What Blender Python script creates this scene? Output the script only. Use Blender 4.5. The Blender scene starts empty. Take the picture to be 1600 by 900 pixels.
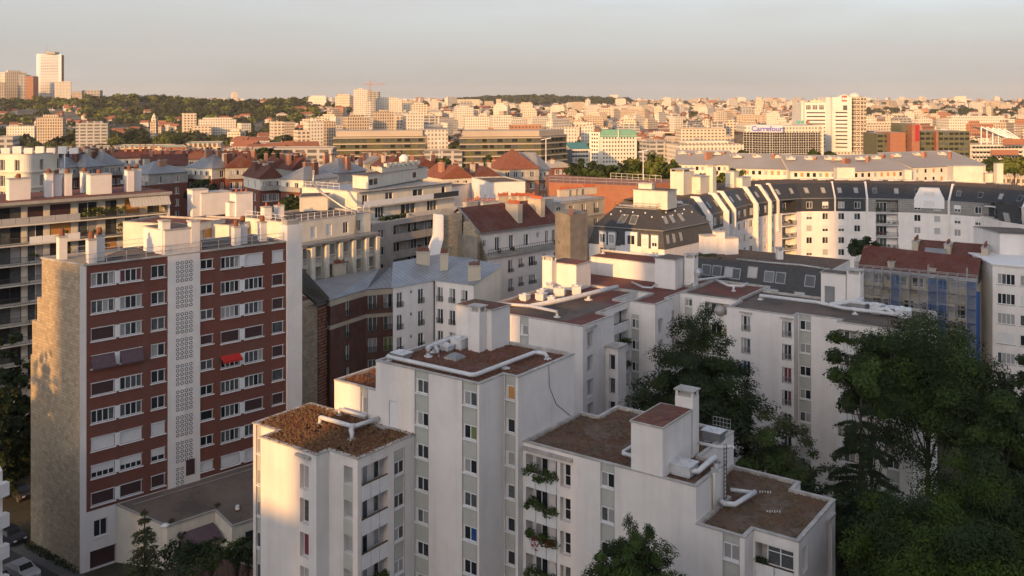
import bpy, math, random
from mathutils import Vector, Matrix, noise as mnoise
R = random.Random(11)
S = bpy.context.scene
rad = math.radians
# ---------------------------------------------------------------- camera
H, F, HY = 48.0, 1450.0, 158.0      # eye height (m), focal length (px of a 1600 px wide picture), horizon row
cd = bpy.data.cameras.new('camera'); cam = bpy.data.objects.new('camera', cd); S.collection.objects.link(cam)
cam.location = (0, 0, H); cam.rotation_euler = (rad(90), 0, 0)
cd.sensor_width = 36; cd.lens = 36 * F / 1600; cd.shift_y = -(450 - HY) / 1600
cd.clip_start = .5; cd.clip_end = 60000
S.camera = cam
# ---------------------------------------------------------------- sky, sun, exposure
SUN_AZ = math.atan2(-.45, -.893); SUN_EL = rad(12.0)       # low evening sun behind the camera's left shoulder
w = bpy.data.worlds.new('World'); S.world = w; w.use_nodes = True
nt = w.node_tree; nt.nodes.clear()
def wn(t, **k):
    n = nt.nodes.new(t)
    for a, b in k.items(): setattr(n, a, b)
    return n
wo = wn('ShaderNodeOutputWorld'); bg = wn('ShaderNodeBackground'); bg.inputs[1].default_value = .15
sk = wn('ShaderNodeTexSky', sky_type='NISHITA', sun_disc=False, sun_elevation=SUN_EL, sun_rotation=SUN_AZ, altitude=80, air_density=.9, dust_density=3.4, ozone_density=2.6)
hs = wn('ShaderNodeHueSaturation'); hs.inputs['Saturation'].default_value = .60
tint = wn('ShaderNodeMix', data_type='RGBA', blend_type='MULTIPLY'); tint.inputs[0].default_value = 1; tint.inputs[7].default_value = (1.05, .995, .985, 1)
tc = wn('ShaderNodeTexCoord'); mp = wn('ShaderNodeMapping'); mp.inputs['Scale'].default_value = (1.0, 1.0, 6.0)
nz = wn('ShaderNodeTexNoise'); nz.inputs['Scale'].default_value = 2.2; nz.inputs['Detail'].default_value = 5; nz.inputs['Roughness'].default_value = .55
mr = wn('ShaderNodeMapRange'); mr.inputs[1].default_value = .42; mr.inputs[2].default_value = .75; mr.inputs[3].default_value = -.10; mr.inputs[4].default_value = .24
cl = wn('ShaderNodeMix', data_type='RGBA'); cl.inputs[7].default_value = (1.88, 1.80, 1.70, 1)     # thin veil of cloud
sz = wn('ShaderNodeSeparateXYZ'); rz0 = wn('ShaderNodeMapRange'); rz0.inputs[1].default_value = .0; rz0.inputs[2].default_value = .30; rz0.inputs[3].default_value = .86; rz0.inputs[4].default_value = .16    # the veil thickens towards the horizon all round
ad = wn('ShaderNodeMath', operation='ADD', use_clamp=True)
for a, b in ((tc.outputs['Generated'], sz.inputs[0]), (sz.outputs[2], rz0.inputs[0]), (rz0.outputs[0], ad.inputs[0]), (mr.outputs[0], ad.inputs[1])): nt.links.new(a, b)
for a, b in ((sk.outputs[0], hs.inputs['Color']), (hs.outputs[0], tint.inputs[6]), (tint.outputs[2], cl.inputs[6]), (tc.outputs['Generated'], mp.inputs[0]),
             (mp.outputs[0], nz.inputs['Vector']), (nz.outputs[0], mr.inputs[0]), (ad.outputs[0], cl.inputs[0]), (cl.outputs[2], bg.inputs[0]), (bg.outputs[0], wo.inputs[0])):
    nt.links.new(a, b)
ld = bpy.data.lights.new('sun', 'SUN'); sun = bpy.data.objects.new('sun', ld); S.collection.objects.link(sun)
ld.energy = 2.8; ld.angle = rad(.6); ld.color = (1, .51, .15)
sdir = Vector((math.sin(SUN_AZ) * math.cos(SUN_EL), math.cos(SUN_AZ) * math.cos(SUN_EL), math.sin(SUN_EL)))   # towards the sun
sun.rotation_euler = (-sdir).to_track_quat('-Z', 'Y').to_euler(); sun.location = (-200, -150, 200)
vs = S.view_settings; vs.view_transform = 'Standard'; vs.look = 'None'; vs.gamma = 1; vs.exposure = 1.08
S.cycles.max_bounces = 4; S.cycles.diffuse_bounces = 2; S.cycles.glossy_bounces = 2; S.cycles.transmission_bounces = 2; S.cycles.volume_bounces = 0
S.cycles.transparent_max_bounces = 8; S.cycles.caustics_reflective = False; S.cycles.caustics_refractive = False
# ---------------------------------------------------------------- measuring: a picture point on a level or upright plane of the place
def P(px, py, z):
    Y = F * (H - z) / (py - HY); return ((px - 800) / F * Y, Y)
def at(px, Y): return ((px - 800) / F * Y, Y)
def zat(py, Y): return H - (py - HY) * Y / F
def hit(p, q, px):                       # distance along the wall line p-q under picture column px
    k = (px - 800) / F; dx, dy = q[0] - p[0], q[1] - p[1]; L = math.hypot(dx, dy)
    t = (k * p[1] - p[0]) / (dx - k * dy); return t * L, p[1] + t * dy
def UU(p, q, px): return hit(p, q, px)[0]
def ZZ(p, q, px, py): return zat(py, hit(p, q, px)[1])
def lerp(a, b, t): return tuple(x + (y - x) * t for x, y in zip(a, b))
def along(p, q, u, off=0):
    L = math.hypot(q[0]-p[0], q[1]-p[1]); d = ((q[0]-p[0])/L, (q[1]-p[1])/L); return (p[0]+d[0]*u+d[1]*off, p[1]+d[1]*u-d[0]*off)
def dist(p, q): return math.hypot(q[0]-p[0], q[1]-p[1])
# ---------------------------------------------------------------- materials
M = {}
def mat(name, c1, c2=None, scale=1.0, rough=.85, bump=0, bscale=20, streak=0, metal=0, spec=.3, brick=None, wave=None, coat=0, stretch=(1, 1, 1), c3=None, s3=.15):
    m = bpy.data.materials.new(name); m.use_nodes = True; t = m.node_tree; N = t.nodes; b = N['Principled BSDF']
    b.inputs['Roughness'].default_value = rough; b.inputs['Metallic'].default_value = metal; b.inputs['Specular IOR Level'].default_value = spec
    if coat: b.inputs['Coat Weight'].default_value = coat
    c1 = (*c1, 1); g = N.new('ShaderNodeNewGeometry'); col = None
    def noise(sc, det=5, st=(1, 1, 1)):
        mpn = N.new('ShaderNodeMapping'); mpn.inputs['Scale'].default_value = st; t.links.new(g.outputs['Position'], mpn.inputs[0])
        n = N.new('ShaderNodeTexNoise'); n.inputs['Scale'].default_value = sc; n.inputs['Detail'].default_value = det; n.inputs['Roughness'].default_value = .62
        t.links.new(mpn.outputs[0], n.inputs['Vector']); return n.outputs[0]
    def rng(s, a, bb, lo=0, hi=1):
        r = N.new('ShaderNodeMapRange'); r.inputs[1].default_value = a; r.inputs[2].default_value = bb; r.inputs[3].default_value = lo; r.inputs[4].default_value = hi
        t.links.new(s, r.inputs[0]); return r.outputs[0]
    def mix(f, a, bb, mode='MIX'):
        x = N.new('ShaderNodeMix'); x.data_type = 'RGBA'; x.blend_type = mode
        for s, i in ((f, 0), (a, 6), (bb, 7)):
            if isinstance(s, (tuple, float, int)): x.inputs[i].default_value = s
            else: t.links.new(s, x.inputs[i])
        return x.outputs[2]
    col = c1
    if c2:
        col = mix(rng(noise(scale, 6, stretch), .33, .67), c1, (*c2, 1))
    if c3:
        col = mix(rng(noise(s3, 6), .48, .62), col, (*c3, 1))
    if brick:                                # (course length, course height, mortar colour, strength)
        uv = N.new('ShaderNodeUVMap'); br = N.new('ShaderNodeTexBrick'); t.links.new(uv.outputs[0], br.inputs['Vector'])
        br.inputs['Scale'].default_value = 1; br.inputs['Brick Width'].default_value = brick[0]; br.inputs['Row Height'].default_value = brick[1]
        br.inputs['Mortar Size'].default_value = brick[1] * .09; br.inputs['Mortar'].default_value = (*brick[2], 1); br.inputs['Bias'].default_value = -.1
        br.inputs['Color1'].default_value = (1, 1, 1, 1); br.inputs['Color2'].default_value = (brick[3],) * 3 + (1,)
        k = mix(1.0, col, br.outputs['Color'], 'MULTIPLY'); col = mix(br.outputs['Fac'], k, (*brick[2], 1))
    if wave:                                 # ribs: (period, axis 0 = across / 1 = up, depth)
        uv = N.new('ShaderNodeUVMap'); wv = N.new('ShaderNodeTexWave'); wv.bands_direction = 'X' if wave[1] == 0 else 'Y'
        wv.inputs['Scale'].default_value = .314 / wave[0]; t.links.new(uv.outputs[0], wv.inputs['Vector'])
        col = mix(rng(wv.outputs['Color'], .0, .35, wave[2], 0), col, (.12, .12, .12, 1))
    if streak:
        col = mix(rng(noise(.9, 5, (1, 1, .07)), .48, .78, 0, streak), col, (.16, .15, .14, 1))
        col = mix(rng(noise(.35, 6), .45, .8, 0, streak * .8), col, (.25, .23, .21, 1))
    if isinstance(col, tuple): b.inputs['Base Color'].default_value = col
    else: t.links.new(col, b.inputs['Base Color'])
    if bump:
        bp = N.new('ShaderNodeBump'); bp.inputs['Strength'].default_value = bump; bp.inputs['Distance'].default_value = .08
        t.links.new(noise(bscale, 4), bp.inputs['Height']); t.links.new(bp.outputs[0], b.inputs['Normal'])
    M[name] = m; return m
mat('white_render', (.75, .705, .67), (.69, .645, .61), .5, .9, .12, 25, streak=.17)
mat('cream_render', (.70, .645, .545), (.62, .57, .475), .5, .9, .12, 25, streak=.22)
mat('grey_render', (.42, .40, .37), (.33, .31, .29), .6, .9, .15, 20, streak=.35)
mat('old_render', (.28, .245, .20), (.18, .155, .125), .8, .95, .3, 9, streak=.45)
mat('panel_grey', (.47, .47, .43), (.42, .42, .38), 1.5, .7, streak=.12)
mat('white_paint', (.74, .73, .72), (.66, .65, .64), 3, .6)
mat('white_duct', (.60, .61, .62), (.50, .505, .51), 2.5, .5, streak=.15)
mat('coping', (.50, .47, .44), (.30, .28, .25), 1.2, .7, streak=.3)
mat('zinc', (.23, .245, .265), (.31, .325, .345), .5, .42, metal=.25, spec=.5, wave=(.7, 0, .5), streak=.2)
mat('zinc_plain', (.19, .195, .205), (.26, .265, .27), .7, .45, metal=.2, spec=.5, streak=.2)
mat('gravel_red', (.215, .098, .072), (.105, .052, .042), 1.6, 1, .8, 9, c3=(.12, .085, .06), s3=.45, spec=.1)
mat('gravel_brown', (.185, .135, .10), (.10, .074, .055), 2.2, 1, .8, 9, c3=(.15, .09, .065), s3=.35, spec=.1)
mat('roof_felt', (.135, .105, .09), (.185, .148, .125), .5, .95, .5, 8, c3=(.10, .085, .075), s3=.25, spec=.1)
mat('red_felt', (.20, .085, .07), (.135, .062, .05), .6, .95, .5, 9, c3=(.14, .10, .085), s3=.3, spec=.1)
mat('moss_red', (.17, .080, .050), (.105, .050, .034), 2.5, 1, spec=.1)
mat('moss_straw', (.19, .12, .06), (.12, .075, .04), 2.5, 1, spec=.1)
mat('brick_red', (.20, .070, .046), (.155, .053, .036), .35, .9, .15, 14, brick=(.22, .075, (.15, .06, .047), .78), streak=.2)
mat('brick_dark', (.165, .066, .045), (.115, .045, .033), .8, .9, .2, 14, brick=(.3, .15, (.11, .07, .055), .72), streak=.25)
mat('brick_orange', (.31, .135, .078), (.25, .105, .062), .6, .9, .1, 14, streak=.15)
mat('brick_pink', (.40, .20, .125), (.32, .15, .09), .6, .9, .1, 14, streak=.15)
mat('stone_rubble', (.47, .385, .27), (.33, .265, .185), 1.6, .95, .6, 5, brick=(.6, .32, (.27, .215, .15), .70), streak=.10)
mat('stone_tan', (.52, .45, .35), (.44, .38, .29), .6, .9, .15, 12, streak=.2)
mat('concrete', (.37, .355, .33), (.28, .265, .245), .7, .9, .2, 12, streak=.3)
mat('slate', (.035, .037, .042), (.052, .054, .06), 2.0, .55, .2, 10, brick=(.5, .28, (.02, .021, .024), .75), spec=.4)
mat('slate_brown_and_lit', (.085, .075, .062), (.105, .092, .075), 2.0, .55, .2, 10, brick=(.5, .28, (.045, .04, .034), .8), spec=.4)  # brown slate; on the mansard's right slope it stands for sunlight
mat('slate_light', (.22, .21, .20), (.29, .275, .255), .5, .6, brick=(1.2, .5, (.15, .145, .14), .85), streak=.2)
mat('tile_red', (.155, .048, .032), (.11, .036, .026), 1.2, .85, .3, 12, brick=(.35, .3, (.09, .03, .02), .7), streak=.2)
mat('tile_orange', (.27, .10, .055), (.21, .075, .042), 1.2, .85, .3, 12, brick=(.35, .3, (.16, .055, .03), .75), streak=.15)
mat('terracotta', (.46, .14, .06), (.36, .10, .05), 6, .85)
mat('glass_dark', (.018, .022, .026), None, rough=.06, spec=.6)
mat('glass_mid', (.05, .06, .065), (.11, .115, .115), 2.5, .08, spec=.6)
mat('glass_green', (.085, .088, .045), (.14, .135, .075), .8, .1, spec=.6)
mat('curtain', (.36, .355, .345), (.23, .225, .22), 9, .35, spec=.5, stretch=(6, 6, .3), coat=.5)
mat('curtain_red', (.20, .05, .07), (.11, .03, .04), 9, .5, stretch=(6, 6, .3))
mat('curtain_green', (.17, .21, .07), (.12, .15, .06), 9, .5, stretch=(6, 6, .3))
mat('curtain_blue', (.02, .07, .22), (.015, .05, .15), 9, .5, stretch=(6, 6, .3))
mat('roller_white', (.66, .65, .64), (.60, .59, .58), 2, .6, wave=(.055, 1, .22))
mat('roller_grey', (.40, .40, .40), (.35, .35, .35), 2, .6, wave=(.055, 1, .25))
mat('roller_brown', (.060, .026, .026), (.045, .02, .02), 2, .6, wave=(.055, 1, .3))
mat('roller_orange', (.52, .27, .08), (.46, .22, .06), 2, .7, wave=(.08, 1, .2))
mat('frame_white', (.70, .69, .68), None, rough=.5)
mat('frame_dark', (.05, .05, .055), None, rough=.5)
mat('iron', (.045, .047, .05), (.08, .07, .06), 4, .6)
mat('steel', (.42, .42, .42), (.30, .29, .28), 3, .4, metal=.5)
mat('awning_stripe', (.50, .47, .41), (.44, .41, .36), 2, .9, wave=(.5, 0, .3))
mat('awning_brown', (.12, .075, .09), (.09, .055, .065), 3, .9, wave=(.3, 0, .4))
mat('awning_red', (.48, .03, .025), (.40, .025, .02), 3, .9)
mat('cloth_red', (.42, .03, .04), (.22, .02, .03), 5, .9)
mat('pot', (.22, .085, .045), (.16, .07, .04), 5, .9)
mat('asphalt', (.045, .045, .047), (.062, .06, .058), .6, .95, .3, 8)
mat('pavement', (.13, .125, .118), (.10, .096, .09), .8, .95, .2, 8)
mat('earth', (.065, .055, .038), (.04, .042, .022), .5, 1, .5, 4)
mat('city_ground', (.17, .145, .12), (.09, .095, .055), .02, 1, c3=(.20, .18, .16), s3=.006)
mat('wood', (.13, .085, .05), (.09, .055, .035), 3, .8)
mat('bark', (.055, .042, .032), (.033, .026, .02), 5, .95, .5, 8)
mat('joint', (.27, .255, .24), None, rough=.9)
mat('cable', (.05, .05, .05), None)
def leafmat(name, c1, c2, c3):
    m = mat(name, c1, c2, .55, .85, spec=.08, c3=c3, s3=1.7)
    return m
leafmat('leaf_broad', (.046, .070, .020), (.029, .047, .014), (.066, .092, .025))
leafmat('leaf_bright', (.042, .064, .013), (.027, .044, .010), (.068, .090, .018))
leafmat('leaf_dark', (.027, .040, .015), (.019, .029, .011), (.038, .052, .019))
leafmat('leaf_cedar', (.030, .042, .021), (.021, .031, .016), (.041, .054, .027))
leafmat('leaf_dry', (.060, .070, .032), (.042, .052, .024), (.085, .088, .042))
leafmat('leaf_sun_tinted', (.115, .13, .028), (.062, .085, .018), (.16, .165, .04))  # leaf colour with evening sunlight painted in
leafmat('leaf_far', (.042, .050, .020), (.024, .032, .013), (.058, .064, .026))
leafmat('flower_red', (.36, .02, .05), (.20, .015, .03), (.40, .03, .04))
# ---------------------------------------------------------------- mesh building
col = S.collection
def rel(o, parent):
    o.parent = parent
    if parent is not None and parent.type == 'EMPTY': o.location = -parent.location
class MB:
    def __init__(s): s.v = []; s.f = []; s.m = []
    def q(s, pts, mi=0):
        i = len(s.v); s.v.extend(pts); s.f.append(tuple(range(i, i + len(pts)))); s.m.append(mi); return s
    def box(s, x0, x1, y0, y1, z0, z1, mi=0):
        return s.prism([(x0, y0), (x1, y0), (x1, y1), (x0, y1)], z0, z1, mi, bot=True)
    def prism(s, poly, z0, z1, mi=0, mt=None, bot=False, top=True):
        n = len(poly)
        for i in range(n):
            a, b = poly[i], poly[(i + 1) % n]; s.q([(*a, z0), (*b, z0), (*b, z1), (*a, z1)], mi)
        if top: s.q([(*a, z1) for a in poly], mi if mt is None else mt)
        if bot: s.q([(*a, z0) for a in reversed(poly)], mi)
        return s
    def bar(s, a, b, w, h=None, mi=0):       # square bar between two points
        a = Vector(a); b = Vector(b); d = (b - a)
        if d.length < 1e-6: return s
        d.normalize(); h = h or w
        x = d.cross(Vector((0, 0, 1)))
        if x.length < 1e-3: x = Vector((1, 0, 0))
        x.normalize(); y = x.cross(d).normalized()
        c = [x * (i * w / 2) + y * (j * h / 2) for i, j in ((-1, -1), (1, -1), (1, 1), (-1, 1))]
        A = [tuple(a + k) for k in c]; B = [tuple(b + k) for k in c]
        for i in range(4): s.q([A[i], A[(i+1) % 4], B[(i+1) % 4], B[i]][::-1], mi)
        s.q(A, mi); s.q(B[::-1], mi); return s
    def tube(s, pts, r, n=8, mi=0, r2=None):
        pts = [Vector(p) for p in pts]; rings = []; k = len(pts)
        up = Vector((0, 0, 1)); 
        for i, p in enumerate(pts):
            d = ((pts[min(i+1, k-1)] - p).normalized() + (p - pts[max(i-1, 0)]).normalized())
            d = d.normalized() if d.length > 1e-6 else Vector((0, 0, 1))
            x = d.cross(up)
            if x.length < .05: x = d.cross(Vector((0, 1, 0)))
            x.normalize(); y = d.cross(x).normalized()
            rr = r if r2 is None else r + (r2 - r) * i / (k - 1)
            rings.append(len(s.v)); s.v.extend(tuple(p + (x * math.cos(2*math.pi*j/n) + y * math.sin(2*math.pi*j/n)) * rr) for j in range(n))
        for i in range(k - 1):
            a, b = rings[i], rings[i+1]
            for j in range(n): s.f.append((a + j, b + j, b + (j+1) % n, a + (j+1) % n)); s.m.append(mi)
        s.f.append(tuple(rings[0] + j for j in range(n))); s.m.append(mi)
        s.f.append(tuple(rings[-1] + j for j in reversed(range(n)))); s.m.append(mi); return s
    def lathe(s, c, prof, n=12, mi=0):       # prof: (radius, z) from bottom up
        rings = []
        for r, z in prof:
            rings.append(len(s.v)); s.v.extend((c[0] + r*math.cos(2*math.pi*j/n), c[1] + r*math.sin(2*math.pi*j/n), z) for j in range(n))
        for a, b in zip(rings, rings[1:]):
            for j in range(n): s.f.append((a + j, a + (j+1) % n, b + (j+1) % n, b + j)); s.m.append(mi)
        s.f.append(tuple(rings[-1] + j for j in range(n))); s.m.append(mi); return s
    def mesh(s, mats, smooth=False, uv=True):
        me = bpy.data.meshes.new('m'); me.from_pydata(s.v, [], s.f)
        for k in mats: me.materials.append(M[k])
        if len(mats) > 1: me.polygons.foreach_set('material_index', s.m)
        if smooth: me.polygons.foreach_set('use_smooth', [True] * len(s.f))
        if uv:
            L = me.uv_layers.new(name='uv'); out = []
            for f in s.f:
                a, b, c = (s.v[f[0]], s.v[f[1]], s.v[f[2]])
                e = (b[0]-a[0], b[1]-a[1], b[2]-a[2]); g = (c[0]-a[0], c[1]-a[1], c[2]-a[2])
                nx, ny, nz_ = e[1]*g[2]-e[2]*g[1], e[2]*g[0]-e[0]*g[2], e[0]*g[1]-e[1]*g[0]
                h = math.hypot(nx, ny)
                if h < 1e-3 * (abs(nz_) + 1e-9):
                    for i in f: out += (s.v[i][0], s.v[i][1])
                else:
                    tx, ty = -ny / h, nx / h; l = math.sqrt(h*h + nz_*nz_); k = l / h     # stretch along the slope
                    for i in f: out += (s.v[i][0]*tx + s.v[i][1]*ty, s.v[i][2] * k)
            L.data.foreach_set('uv', out)
        return me
    def build(s, name, mats, parent=None, smooth=False, uv=True):
        o = bpy.data.objects.new(name, s.mesh(mats if isinstance(mats, (list, tuple)) else [mats], smooth, uv)); col.objects.link(o); rel(o, parent); return o
def tag(o, label, cat, group=None, kind=None):
    if label: o['label'] = label
    if cat: o['category'] = cat
    if group: o['group'] = group
    if kind: o['kind'] = kind
    return o
def thing(name, label, cat, xy, group=None, z=0):
    o = bpy.data.objects.new(name, None); o.location = (xy[0], xy[1], z); o.empty_display_size = .5; col.objects.link(o); return tag(o, label, cat, group)
def struct(name, mb, mats):
    o = mb.build(name, mats); o['kind'] = 'structure'; return o
def put(name, me, parent, loc, rz=0, sc=None):      # a placed copy of shared mesh data; loc in the place's metres
    o = bpy.data.objects.new(name, me); col.objects.link(o); o.parent = parent
    o.location = Vector(loc) - (parent.location if parent is not None and parent.type == 'EMPTY' else Vector()); o.rotation_euler = (0, 0, rz)
    if sc: o.scale = sc
    return o
def sub(name, me, parent):                            # a sub-part in its part's own frame
    o = bpy.data.objects.new(name, me); col.objects.link(o); o.parent = parent; return o
def inset(poly, d):
    n = len(poly); out = []
    for i in range(n):
        a, b, c = poly[i-1], poly[i], poly[(i+1) % n]
        l1, l2 = dist(a, b), dist(b, c)
        n1 = (-(b[1]-a[1])/l1, (b[0]-a[0])/l1); n2 = (-(c[1]-b[1])/l2, (c[0]-b[0])/l2)
        k = 1 + n1[0]*n2[0] + n1[1]*n2[1]
        if k < .2: out.append((b[0]+n1[0]*d, b[1]+n1[1]*d)); continue
        out.append((b[0] + (n1[0]+n2[0])*d/k, b[1] + (n1[1]+n2[1])*d/k))
    return out
# walls with real openings: ops[edge] = [(u0, u1, z0, z1, depth, back material index)]
def walls(mb, poly, z0, z1, ops={}, mi=0, closed=True, skip=()):
    n = len(poly)
    for i in range(n if closed else n - 1):
        if i in skip: continue
        p, q = poly[i], poly[(i+1) % n]; L = dist(p, q)
        if L < .01: continue
        d = ((q[0]-p[0])/L, (q[1]-p[1])/L); nn = (d[1], -d[0])
        pt = lambda u, z, o=0: (p[0]+d[0]*u-nn[0]*o, p[1]+d[1]*u-nn[1]*o, z)
        os_ = [(max(0.0, o[0]), min(L, o[1]), max(z0, o[2]), min(z1, o[3])) + tuple(o[4:]) for o in ops.get(i, []) if o[0] < L and o[1] > 0 and o[3] > z0 and o[2] < z1]
        us = sorted({0.0, L} | {round(x, 4) for o in os_ for x in o[:2]}); zs = sorted({z0, z1} | {round(x, 4) for o in os_ for x in o[2:4]})
        for a, b in zip(zs, zs[1:]):
            if b - a < 1e-3: continue
            zc = (a + b) / 2; cut = sorted((o[0], o[1]) for o in os_ if o[2] - 1e-3 < zc < o[3] + 1e-3); u = 0.0
            for c0, c1 in cut + [(L, L)]:
                if c0 - u > 1e-3: mb.q([pt(u, a), pt(c0, a), pt(c0, b), pt(u, b)], mi)
                u = max(u, c1)
        for o in os_:
            u0, u1, a, b, dp = o[:5]; mk = o[5] if len(o) > 5 else mi
            mb.q([pt(u0, a), pt(u0, a, dp), pt(u0, b, dp), pt(u0, b)][::-1], mi); mb.q([pt(u1, a), pt(u1, a, dp), pt(u1, b, dp), pt(u1, b)], mi)
            mb.q([pt(u0, a), pt(u1, a), pt(u1, a, dp), pt(u0, a, dp)], mi); mb.q([pt(u0, b), pt(u0, b, dp), pt(u1, b, dp), pt(u1, b)], mi)
            if mk is not None: mb.q([pt(u0, a, dp), pt(u1, a, dp), pt(u1, b, dp), pt(u0, b, dp)], mk)
# windows: local x along the wall, -y outwards, origin at the lower left of the opening
WM = {}
PANE = {'d': 'glass_dark', 'm': 'glass_mid', 'c': 'curtain', 'r': 'curtain_red', 'g': 'curtain_green', 'b': 'curtain_blue', 's': 'roller_white', 'S': 'roller_grey', 'B': 'roller_brown', 'O': 'roller_orange'}
def winmeshes(w, h, st, fr, transom, split):
    key = (round(w, 2), round(h, 2), st, fr, transom, split)
    if key in WM: return WM[key]
    n = len(st.rstrip('^')); half = st.endswith('^'); st = st.rstrip('^'); t = min(.07, w * .08)
    f = MB(); y0, y1 = -.06, .0
    f.box(0, w, y0, y1, 0, t); f.box(0, w, y0, y1, h - t, h); f.box(0, t, y0, y1, t, h - t); f.box(w - t, w, y0, y1, t, h - t)
    single = st in ('s', 'S', 'B', 'O') and n == 1
    for i in range(1, n): x = w * i / n; f.box(x - t*.55, x + t*.55, y0, y1, t, h - t)
    if transom: f.box(t, w - t, y0 + .005, y1, h * transom - t*.4, h * transom + t*.4)
    pans = []
    for i, c in enumerate(st):
        x0 = max(t, w * i / n + t*.5); x1 = min(w - t, w * (i+1) / n - t*.5); b = MB()
        y = -.045 if c in 'sSBO' else -.02
        b.q([(x0, y, t), (x1, y, t), (x1, y, h - t), (x0, y, h - t)]); pans.append((b, PANE[c]))
    if half:
        b = MB(); b.box(t, w - t, -.075, -.03, h * .42, h - t*.5); pans.append((b, 'roller_white'))
    if split:
        r = (f.mesh([fr]), [(b.mesh([m]), 'roller_shutter' if m.startswith('roller') else 'pane') for b, m in pans])
    else:
        ms = [fr]
        for b, m in pans:
            if m not in ms: ms.append(m)
            o = len(f.v); f.v += b.v
            for fc in b.f: f.f.append(tuple(i + o for i in fc)); f.m.append(ms.index(m))
        r = (f.mesh(ms), [])
    WM[key] = r; return r
BM = {}
def boxmesh(w, d, h, m):
    k = (round(w, 2), round(d, 2), round(h, 2), m)
    if k not in BM: BM[k] = MB().box(0, w, -d, 0, 0, h).mesh([m])
    return BM[k]
def railmesh(w, h, m, step=.12, solid=None):
    k = ('rail', round(w, 2), h, m, step)
    if k not in BM:
        b = MB(); b.bar((0, 0, h), (w, 0, h), .05); b.bar((0, 0, .08), (w, 0, .08), .04); n = max(2, int(w / step))
        for i in range(n + 1): b.bar((w*i/n, 0, .06), (w*i/n, 0, h), .025 if 0 < i < n else .045)
        BM[k] = b.mesh([m], uv=False)
    return BM[k]
def rnd_state(n, mix='dmc'):
    return ''.join(R.choice(mix) for _ in range(n))
def win(root, p, q, u0, u1, z0, z1, dep=.15, st='dd', fr='frame_white', sill=None, transom=None, split=False, rail=0, railm='iron', name='window'):
    d = math.atan2(q[1]-p[1], q[0]-p[0]); a = along(p, q, u0, -dep + .01)
    fm, pans = winmeshes(u1 - u0, z1 - z0, st, fr, transom, split)
    o = put(name, fm, root, (*a, z0), d)
    for me, nm in pans: sub(nm, me, o)
    if sill:
        s = sub('sill', boxmesh(u1 - u0 + .2, dep + .1, .09, sill), o); s.location = (-.1, 0, -.10)
    if rail:
        s = sub('railing', railmesh(u1 - u0 + .1, rail, railm), o); s.location = (-.05, -dep - .06, 0)
    return o
def panel(root, p, q, u0, u1, z0, z1, dep, thick, m, name='panel'):
    return put(name, boxmesh(u1 - u0, thick, z1 - z0, m), root, (*along(p, q, u0, -dep), z0), math.atan2(q[1]-p[1], q[0]-p[0]))
def flat_roof(root, poly, z, m='gravel_red', drop=.22, par=.28, cm='coping', over=.05):
    inn = inset(poly, par); out = inset(poly, -over); b = MB(); n = len(poly)
    b.q([(*a, z - drop) for a in inn]); r = b.build('roof', [m], root)
    c = MB()
    for i in range(n):
        j = (i+1) % n
        c.q([(*out[i], z + .05), (*out[j], z + .05), (*inn[j], z + .05), (*inn[i], z + .05)])
        c.q([(*out[i], z - .06), (*out[j], z - .06), (*out[j], z + .05), (*out[i], z + .05)])
        c.q([(*inn[j], z - drop - .05), (*inn[i], z - drop - .05), (*inn[i], z + .05), (*inn[j], z + .05)])
        c.q([(*out[j], z - .06), (*out[i], z - .06), (*poly[i], z - .06), (*poly[j], z - .06)])
    cp = sub('coping', c.mesh([cm]), r); return r
def duct(root, pts, r=.22, feet=(), name='duct', m='white_duct'):
    o = MB().tube(pts, r, 10).build(name, [m], root, smooth=True)
    for i, (x, y, z0) in enumerate(feet):
        k = MB(); k.tube([(x, y, z0), (x, y, pts[0][2])], r * .8, 8); k.tube([(x, y, z0), (x, y, z0 + .12)], r * 1.9, 10); kk = k.mesh([m], True); s = sub('duct_foot', kk, o)
    return o
def pots(mb, a, b, z, n, r=.11, h=.55, mi=0):
    for i in range(n):
        t = (i + .5) / n; x, y = a[0] + (b[0]-a[0])*t, a[1] + (b[1]-a[1])*t; hh = h * R.uniform(.75, 1.25)
        mb.lathe((x, y), [(r*1.1, z), (r*.85, z + hh*.8), (r, z + hh)], 7, mi)
def chimney(root, c, d, w, t, z0, z1, m='cream_render', npots=0, cap='coping', name='chimney', potm='terracotta', vents=False):
    """stack centred at c, w along direction d, t across"""
    dx, dy = math.cos(d), math.sin(d)
    R4 = lambda W, T: [(c[0] + dx*i*W/2 - dy*j*T/2, c[1] + dy*i*W/2 + dx*j*T/2) for i, j in ((-1, -1), (1, -1), (1, 1), (-1, 1))]
    b = MB(); ms = [m, cap, potm]
    if vents:
        b.prism(R4(w, t), z0, z1 - .55, 0)
        for i, j in ((-1, -1), (1, -1), (1, 1), (-1, 1)):
            x, y = c[0] + dx*i*(w/2-.1) - dy*j*(t/2-.1), c[1] + dy*i*(w/2-.1) + dx*j*(t/2-.1); b.bar((x, y, z1 - .56), (x, y, z1 - .1), .18)
        b.prism(R4(w*.6, t*.6), z0, z1 - .12, 1)
        b.prism(R4(w + .2, t + .2), z1 - .1, z1, 1, bot=True)
    else:
        b.prism(R4(w, t), z0, z1 - .15, 0); b.prism(R4(w + .14, t + .14), z1 - .15, z1, 1, bot=True)
    o = b.build(name, ms, root)
    if npots:
        k = MB(); a = (c[0]-dx*w*.45, c[1]-dy*w*.45); e = (c[0]+dx*w*.45, c[1]+dy*w*.45); pots(k, a, e, z1, npots, min(.14, w*.42/npots)); sub('chimney_pots', k.mesh([potm], uv=False), o)
    return o
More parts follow.
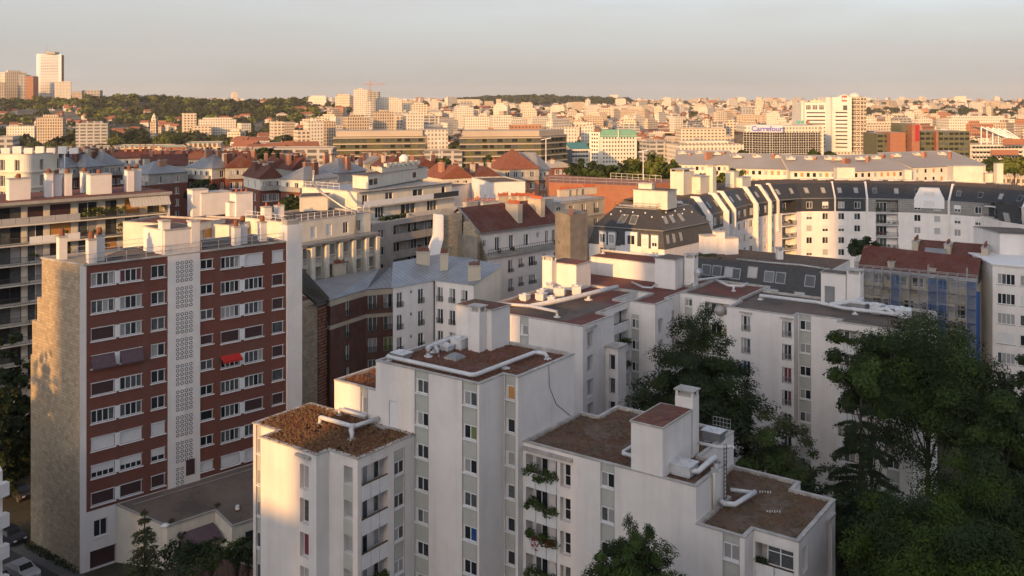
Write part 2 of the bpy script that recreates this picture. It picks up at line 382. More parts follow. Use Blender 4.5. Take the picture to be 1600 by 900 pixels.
def leaves(center, rx, ry, rz, n, size, seed, up=.25, shell=.55):
    """leaf-sized faces through an ellipsoid, in uneven clumps"""
    r = random.Random(seed); v = []; f = []
    for _ in range(n):
        a = r.uniform(0, 2*math.pi); zz = r.uniform(-1, 1); k = math.sqrt(1 - zz*zz); rr = shell + (1 - shell) * r.random() ** .5
        c = Vector((center[0] + rx*rr*k*math.cos(a), center[1] + ry*rr*k*math.sin(a), center[2] + rz*rr*zz))
        nrm = Vector((k*math.cos(a), k*math.sin(a), zz + up)) + Vector((r.gauss(0, .45), r.gauss(0, .45), r.gauss(0, .45))); nrm.normalize()
        x = nrm.orthogonal().normalized(); y = nrm.cross(x); t = r.uniform(0, 6.28); x, y = x*math.cos(t) + y*math.sin(t), y*math.cos(t) - x*math.sin(t)
        s = size * r.uniform(.6, 1.3); i = len(v)
        v += [tuple(c - x*s), tuple(c - y*s*.55), tuple(c + x*s), tuple(c + y*s*.55)]; f.append((i, i+1, i+2, i+3))
    return v, f
def plant(root, c, r, seed, n=60, m='leaf_broad', name='potted_plant', size=.13, flat=.7):
    b = MB(); b.v, b.f = leaves(c, r, r, r * flat, n, size, seed, .3, .2); b.m = [0] * len(b.f)
    return b.build(name, [m], root, uv=False)
# ================================================================ ground
g = MB(); g.q([(-60, -60, 0), (300, -60, 0), (300, 300, 0), (-220, 300, 0), (-220, -60, 0)]); struct('courtyard_ground', g, ['earth'])
# ================================================================ the white stepped apartment complex (u to the near right, v to the far right)
WA, WB = (.8105, -.5857), (.5857, .8105); WO = P(748.75, 600, 25.0)
def W(u, v): return (WO[0] + WA[0]*u + WB[0]*v, WO[1] + WA[1]*u + WB[1]*v)
def WP(l): return [W(*a) for a in l]
RT = math.atan2(WA[1], WA[0]); PITCH = 2.77
def add(ops, i, *o): ops.setdefault(i, []).append(o)
def strip(root, ops, poly, i, u0, u1, ztop, zhead, zbot=0.0, hw=1.15, n=2, stf=None, dep=.16, wu=None, k=None):
    """recessed window strip: grey panels between the storeys' windows"""
    p, q = poly[i], poly[(i+1) % len(poly)]; add(ops, i, u0, u1, zbot, ztop, dep, 0)
    a, b = wu or (u0, u1); z = ztop; r = 0; zh = zhead
    for uj in (u0, u1): panel(root, p, q, uj - .02, uj + .02, zbot, ztop, -.001, .012, 'joint', 'joint')
    while zh - hw > zbot + .5:
        panel(root, p, q, u0, u1, zh + .03, z, dep, .05, 'panel_grey')
        win(root, p, q, a, b, zh - hw, zh, dep, (stf(r) if stf else rnd_state(n, 'dmcc')), split=True)
        panel(root, p, q, u0 - .02, u1 + .02, zh - hw - .12, zh - hw - .02, dep, dep + .08, 'white_paint', 'sill')
        z = zh - hw - .14; zh -= PITCH; r += 1
    panel(root, p, q, u0, u1, zbot, z, dep, .05, 'panel_grey')
def loggia(root, ops, poly, i, u0, u1, zhead, open_h=1.5, zbot=0.0, dep=1.0, npan=3, planted=(), m='white_paint', seed=0):
    p, q = poly[i], poly[(i+1) % len(poly)]; add(ops, i, u0, u1, zbot, zhead, dep, 0); zh = zhead; r = 0; w = (u1 - u0)
    while zh - open_h > zbot + .4:
        zp = zh - open_h; zn = zh - PITCH
        for j in range(npan):
            panel(root, p, q, u0 + w*j/npan + .03, u0 + w*(j+1)/npan - .03, zn + .02, zp, 0.02, .06, m, 'balcony_panel')
        panel(root, p, q, u0 + .01, u1 - .01, zp + .01, zp + .06, .12, .16, 'wood', 'handrail')
        panel(root, p, q, u0 + .005, u1 - .005, zn - .02, zn + .16, dep - .02, dep - .14, 'concrete', 'balcony_floor')
        ww = min(1.5, w * .42); win(root, p, q, u0 + .35, u0 + .35 + ww, zn + .2, zn + 2.4, dep - .02, rnd_state(2, 'dmc'), split=False); win(root, p, q, u1 - .75, u1 - .15, zn + .9, zn + 2.4, dep - .02, rnd_state(1, 'dmc'), split=False)
        if r in planted:
            for j in range(7):
                c = along(p, q, u0 + w * (j + .5) / 7, R.uniform(-.1, .25)); 
                plant(root, (*c, zp + R.uniform(-.35, .45)), R.uniform(.34, .66), seed + 31*r + j, 120, ('flower_red' if r == 2 and j in (2, 5) else R.choice(['leaf_broad', 'leaf_bright', 'leaf_broad'])), 'balcony_plant', .11, R.uniform(.7, 1.2))
        zh -= PITCH; r += 1
def lift_box(root, poly, z0, z1, rm='gravel_red', m='white_render', name='stair_head'):
    b = MB(); b.prism(poly, z0, z1, 0, top=False); o = b.build(name, [m], root)
    c = MB(); out = inset(poly, -.1); c.prism(out, z1, z1 + .12, 0, bot=True, top=False); c.q([(*a, z1 + .12) for a in inset(out, .12)], 1)
    for i in range(len(out)):
        j = (i+1) % len(out); inn = inset(out, .12); c.q([(*out[i], z1+.12), (*out[j], z1+.12), (*inn[j], z1+.12), (*inn[i], z1+.12)], 0)
    sub('roof_cap', c.mesh(['coping', rm]), o); return o
def moss(root, poly, z, n, seed, mats=('moss_red', 'moss_straw'), size=.13, edge=0):
    r = random.Random(seed); xs = [a[0] for a in poly]; ys = [a[1] for a in poly]; b = MB()
    def inside(x, y):
        c = False
        for i in range(len(poly)):
            (x1, y1), (x2, y2) = poly[i-1], poly[i]
            if (y1 > y) != (y2 > y) and x < (x2-x1)*(y-y1)/(y2-y1) + x1: c = not c
        return c
    k = 0
    while k < n:
        x, y = r.uniform(min(xs), max(xs)), r.uniform(min(ys), max(ys))
        if not inside(x, y): continue
        d = mnoise.noise(Vector((x*.45, y*.45, seed))) + mnoise.noise(Vector((x*1.7, y*1.7, seed))) * .6
        k += 1
        if d < -.15 + edge: continue
        s = size * r.uniform(.5, 1.5); h = size * r.uniform(.3, 1.4); t = r.uniform(0, 6.28); i = len(b.v); mi = 0 if r.random() < .85 - d*.25 else 1
        for j in range(4): b.v.append((x + s*math.cos(t + j*1.571), y + s*math.sin(t + j*1.571)*.8, z))
        b.v.append((x + r.gauss(0, s*.4), y + r.gauss(0, s*.4), z + h))
        for j in range(4): b.f.append((i + j, i + (j+1) % 4, i + 4)); b.m.append(mi)
    o = b.build('moss', mats, root, uv=False); o['kind'] = 'stuff'; return o
# ---- tall central block
poly = WP([(-11.6, 0), (0, 0), (0, 3.4), (1.45, 3.4), (1.45, 12.2), (-11.6, 12.2)])
t = thing('apartment_block', 'tallest white block of the stepped apartment complex, ducts and stair head on its roof', 'building', W(-5, 6)); ops = {}
strip(t, ops, poly, 0, 4.62, 6.14, 25.0, 24.25, wu=(4.85, 6.1), stf=lambda r: ['mm', 'cd', 'dd', 'dd', 'mc', 'dd', 'cd', 'dm'][r % 8])
strip(t, ops, poly, 0, 9.84, 11.36, 25.0, 24.2, wu=(9.98, 11.32), stf=lambda r: ['cm', 'dg', 'cd', 'mm', 'db', 'dd', 'dm', 'cc'][r % 8])
strip(t, ops, poly, 2, .12, 1.15, 25.0, 24.12, wu=(.34, 1.1), stf=lambda r: ['O', 'd', 'c', 'm', 'd', 'd', 'd', 'c'][r % 8])
add(ops, 0, 1.6, 2.5, 19.46, 21.8, .1, 0)
b = MB(); walls(b, poly, 0, 25.0, ops); b.build('wall', ['white_render'], t)
panel(t, poly[0], poly[1], 1.65, 2.45, 19.48, 21.76, .09, .04, 'white_paint', 'door')
flat_roof(t, poly, 25.0, 'gravel_red')
moss(t, WP([(-11.2, .35), (-.4, .35), (-.4, 3.7), (1.1, 3.7), (1.1, 11.9), (-11.2, 11.9)]), 24.78, 5200, 3, ('moss_red', 'gravel_brown'), .11, .05)
sh = lift_box(t, WP([(-9.9, 9.2), (-5.7, 9.2), (-5.7, 12.1), (-9.9, 12.1)]), 24.7, 28.5)
pd = W(-9.5, 9.2), W(-5.7, 9.2)
panel(t, pd[0], pd[1], .3, 1.15, 24.85, 26.95, 0, .05, 'white_paint', 'door')
chimney(t, W(-6.95, 8.65), RT, 1.35, 1.1, 24.7, 29.0, 'white_render', vents=True)
zr = 25.25
duct(t, [(*W(-11.2, 1.2), zr - .3), (*W(-11.2, 1.2), zr), (*W(-11.0, .9), zr), (*W(-1.6, .9), zr), (*W(-1.3, 1.2), zr), (*W(-1.2, 9.6), zr), (*W(-.8, 9.9), zr), (*W(-.2, 9.9), zr), (*W(.1, 9.9), zr - .3)], .19, [(*W(-1.25, 5.4), 24.75), (*W(.1, 9.9), 24.75), (*W(-11.2, 1.2), 24.75)])
duct(t, [(*W(-9.2, 4.3), zr - .1), (*W(-9.2, 4.3), zr + .2), (*W(-9.6, 4.7), zr + .2), (*W(-9.9, 8.0), zr + .2), (*W(-9.4, 8.6), zr + .2)], .22, [(*W(-9.2, 4.3), 24.75), (*W(-9.6, 5.6), 24.75)])
duct(t, [(*W(-8.5, 4.9), 24.75), (*W(-8.5, 4.9), zr + .1), (*W(-9.3, 5.4), zr + .2)], .17)
def vent_box(root, c, rz, w, d, h, z, m='steel', name='ventilator'):
    b = MB(); b.box(-w/2, w/2, -d/2, d/2, .12, h, 0); b.box(-w/2 - .08, w/2 + .08, -d/2 - .08, d/2 + .08, h, h + .07, 1); b.box(-w/2 + .1, w/2 - .1, -d/2 + .1, d/2 - .1, -.05, .12, 1)
    b.lathe((0, 0), [(min(w, d)*.28, h + .07), (min(w, d)*.28, h + .2), (min(w, d)*.2, h + .24)], 10, 1)
    o = put(name, b.mesh([m, 'white_duct']), root, (c[0], c[1], z), rz); return o
vent_box(t, W(-8.6, 8.0), RT, 1.3, 1.0, 1.0, 24.8, 'white_duct'); vent_box(t, W(-10.9, 2.6), RT, 1.5, 1.2, .45, 24.8); vent_box(t, W(-9.1, 6.8), RT, 1.0, .9, .5, 24.8, 'white_duct')
b = MB(); a4 = WP([(-7.6, 4.6), (-6.2, 4.6), (-6.2, 6.0), (-7.6, 6.0)]); c4 = inset(a4, .35); b.prism(a4, 24.7, 24.95, 0, top=False)
for i in range(4): b.q([(*a4[i], 24.95), (*a4[(i+1) % 4], 24.95), (*c4[(i+1) % 4], 25.2), (*c4[i], 25.2)], 1)
b.q([(*x, 25.2) for x in c4], 1); b.build('skylight', ['coping', 'zinc_plain'], t)
b = MB(); f4 = W(1.47, 10.6); b.tube([(*W(1.47, 8.0), 24.9), (*W(1.48, 8.1), 23.0), (*W(1.48, 9.2), 21.2), (*W(1.48, 11.6), 19.5)], .025, 5); b.build('cable', ['cable'], t)
# ---- left block with the mossy roof
LZ = 19.45
poly = WP([(-20.5, -6.3), (-17.2, -6.3), (-17.2, -8.15), (-10.3, -8.15), (-10.3, -6.8), (-7.0, -6.8), (-7.0, -.01), (-11.65, -.01), (-11.65, .4), (-20.5, .4)])
t = thing('apartment_block', 'white apartment block with the thick mossy red roof, left corner catching orange sun', 'building', W(-13, -3)); ops = {}
strip(t, ops, poly, 0, .4, 1.0, LZ, 18.2, hw=1.3, n=1)
p, q = poly[2], poly[3]
for r in range(7):                                    # framed tall windows in the recessed bay
    zt = 18.3 - r*PITCH; add(ops, 2, 4.95, 6.0, zt - 2.05, zt, .45, 0)
    win(t, p, q, 5.05, 5.95, zt - 2.0, zt - .05, .4, ['S', 'm', 'r', 'S', 'c', 'd', 'm'][r], 'frame_white', split=True)
panel(t, p, q, 4.7, 6.3, 19.0, 19.2, 0, .35, 'coping', 'ledge')
p, q = poly[4], poly[5]
for r in range(7):
    zt = 18.6 - r*PITCH; add(ops, 4, 1.72, 2.75, zt - 1.45, zt, .9, 1)
    panel(t, p, q, 1.72, 2.75, zt - PITCH + .02, zt - 1.47, -.001, .03, 'panel_grey', 'balcony_panel'); panel(t, p, q, 1.73, 2.74, zt - 1.44, zt - .02, .5, .04, 'roller_grey', 'screen')
loggia(t, ops, poly, 5, .45, 3.5, 18.6, planted=(3, 4, 5), seed=100)
strip(t, ops, poly, 5, 4.25, 5.5, LZ - .7, 17.75, n=2, hw=1.1)
b = MB(); walls(b, poly, 0, LZ, ops, skip=(6,)); b.build('wall', ['white_render', 'panel_grey'], t)
flat_roof(t, poly, LZ, 'gravel_red', over=.08)
moss(t, inset(poly, .1), LZ - .1, 11000, 5, size=.14); moss(t, inset(poly, -.03), LZ + .03, 2500, 6, ('moss_straw', 'moss_red'), .1, -.2)
duct(t, [(*W(-15.6, -2.9), LZ + .5), (*W(-15.4, -2.9), LZ + .55), (*W(-11.8, -2.9), LZ + .55), (*W(-11.4, -2.6), LZ + .55), (*W(-11.2, -.1), LZ + .55)], .2, [(*W(-15.6, -2.9), LZ - .1)])
duct(t, [(*W(-11.5, -2.9), LZ + .55), (*W(-11.0, -3.6), LZ + .55), (*W(-10.6, -3.9), LZ + .45)], .22, [(*W(-10.6, -3.9), LZ - .1)])
duct(t, [(*W(-15.9, -.3), LZ + .5), (*W(-12.6, -.3), LZ + .5)], .15, [(*W(-15.9, -.3), LZ - .1)])
# the small raised stub behind it
poly = WP([(-17.3, .42), (-11.65, .42), (-11.65, 5.8), (-17.3, 5.8)]); ops = {}
strip(t, ops, poly, 0, 3.4, 4.3, 22.2, 21.3, zbot=LZ - .1, wu=(3.6, 4.1), hw=1.4, stf=lambda r: 'c', n=1)
b = MB(); walls(b, poly, 0, 22.2, ops); b.build('wall', ['white_render'], t); flat_roof(t, poly, 22.2, 'gravel_red'); moss(t, inset(poly, .2), 22.02, 2600, 8)
duct(t, [(*W(-12.0, 1.3), 22.6), (*W(-12.6, 1.6), 22.6), (*W(-12.7, 2.6), 22.6), (*W(-12.0, 3.0), 22.6)], .22, [(*W(-12.6, 1.6), 22.0)])
# ---- right front block with the stair head and the lower terrace
poly = WP([(1.46, 4.1), (6.5, 4.1), (6.7, 4.1), (17.15, 4.1), (17.15, 9.8), (14.9, 9.8), (14.9, 16.65), (3.4, 16.65), (3.4, 13.2), (1.46, 13.2)])
t = thing('apartment_block', 'white front block with planted balconies, stair head and square chimney on its roof', 'building', W(9, 9)); ops = {}
loggia(t, ops, poly, 0, .3, 3.4, 18.5, open_h=1.45, planted=(0, 1, 2, 3), seed=300)
p, q = poly[0], poly[1]
for r in range(7):
    zt = 18.5 - r*PITCH; add(ops, 0, 3.72, 4.72, zt - 1.95, zt, .5, 0); win(t, p, q, 3.95, 4.68, zt - 1.9, zt - .04, .45, R.choice('dmc'), transom=.45, split=True)
panel(t, p, q, .1, 4.95, 18.85, 19.1, 0, .3, 'coping', 'ledge')
strip(t, ops, poly, 2, 2.3, 3.52, LZ, 18.7, stf=lambda r: ['cd', 'mc', 'dm', 'dd', 'mm', 'cd'][r % 6], n=2)
b = MB(); walls(b, poly, 0, LZ, ops, skip=(9,)); b.build('wall', ['white_render'], t)
flat_roof(t, poly, LZ, 'gravel_brown'); moss(t, inset(poly, .3), LZ - .2, 7000, 9, ('gravel_brown', 'moss_red'), .1, .05)
lift_box(t, WP([(11.7, 4.12), (14.4, 4.12), (14.4, 9.2), (11.7, 9.2)]), LZ - .1, 23.15)
chimney(t, W(13.6, 10.1), RT, 1.55, 1.2, LZ - .2, 24.6, 'white_render', vents=True)
zr = LZ + .35
duct(t, [(*W(9.9, 8.6), zr + .4), (*W(9.9, 8.6), zr), (*W(9.9, 6.2), zr), (*W(10.1, 5.8), zr), (*W(11.7, 5.8), zr)], .16, [(*W(9.9, 8.6), LZ - .2)])
b = MB(); b.lathe(W(9.9, 8.6), [(.3, zr + .3), (.3, zr + .6), (.38, zr + .65), (.38, zr + .75)], 10); b.build('vent_cowl', ['white_duct'], t, smooth=True)
vent_box(t, W(15.2, 6.1), RT, 1.7, 1.5, .8, LZ - .1, 'white_duct')
duct(t, [(*W(16.0, 5.7), LZ + .35), (*W(16.5, 5.9), LZ + .4), (*W(16.9, 7.2), LZ + .9), (*W(16.9, 8.0), LZ + .9), (*W(16.9, 8.3), LZ + .5)], .22, [(*W(16.9, 8.3), LZ - .2)])
duct(t, [(*W(14.5, 10.4), LZ + .8), (*W(16.3, 10.4), LZ + .8), (*W(17.0, 11.2), LZ + .8), (*W(17.25, 11.0), LZ + .8)], .14)
b = MB(); x = W(17.3, 7.0); b.tube([(*x, LZ + .1), (*x, 16.7)], .13, 8); b.build('downpipe', ['cream_render'], t, smooth=True)
b = MB(); A, B = W(17.3, 8.9), W(17.3, 9.4)
for c in (A, B): b.bar((*c, 16.6), (*c, LZ + 1.5), .06)
for i in range(14): b.bar((*A, 16.9 + i*.32), (*B, 16.9 + i*.32), .04)
b.build('ladder', ['iron'], t)
vent_box(t, W(14.2, 14.0), RT, 1.6, 1.1, .9, LZ - .2, 'zinc_plain')
b = MB(); A, B = W(13.2, 16.2), W(14.8, 16.2)
for i in range(6): b.bar((*lerp(A, B, i/5), LZ - .2), (*lerp(A, B, i/5), LZ + 1.1), .04)
for k in (.4, .75, 1.1): b.bar((*A, LZ + k), (*B, LZ + k), .04)
b.build('roof_railing', ['steel'], t)
# lower terrace wing
LW = 16.7
poly = WP([(17.16, 4.1), (20.9, 4.1), (20.9, 5.75), (24.25, 5.75), (24.25, 14.35), (20.9, 14.35), (20.9, 16.1), (14.91, 16.1), (14.91, 9.81), (17.16, 9.81)])
t = thing('apartment_block', 'lowest white wing at the near right with a brown gravel roof', 'building', W(21, 10)); ops = {}
strip(t, ops, poly, 0, 2.1, 3.35, LW, 15.95, stf=lambda r: 'cc', n=2)
loggia(t, ops, poly, 2, .15, 3.0, 15.85, open_h=1.5, dep=1.4, npan=2, seed=500)
p, q = poly[2], poly[3]
for r in range(2): win(t, p, q, 1.0, 2.98, 14.4 - r*PITCH, 15.8 - r*PITCH, .25, 'mm', transom=.72, split=True)
for j in range(4): plant(t, (*along(p, q, .3 + j*.2, -.05), 14.6), .3, 560 + j, 50, 'leaf_dark', 'balcony_plant', .1)
add(ops, 3, .85, 1.9, 14.0, 15.85, .5, 0); p3, q3 = poly[3], poly[4]; win(t, p3, q3, .9, 1.85, 14.05, 15.8, .45, 'm', split=True)
add(ops, 3, 6.4, 7.75, 0, 15.8, .35, 0); panel(t, p3, q3, 6.2, 7.9, 15.8, 16.0, 0, .25, 'coping', 'ledge')
b = MB(); walls(b, poly, 0, LW, ops, skip=(8, 9)); b.build('wall', ['white_render'], t)
flat_roof(t, poly, LW, 'gravel_brown'); moss(t, inset(poly, .3), LW - .2, 9000, 12, ('gravel_brown', 'moss_straw'), .1, .1)
duct(t, [(*W(17.4, 8.0), LW - .2), (*W(17.4, 8.0), LW + .45), (*W(17.9, 7.6), LW + .45), (*W(18.6, 7.9), LW + .45), (*W(19.0, 11.0), LW + .45)], .2)
duct(t, [(*W(17.2, 10.4), LW + .4), (*W(18.9, 11.2), LW + .3)], .15)
b = MB()
for i in range(6): b.lathe(W(20.6 + i*.16, 9.4 + i*.1), [(.05, LW - .2), (.05, LW - .02)], 6, 0)
for i in range(5): b.lathe(W(18.8 + i*.18, 12.6 + i*.1), [(.05, LW - .2), (.05, LW - .04)], 6, 0)
b.build('drain_pins', ['white_paint'], t)
# ---- block behind (D)
DZ = 22.2
poly = WP([(-25, 31.25), (-9.3, 31.25), (-9.3, 38.45), (-11.5, 38.45), (-11.5, 46.28), (-13.6, 46.28), (-13.6, 52.4), (-25, 52.4)])
t = thing('apartment_block', 'white zigzag block behind the tallest one, sunlit stair head at its back', 'building', W(-17, 41)); ops = {}
strip(t, ops, poly, 0, 6.95, 8.1, DZ, 21.2, n=1, wu=(7.2, 8.05), stf=lambda r: R.choice('dmc'))
p, q = poly[1], poly[2]
for r in range(7):
    zt = 21.3 - r*PITCH; add(ops, 1, .95, 2.4, zt - 2.0, zt, .5, 0); win(t, p, q, 1.1, 2.35, zt - 1.95, zt - .05, .45, R.choice(['mc', 'dc', 'SS']), split=False)
panel(t, p, q, .7, 2.7, 21.7, 21.95, 0, .35, 'coping', 'ledge')
bay = WP([(-9.29, 36.4), (-7.6, 36.4), (-7.6, 38.4), (-9.29, 38.4)]); bo = {}
for r in range(6):
    zt = 18.0 - r*PITCH; add(bo, 0, .5, 1.3, zt - 1.9, zt, .3, 0); win(t, bay[0], bay[1], .52, 1.28, zt - 1.85, zt - .04, .28, R.choice('dmS'), split=False)
b = MB(); walls(b, bay, 0, 18.8, bo); b.build('bay', ['white_render'], t); b = MB(); b.prism(inset(bay, -.2), 18.8, 19.0, bot=True); b.build('bay_roof', ['coping'], t)
loggia(t, ops, poly, 3, 3.2, 7.6, 21.35, planted=(1, 2), seed=700)
b = MB(); walls(b, poly, 0, DZ, ops); b.build('wall', ['white_render'], t); flat_roof(t, poly, DZ, 'red_felt')
b = MB(); b.q([(*a, DZ - .2) for a in WP([(-22, 33.2), (-12.6, 33.2), (-12.6, 44), (-22, 44)])]); b.build('roof_sheet', ['roof_felt'], t)
zr = DZ + .5
duct(t, [(*W(-23.0, 33.6), zr - .2), (*W(-23.0, 33.6), zr), (*W(-18.8, 34.6), zr), (*W(-14.6, 34.0), zr), (*W(-14.6, 34.0), zr - .2)], .22, [(*W(-23.0, 33.6), DZ - .2), (*W(-14.6, 34.0), DZ - .2)])
duct(t, [(*W(-18.8, 34.6), zr), (*W(-17.2, 40), zr + .1), (*W(-16.4, 46), zr + .1), (*W(-15.8, 50.8), zr + .1)], .3, [(*W(-16.6, 44.6), DZ - .2)])
for k, (u, v, w_, d_, h_) in enumerate([(-23.2, 39.5, 1.1, 1, .7), (-21.6, 41, 1.2, 1.2, .8), (-22.8, 43, 1.0, 1.4, .8), (-21.0, 44.5, 1.5, 1.0, 1.0), (-19.6, 40.4, .9, .9, .7), (-19.6, 46.5, 1.2, 1.2, 1.1), (-23.6, 46.0, .8, 2.4, 1.0)]):
    vent_box(t, W(u, v), RT + .1*k, w_, d_, h_, DZ - .15, 'white_duct')
lift_box(t, WP([(-24.9, 48.0), (-20.6, 48.0), (-20.6, 51.8), (-24.9, 51.8)]), DZ - .1, 25.6, 'red_felt')
chimney(t, W(-24.6, 47.4), RT, 1.6, 1.1, DZ - .1, 26.6, 'white_render', vents=True)
# ---- block E between
poly = WP([(-11.49, 46.3), (-7.8, 46.3), (-7.8, 51.0), (-8.5, 51.0), (-8.5, 54.9), (-8.5, 66), (-26, 66), (-26, 52.42), (-11.49, 52.42)])
t = thing('apartment_block', 'white corner block where the zigzag row meets the right wing, red felt roof', 'building', W(-15, 58)); ops = {}
strip(t, ops, poly, 0, .35, 1.35, 20.6, 20.0, n=2)
p, q = poly[1], poly[2]
for r in range(6):
    zt = 20.2 - r*PITCH; add(ops, 1, .9, 2.2, zt - 2.0, zt, .5, 0); win(t, p, q, 1.0, 2.1, zt - 1.95, zt - .05, .45, R.choice(['S', 'm', 'c']), split=False)
    add(ops, 3, .9, 2.2, zt - 2.0, zt, .5, 0); win(t, poly[3], poly[4], 1.0, 2.1, zt - 1.95, zt - .05, .45, R.choice(['S', 'm', 'c']), split=False)
b = MB(); walls(b, poly, 0, 22.2, {k: v for k, v in ops.items()}); b.build('wall', ['white_render'], t)
flat_roof(t, poly, 22.2, 'red_felt')
lift_box(t, WP([(-13.4, 57.2), (-10.3, 57.2), (-10.3, 61.2), (-13.4, 61.2)]), 22, 26.0, 'roof_felt')
chimney(t, W(-9.4, 60.4), RT, 1.5, 1.3, 22, 26.6, 'white_render', vents=True)
x = W(-7.9, 59.5); b = MB(); b.lathe((0, 0), [(.02, 0), (.35, .08), (.62, .25)], 14); b.tube([(0, 0, .1), (0, 0, -1.1)], .05, 6)
o = put('satellite_dish', b.mesh(['white_duct'], True), t, (*x, 24.3)); o.rotation_euler = (rad(70), 0, rad(20))
lift_box(t, WP([(-25.8, 60.5), (-14.6, 60.5), (-14.6, 65.5), (-25.8, 65.5)]), 22, 24.6, 'red_felt', name='raised_store')
duct(t, [(*W(-25.6, 63.4), 25.2), (*W(-15.0, 64.0), 25.2)], .2, [(*W(-25.4, 63.4), 24.7)], name='duct')
duct(t, [(*W(-16.5, 56.2), 22.5), (*W(-13.5, 54.0), 22.5), (*W(-12.4, 54.4), 22.5), (*W(-13.2, 57.0), 22.5)], .13)
duct(t, [(*W(-9.9, 59.0), 22.6), (*W(-9.0, 58.6), 22.6), (*W(-8.7, 61.4), 22.9), (*W(-6.5, 66), 22.9)], .17)
# ---- right wing (F)
poly = WP([(-8.48, 54.9), (.0, 54.9), (.0, 50.6), (8.5, 50.6), (8.5, 52.1), (13.6, 52.1), (13.6, 50.6), (22, 50.6), (22, 63), (-.2, 63), (-.2, 66.2), (-8.48, 66.2)])
t = thing('apartment_block', 'long white right wing behind the courtyard trees, ducts and stair head on its roof', 'building', W(12, 57)); ops = {}
strip(t, ops, poly, 0, .75, 1.75, 21.7, 21.55, n=2, hw=1.0)
p, q = poly[0], poly[1]
loggia(t, ops, poly, 0, 3.6, 7.95, 21.5, open_h=1.35, dep=1.3, npan=4, planted=(1,), seed=800)
b = MB(); b.lathe((0, 0), [(.1, -.75), (.5, -.6), (.85, 0), (.6, .5), (.1, .7)], 14); put('parasol', b.mesh(['curtain'], True), t, (*along(p, q, 5.8, .1), 20.6))
for (i, us) in ((2, (1.9, 7.05)),):
    p, q = poly[2], poly[3]
    for a in us:
        for r in range(7):
            zt = 21.4 - r*PITCH; add(ops, 2, a, a + 1.2, zt - 1.95, zt, .35, 0)
            s = win(t, p, q, a + .15, a + 1.1, zt - 1.9, zt - .05, .32, {(1, 2): 'bd', (7, 2): 'rr', (7, 3): 'dr'}.get((int(a), r), rnd_state(2, 'dmc')), split=True, rail=.75, railm='steel')
        panel(t, p, q, a - .2, a + 1.4, 21.75, 21.9, 0, .3, 'coping', 'ledge')
strip(t, ops, poly, 4, .2, 1.55, 22.2, 21.45, n=2)
loggia(t, ops, poly, 6, .15, 3.2, 21.4, open_h=1.35, dep=1.2, npan=3, planted=(0,), seed=900)
strip(t, ops, poly, 6, 5.6, 6.9, 22.2, 21.45, n=2)
b = MB(); walls(b, poly, 0, 22.2, ops, skip=(11,)); b.build('wall', ['white_render'], t); flat_roof(t, poly, 22.2, 'roof_felt')
b = MB(); b.bar((*W(-.1, 54.9), 22.3), (*W(-.1, 63), 22.3), .3, .3); b.build('parapet', ['coping'], t)
b = MB(); b.q([(*a, 22.0) for a in WP([(-8.1, 57.5), (-.7, 57.5), (-.7, 65.8), (-8.1, 65.8)])]); b.build('roof_sheet', ['red_felt'], t)
lift_box(t, WP([(8.6, 60.6), (11.7, 60.6), (11.7, 62.9), (8.6, 62.9)]), 22, 25.9, 'roof_felt')
panel(t, W(8.6, 60.6), W(11.7, 60.6), .5, 1.75, 22.1, 24.3, 0, .06, 'zinc_plain', 'door')
chimney(t, W(12.6, 61.6), RT, 1.7, 1.5, 22, 26.6, 'white_render', vents=True)
zr = 22.6
duct(t, [(*W(1.6, 57.9), zr - .3), (*W(1.6, 57.9), zr), (*W(1.9, 57.7), zr), (*W(9, 57.9), zr), (*W(12.5, 56.6), zr), (*W(19.5, 56.8), zr)], .22, [(*W(1.6, 57.9), 22), (*W(14, 56.6), 22)])
duct(t, [(*W(10.8, 57.3), zr + .05), (*W(13.2, 60.2), zr + .3), (*W(13.8, 60.8), zr + .6)], .3)
for k, (u, v, w_, d_, h_) in enumerate([(14, 58.6, 1.5, 1.2, 1.0), (16.0, 58.4, 1.2, 1.2, 1.1), (17.6, 59.2, 1.4, 1.3, .8), (19.2, 58.2, 1.6, 1.3, .9), (15.2, 60.8, 2.2, 1.0, .6), (18.4, 61.0, 1.8, 1.0, .5)]):
    vent_box(t, W(u, v), RT, w_, d_, h_, 22.05, 'white_duct' if k % 2 else 'zinc_plain')
duct(t, [(*W(16.2, 57.4), zr), (*W(17.2, 57.9), zr + .3), (*W(18.2, 57.4), zr)], .25)
duct(t, [(*W(-7.0, 63.5), 22.7), (*W(-4.2, 61.0), 22.7), (*W(-2.4, 61.6), 22.7), (*W(-2.6, 63.8), 22.7)], .18, [(*W(-3.4, 61.0), 22)])
